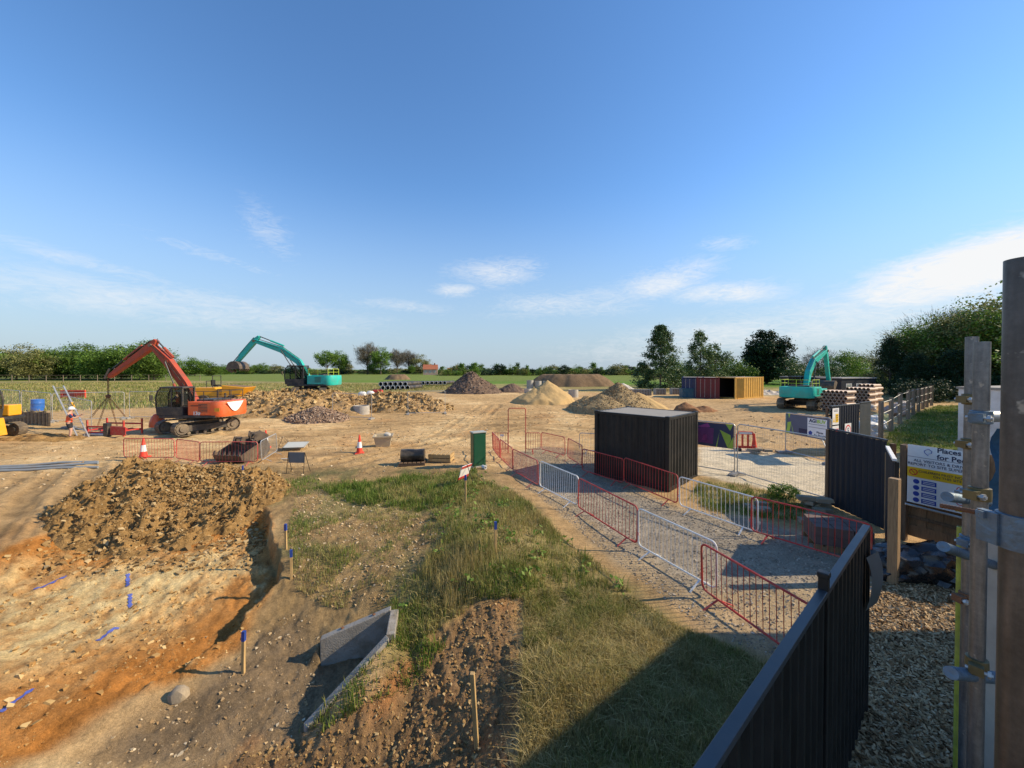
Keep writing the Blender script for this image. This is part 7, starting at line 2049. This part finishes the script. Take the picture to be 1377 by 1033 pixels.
# left wood
left = [tree_mesh(10.0, sh_round(.50, .44, .52), k_, 190, 13000, .20, 150 + i, .06, .25, .5, 10) for i, k_ in enumerate(('green', 'spring', 'olive'))]
ll = [(-40, 470, 105, 2), (-5, 472, 110, 0), (22, 467, 116, 2), (42, 473, 108, 2), (66, 471, 112, 1), (92, 466, 118, 0), (118, 465, 116, 1), (140, 469, 110, 0), (163, 465, 116, 1), (188, 461, 112, 0), (207, 470, 108, 1), (-75, 468, 108, 1)]
lln = ['olive tree out beyond the left edge', 'green tree at the very left edge', 'greyish olive tree, leftmost full crown', 'low olive tree beside the leftmost crown', 'spring green tree left of the wood centre', 'broad green tree in the left wood', 'bright green tree at the centre of the left wood', 'lower green tree between two bright ones', 'bright tree just left of the excavator arm', 'tallest green tree behind the orange boom', 'low tree at the right end of the left wood', 'far left tree outside the frame']
for k, (px, py, D, v) in enumerate(ll): tree_at('wood_tree', lln[k], px, py, D, left[v], 10.0, 1.1 * k, 'trees of the wood on the left', 1.18)
ll = [(262, 482, 165, 0), (284, 490, 170, 1), (302, 491, 200, 0), (330, 490, 230, 1), (350, 489, 240, 0), (372, 491, 250, 2), (392, 494, 260, 0)]
lln = ['dark dome-shaped tree between orange boom and teal bucket', 'lower tree right of the dome-shaped one', 'distant tree under the teal bucket', 'distant tree left of the teal stick', 'distant tree under the teal boom', 'distant tree under the middle of the teal boom', 'distant tree left of the teal cab']
for k, (px, py, D, v) in enumerate(ll): tree_at('hedgerow_tree', lln[k], px, py, D, left[v], 10.0, k, 'distant trees beyond the left field', 1.5)

# group of field trees left of centre
fo = [tree_mesh(14.0, sh_round(.40, .26, .70), 'green', 120, 6500, .30, 161, .055, .32, .75, 18), tree_mesh(18.0, sh_round(.30, .34, .64, bias=.3), 'twig', 150, 6500, .26, 162, .05, .34, .8, 44), tree_mesh(14.0, sh_round(.34, .36, .60), 'green', 130, 6500, .30, 163, .055, .3, .7, 14), tree_mesh(12.0, sh_round(.46, .40, .56), 'olive', 120, 6000, .28, 164, .06, .3, .6, 14)]
fl = [(440, 471.5, 215, 0, 'spreading oak left of the field group, over the teal counterweight'), (457, 473, 222, 2, 'narrower tree close right of the spreading oak'), (466, 487, 235, 3, 'low round tree right of the oak pair'), (494, 461.5, 225, 1, 'tallest bare-branched tree of the field group'), (512, 468.5, 220, 2, 'dark green tree beside the tallest bare one'), (501, 487, 224, 2, 'small tree at the foot of the bare one'),
      (534, 470, 228, 1, 'second bare-branched tree of the field group'), (550, 471.5, 235, 1, 'third bare-branched tree, paler than the others'), (566, 479, 232, 3, 'rounded olive tree next to the pink farmhouse'), (553, 491, 225, 2, 'dark bush left of the pink farmhouse')]
for k, (px, py, D, v, lab) in enumerate(fl): tree_at('field_tree', lab, px, py, D, fo[v], (14, 18, 14, 12)[v], k * .9, 'trees of the field group', (1.0, 1.15, 1.05, 1.1)[v])
# long thin hedgerow across the horizon
hr = [tree_mesh(6.0, sh_round(.44, .44, .52) if i % 2 else sh_cone(.34, .04, .6), k_, 60, 1700, .24, 170 + i, .075, .12, .7, 8) for i, k_ in enumerate(('green', 'spring', 'poplar', 'olive', 'green', 'dark'))]
rr_ = random.Random(5)
hrx = list(np.arange(594, 868, 7.2)) + list(np.arange(402, 594, 16)) + list(np.arange(868, 1060, 15))
for k, px in enumerate(hrx):
    px = px + rr_.uniform(-2.5, 2.5); mid_ = 590 < px < 868
    py = rr_.uniform(487.5, 495) if mid_ else rr_.uniform(492, 497)
    D = rr_.uniform(175, 225) if mid_ else rr_.uniform(240, 320)
    tree_at('hedgerow_tree', 'small tree in the long hedgerow along the horizon', px, py, D, hr[k % 6], 6.0, k, 'hedgerow trees along the horizon', rr_.uniform(1.0, 1.5))
hbm = [tree_mesh(3.0, sh_bush(1.1), ('green', 'dark', 'olive')[i], 60, 1300, .22, 190 + i, .14, .06, .4, 4) for i in range(3)]
for k, px in enumerate(list(np.arange(215, 1185, 11))):
    D = 235 + rr_.uniform(-10, 25) if px < 590 else 190 + rr_.uniform(-5, 12) if px < 870 else 150 + rr_.uniform(-8, 20)
    tree_at('hedge_bush', 'low bush in the far field hedge', px, 500.0 - rr_.uniform(1.5, 5.0), D, hbm[k % 3], 3.0, k, 'low bushes of the far field hedge', rr_.uniform(1.4, 2.2), 'bush')
# nettle clump by the white barrier
tree('weed_bush', 'leafy green weed bush behind the white barrier in the verge', *gp(1053, 671)[:2], tree_mesh(.5, sh_bush(.8), 'spring', 50, 2200, .028, 201, .11, .01, .5, 8), 0, 1, cat='bush')

# farmhouses on the horizon
def farmhouse(px, D, w, h, roof_h, wall_m, label):
    q = at(px, 500, D); t = thing('farmhouse', label, 'house', (q.x, D, Hg(q.x, D)), .15, 'houses beyond the fields')
    MB().box((0, 0, h / 2), (w, 6, h)).build('wall', wall_m, t, smooth=0)
    rf = MB().prism([(-3.3, h - .1), (3.3, h - .1), (0, h + roof_h)], -w / 2 - .3, w / 2 + .3, Matrix.Rotation(math.pi / 2, 4, 'Z')).build('roof', mat('pantile', (.36, .12, .06), .8, .15, 1), t, smooth=0)
    MB().box((w * .3, 0, h + roof_h + .2), (.7, .7, 1.2)).build('chimney', mat('chimney_brick', (.3, .13, .08), .8), rf, smooth=0)
    for k in range(3):
        wd = MB().box((-w / 2 + w * (k + .5) / 3, -3.02, h * .55), (.9, .06, 1.1)).build('window', M_WHITEP, t, smooth=0)
        MB().box((-w / 2 + w * (k + .5) / 3, -3.06, h * .55), (.7, .04, .9)).build('pane', GLASS, wd, smooth=0)
farmhouse(579, 215, 7.5, 3.2, 2.6, mat('pink_render', (.55, .36, .28), .8, .1, 1), 'pink farmhouse with a red tiled roof among the field trees')
farmhouse(611, 235, 8, 2.2, 1.8, mat('brown_render', (.35, .22, .14), .8, .1, 1), 'low brown-roofed barn right of the pink farmhouse')
# long wire fence at the back of the rough grass
ff = thing('field_fence', 'grey wire fence along the far edge of the rough grass', 'fence', (0, 0, 0))
pm = MB().box((0, 0, .85), (.1, .1, 1.7)).mesh('post', M_GREYPOST, 0)
prev = []
for k in range(14):
    px = -30 + 23 * k; q = at(px, 512, 92 + .6 * k); z = Hg(q.x, q.y); link('post', pm, ff, loc=(q.x, q.y, z)); prev.append(Vector((q.x, q.y, z)))
for zz in (1.65, .9): MB().tube([v + Vector((0, 0, zz)) for v in prev], .022, 4).build('rail', M_GREYPOST, ff)
# telegraph pole with wires
q = at(1004, 500, 120); tpz = Hg(q.x, 120)
tpn = thing('telegraph_pole', 'thin telegraph pole left of the dark evergreen', 'pole', (q.x, 120, tpz)); MB().cyl((0, 0, 0), (0, 0, 7.6), .12, 6, r1=.08).build('pole', BARK, tpn); MB().box((0, 0, 7.2), (1.4, .1, .1)).build('cross_arm', BARK, tpn, smooth=0)
MB().tube([(-.6, 0, 7.25), (-18, -2, 6.4), (-36, -4, 7.0)], .02, 3).build('wire', M_BLACKP, tpn)

# ------------------------------------------------------------------ grass, weeds, stones
def blades(X, Y, h, w, dry, seed, bend=.45):
    """upright tapered blades, each a loose piece"""
    rg = np.random.default_rng(seed); n = len(X)
    Z = Hgv(X, Y) - .01
    a = rg.random(n) * 2 * np.pi; d = np.c_[np.cos(a), np.sin(a)]
    ba = rg.random(n) * 2 * np.pi; bd_ = np.c_[np.cos(ba), np.sin(ba)] * (np.abs(rg.normal(0, bend, n)) * h)[:, None]
    P = np.c_[X, Y]
    b0 = np.c_[P - d * w[:, None] / 2, Z]; b1 = np.c_[P + d * w[:, None] / 2, Z]
    m = P + bd_ * .35
    m0 = np.c_[m - d * w[:, None] * .38, Z + h * .6]; m1 = np.c_[m + d * w[:, None] * .38, Z + h * .6]
    tp = np.c_[P + bd_, Z + h * rg.uniform(.8, 1.05, n)]
    v = np.stack([b0, b1, m1, m0, tp], 1).reshape(-1, 3)
    i = np.arange(n)[:, None] * 5
    return v, i + np.array([[0, 1, 2, 3]]), i + np.array([[3, 2, 4]]), np.repeat(dry, 5)
M_GRASS = island_mat('grass_blades', [(.065, .12, .014), (.115, .19, .022), (.18, .25, .045)], .6, .25, 'dry', [(.26, .20, .065), (.42, .33, .13), (.55, .44, .21)])

def scatter_poly(poly, n, seed):
    rg = np.random.default_rng(seed); P = np.array(poly)
    x = rg.uniform(P[:, 0].min(), P[:, 0].max(), n * 3); y = rg.uniform(P[:, 1].min(), P[:, 1].max(), n * 3)
    k = poly_sd(x, y, poly) > 0
    return x[k][:n], y[k][:n]

def hw_mask(x, y): return poly_sd(x, y, HW_POLY) < -.02
def grass_patch(name, label, polys, floor=.22):
    V_, Q_, T_, D_ = [], [], [], []; off = 0
    for (poly, n, hmin, hmax, w, seed, dens, dryb, *bend_) in polys:
        x, y = scatter_poly(poly, n, seed)
        cl_ = .5 + (.5 if seed != 303 else .95) * fbm(x, y, dens, 4, seed) - (.0 if seed != 303 else .12)
        tuft = vnoise(x * 4.5, y * 4.5, seed + 2)
        k = (np.random.default_rng(seed + 1).random(len(x)) < np.clip((cl_ * .65 + tuft * .6 - .40) * 2.6, .03 if seed == 303 else .08 if seed == 302 else floor, 1)) & hw_mask(x, y)
        x, y, cl_, tuft = x[k], y[k], cl_[k], tuft[k]
        rg = np.random.default_rng(seed + 3)
        h = (hmin + (hmax - hmin) * np.clip(cl_ * .6 + tuft * .5 + rg.normal(0, .18, len(x)), 0, 1.3) ** 1.6)
        dry = np.clip(dryb + .75 * fbm(x, y, .9, 4, seed + 4) + rg.normal(0, .28, len(x)), 0, 1)
        v, q, t, dd = blades(x, y, h, np.full(len(x), w) * rg.uniform(.7, 1.4, len(x)), dry, seed + 5, bend_[0] if bend_ else .45)
        V_.append(v); Q_.append(q + off); T_.append(t + off); D_.append(dd); off += len(v)
    me = np_mesh(name, np.concatenate(V_), np.concatenate(Q_), np.concatenate(T_), M_GRASS, False, {'dry': np.concatenate(D_)})
    return put(name, me, label, kind='stuff')
bank_near = W([(705, 805), (760, 790), (850, 800), (930, 850), (1045, 895), (980, 1010), (940, 1090), (695, 1090), (703, 900)])
bank_crest = W([(560, 650), (640, 640), (700, 670), (770, 735), (850, 795), (760, 795), (705, 810), (640, 812), (590, 852), (540, 872), (520, 815), (560, 770), (600, 720)])
slope = W([(400, 660), (560, 640), (600, 720), (560, 770), (510, 815), (440, 820), (395, 790), (385, 720)])
grass_patch('bank_grass', 'green and straw-dry grass covering the bank above the ditch',
    [(bank_near, 85000, .03, .155, .0065, 301, .9, .74), (bank_crest, 52000, .04, .22, .009, 302, .9, .52), (slope, 26000, .04, .17, .008, 303, .7, .40), (bank_near, 42000, .05, .15, .006, 331, .8, 1.0, 1.7), (bank_crest, 14000, .05, .2, .008, 332, .8, .95, 1.5), (W([(585, 800), (560, 770), (610, 715), (670, 740), (660, 800), (600, 830)]), 3200, .2, .48, .006, 333, 1.2, .85, .25), (bank_crest, 2600, .15, .42, .009, 334, 1.5, .25, .3),
     (W([(430, 655), (640, 632), (650, 665), (560, 690), (450, 675)]), 16000, .08, .32, .012, 304, .8, .15),
     (W([(480, 905), (545, 850), (600, 870), (560, 930), (430, 990), (400, 985)]), 2600, .05, .22, .010, 305, 1.2, .2),
     (W([(330, 650), (430, 640), (430, 665), (330, 672)]), 2600, .06, .2, .011, 306, 1, .2),
     (W([(940, 650), (1000, 650), (1080, 682), (1085, 702), (1020, 696), (960, 690), (925, 672)]), 9000, .05, .22, .011, 307, .9, .25)])
grass_patch('lawn_grass', 'green lawn beyond the timber fence', [(W([(1188, 600), (1197, 582), (1235, 556), (1262, 546), (1400, 546), (1420, 640), (1300, 640)]), 46000, .05, .22, .03, 311, .35, .12)])
grass_patch('rough_grass', 'pale rough grass on the open ground to the left',
    [(W([(-60, 517), (60, 515), (250, 515), (330, 520), (300, 543), (120, 553), (-60, 560)]), 52000, .12, .5, .06, 321, .25, .55), (W([(300, 516), (480, 516), (600, 519), (620, 524), (500, 529), (330, 540)]), 26000, .1, .4, .06, 322, .3, .6)])
# dock leaves and weeds on the crest
wd = []
rg = np.random.default_rng(77)
wx, wy = scatter_poly(bank_crest, 46, 78)
wz = Hgv(wx, wy)
vv_, tt_ = leaves(np.c_[wx, wy, wz + .10], np.zeros(46), 46 * 16, np.full(46, .085), .055, rg, .8, .5)
me = np_mesh('weed_leaves', vv_, np.arange(len(vv_)).reshape(-1, 4), None, LEAF['spring'], False, {'tone': tt_})
put('weed_leaves', me, 'broad green dock and weed leaves on the bank crest', kind='stuff')

OCT = np.array([(x_, y_, z_) for z_ in (-.8, .8) for (x_, y_) in ((-.8, -.8), (.8, -.8), (.8, .8), (-.8, .8))])
OCF = np.array([(0, 2, 1), (0, 3, 2), (4, 5, 6), (4, 6, 7), (0, 1, 5), (0, 5, 4), (1, 2, 6), (1, 6, 5), (2, 3, 7), (2, 7, 6), (3, 0, 4), (3, 4, 7)])
def stones(name, label, x, y, size, m, seed, flat=.65, z=None, sink=.3, jitter=.28):
    rg = np.random.default_rng(seed); n = len(x)
    z = Hgv(x, y) if z is None else z
    s = size[:, None, None] * np.stack([rg.uniform(.7, 1.35, n), rg.uniform(.6, 1.1, n), rg.uniform(.5, 1.0, n) * flat], 1)[:, None, :] * .85
    v = (OCT[None] + rg.normal(0, jitter, (n, len(OCT), 3))) * s
    a = rg.random(n) * 2 * np.pi; ca, sa = np.cos(a)[:, None], np.sin(a)[:, None]
    tl = rg.normal(0, .45, n)[:, None]
    xx = v[:, :, 0] * ca - v[:, :, 1] * sa; yy = v[:, :, 0] * sa + v[:, :, 1] * ca; zz = v[:, :, 2] + xx * tl
    P = np.stack([xx + x[:, None], yy + y[:, None], zz + (z + size * flat * (.5 - sink))[:, None]], -1).reshape(-1, 3)
    f = (np.arange(n)[:, None, None] * len(OCT) + OCF[None]).reshape(-1, 3)
    return put(name, np_mesh(name, P, None, f, m, False), label, kind='stuff')
M_ST_PIT = island_mat('pit_stones', [(.26, .14, .05), (.34, .185, .062), (.39, .23, .085), (.44, .29, .12), (.54, .40, .2)], .97, spec=.05)
M_ST_SITE = island_mat('site_stones', [(.26, .17, .085), (.34, .23, .12), (.43, .31, .17), (.56, .47, .33)], .97, spec=.05)
M_ST_GREY = island_mat('path_gravel', [(.19, .155, .115), (.27, .225, .17), (.35, .295, .225), (.48, .41, .32)], .9)
M_ST_CLOD = island_mat('earth_clods', [(.18, .105, .045), (.23, .14, .058), (.28, .175, .072), (.34, .225, .10), (.46, .34, .18)], .98, spec=.03)
M_ST_ROCK = island_mat('broken_rock', [(.18, .115, .05), (.27, .17, .075), (.38, .255, .11), (.54, .40, .21)], .97, spec=.05)
def rs(n, seed, lo, hi, pw=3.0): return lo + (hi - lo) * np.random.default_rng(seed).random(n) ** pw
x, y = scatter_poly(P_pit, 13000, 401); k = y < 13; x, y = x[k], y[k]
kk = np.random.default_rng(9).random(len(x)) < np.clip(.25 + .9 * fbm(x, y, .9, 4, 402), .04, 1); x, y = x[kk], y[kk]
stones('pit_stones', 'loose stones and crumbs of clay over the pit floor', x, y, rs(len(x), 403, .008, .055, 5.5), M_ST_PIT, 404)
x, y = scatter_poly(P_cut, 6000, 411); stones('slope_crumbs', 'crumbled soil over the dug brown slope', x, y, rs(len(x), 412, .005, .03, 4.5), M_ST_CLOD, 413)
x, y = scatter_poly(P_mud, 1100, 415); k = hw_mask(x, y); stones('mud_stones', 'small stones pressed into the grey mud', x[k], y[k], rs(k.sum(), 416, .005, .03, 5), M_ST_SITE, 417)
x, y = scatter_poly(slope, 4200, 421); stones('slope_stones', 'pale flints scattered over the brown slope', x, y, rs(len(x), 422, .008, .035, 3), M_ST_SITE, 423)
x, y = scatter_poly(P_path, 26000, 431); stones('path_gravel', 'grey gravel of the footpath between the barriers', x, y, rs(len(x), 432, .006, .024, 2), M_ST_GREY, 433, .7)
x, y = scatter_poly(W([(-60, 600), (330, 585), (640, 590), (690, 610), (640, 640), (330, 650), (-60, 660)]), 4000, 441); stones('yard_stones', 'stones scattered across the sandy yard', x, y, rs(len(x), 442, .01, .06, 5), M_ST_SITE, 443)
x, y = scatter_poly(W([(330, 575), (700, 545), (900, 560), (1100, 560), (1100, 600), (900, 590), (690, 600), (330, 600)]), 3000, 445); stones('yard_stones', 'stones scattered across the back of the yard', x, y, rs(len(x), 446, .015, .09, 5), M_ST_SITE, 447)
# wood chips in the shade
rg = np.random.default_rng(451); x, y = scatter_poly(P_chips, 24000, 452); n = len(x)
a = rg.random(n) * 2 * np.pi; ln, wd_ = rg.uniform(.014, .05, n), rg.uniform(.005, .014, n); z = Hgv(x, y) + rg.uniform(.002, .025, n)
dx, dy = np.cos(a) * ln, np.sin(a) * ln; ex, ey = -np.sin(a) * wd_, np.cos(a) * wd_; tz = rg.normal(0, .35, n) * ln; t2 = rg.normal(0, .5, n) * wd_
v = np.stack([np.c_[x - dx - ex, y - dy - ey, z - tz - t2], np.c_[x + dx - ex, y + dy - ey, z + tz - t2], np.c_[x + dx + ex, y + dy + ey, z + tz + t2], np.c_[x - dx + ex, y - dy + ey, z - tz + t2]], 1).reshape(-1, 3)
put('wood_chips', np_mesh('wood_chips', v, np.arange(len(v)).reshape(-1, 4), None, island_mat('wood_chip', [(.16, .09, .04), (.30, .185, .085), (.44, .30, .155), (.56, .42, .25)], .9), False), 'brown wood chips covering the ground under the scaffold', kind='stuff')
# clods tumbled over the soil bank and broken rock over the stony mounds: drop pieces on the heap surfaces
def on_heap(o, n, seed, zmin=.12):
    me = o.data; nv = len(me.vertices); co = np.empty(nv * 3, np.float32); me.vertices.foreach_get('co', co); co = co.reshape(-1, 3) + np.array(o.location)
    rg = np.random.default_rng(seed); k = rg.integers(0, nv, n); p = co[k] + rg.normal(0, .06, (n, 3)) * np.array([1, 1, 0])
    ok = co[k][:, 2] - Hgv(co[k][:, 0], co[k][:, 1]) > zmin * .5
    return p[ok]
by = {}
for o in bpy.data.objects:
    if o.get('category') == 'heap': by[o['label']] = o
def clods(lbl, n, lo, hi, pw, m, seed, name, label, zmin=.1):
    p = on_heap(by[lbl], n, seed, zmin)
    stones(name, label, p[:, 0], p[:, 1], rs(len(p), seed + 1, lo, hi, pw), m, seed + 2, .85, p[:, 2], .2, .34)
clods('broad bank of churned brown clods behind the clay pit', 13000, .010, .062, 4.5, M_ST_CLOD, 461, 'earth_clods', 'tumbled clods of brown earth over the soil bank')
clods('long stony mound carrying the teal excavator', 6000, .03, .20, 5.0, M_ST_ROCK, 471, 'broken_rock', 'broken yellow rock over the stony mound')
clods('lower stony bank of broken yellow rock right of the teal excavator', 4500, .03, .20, 5.0, M_ST_ROCK, 481, 'broken_rock', 'broken yellow rock over the lower stony bank')
clods('tall dark spoil heap in the middle distance', 3000, .025, .14, 5, island_mat('spoil_lumps', [(.08, .055, .04), (.15, .10, .07), (.24, .18, .13), (.40, .33, .26)], .95), 491, 'spoil_lumps', 'lumps and pale stones over the tall spoil heap')
clods('pinkish gravel heap in front of the stony mound', 3500, .03, .10, 2, island_mat('gravel_pieces', [(.18, .12, .08), (.30, .20, .14), (.44, .34, .25)], .95), 495, 'gravel_pieces', 'loose gravel over the pinkish heap')
clods('big sand and gravel heap just behind the black container', 5000, .02, .07, 2, island_mat('coarse_gravel', [(.20, .14, .08), (.36, .26, .14), (.52, .40, .24)], .95), 497, 'coarse_gravel', 'coarse gravel over the big sand heap')
x, y = scatter_poly(W([(60, 730), (110, 690), (340, 665), (362, 700), (350, 760), (250, 770), (120, 775), (50, 770)]), 3600, 471)
stones('heap_spill', 'clods spilled from the soil bank onto the pit floor', x, y, rs(len(x), 472, .010, .085, 4.5), M_ST_CLOD, 473)
# blue spray marks on the pit floor
M_SPRAY = mat('blue_spray', (.09, .12, .38), .8, .4, 20)
for k, (x0_, y0_, x1_, y1_) in enumerate(((0, 957, 45, 925), (45, 795, 90, 777), (172, 775, 172, 790), (175, 800, 175, 818), (130, 862, 160, 846))):
    a_, b_ = G(x0_, y0_), G(x1_, y1_); vs_ = []
    n_ = 14; d_ = (b_ - a_); sx_ = Vector((-d_.y, d_.x, 0)).normalized() * .03
    for i in range(n_ + 1):
        c_ = a_ + d_ * (i / n_); wv = sx_ * (1 + .4 * math.sin(i * 1.7))
        for s in (-1, 1): q_ = c_ + wv * s; vs_.append((q_.x, q_.y, Hg(q_.x, q_.y) + .012))
    o = MB().add(vs_, [(2 * i, 2 * i + 1, 2 * i + 3, 2 * i + 2) for i in range(n_)]).build('spray_mark', M_SPRAY, None)
    tag(o, ['long blue spray line at the lower left of the pit', 'blue spray line on the pale upper left of the pit', 'upper blue dash in the middle of the pit', 'lower blue dash in the middle of the pit', 'blue spray line between clay and pale rock'][k], 'paint mark', 'blue spray marks on the pit floor')
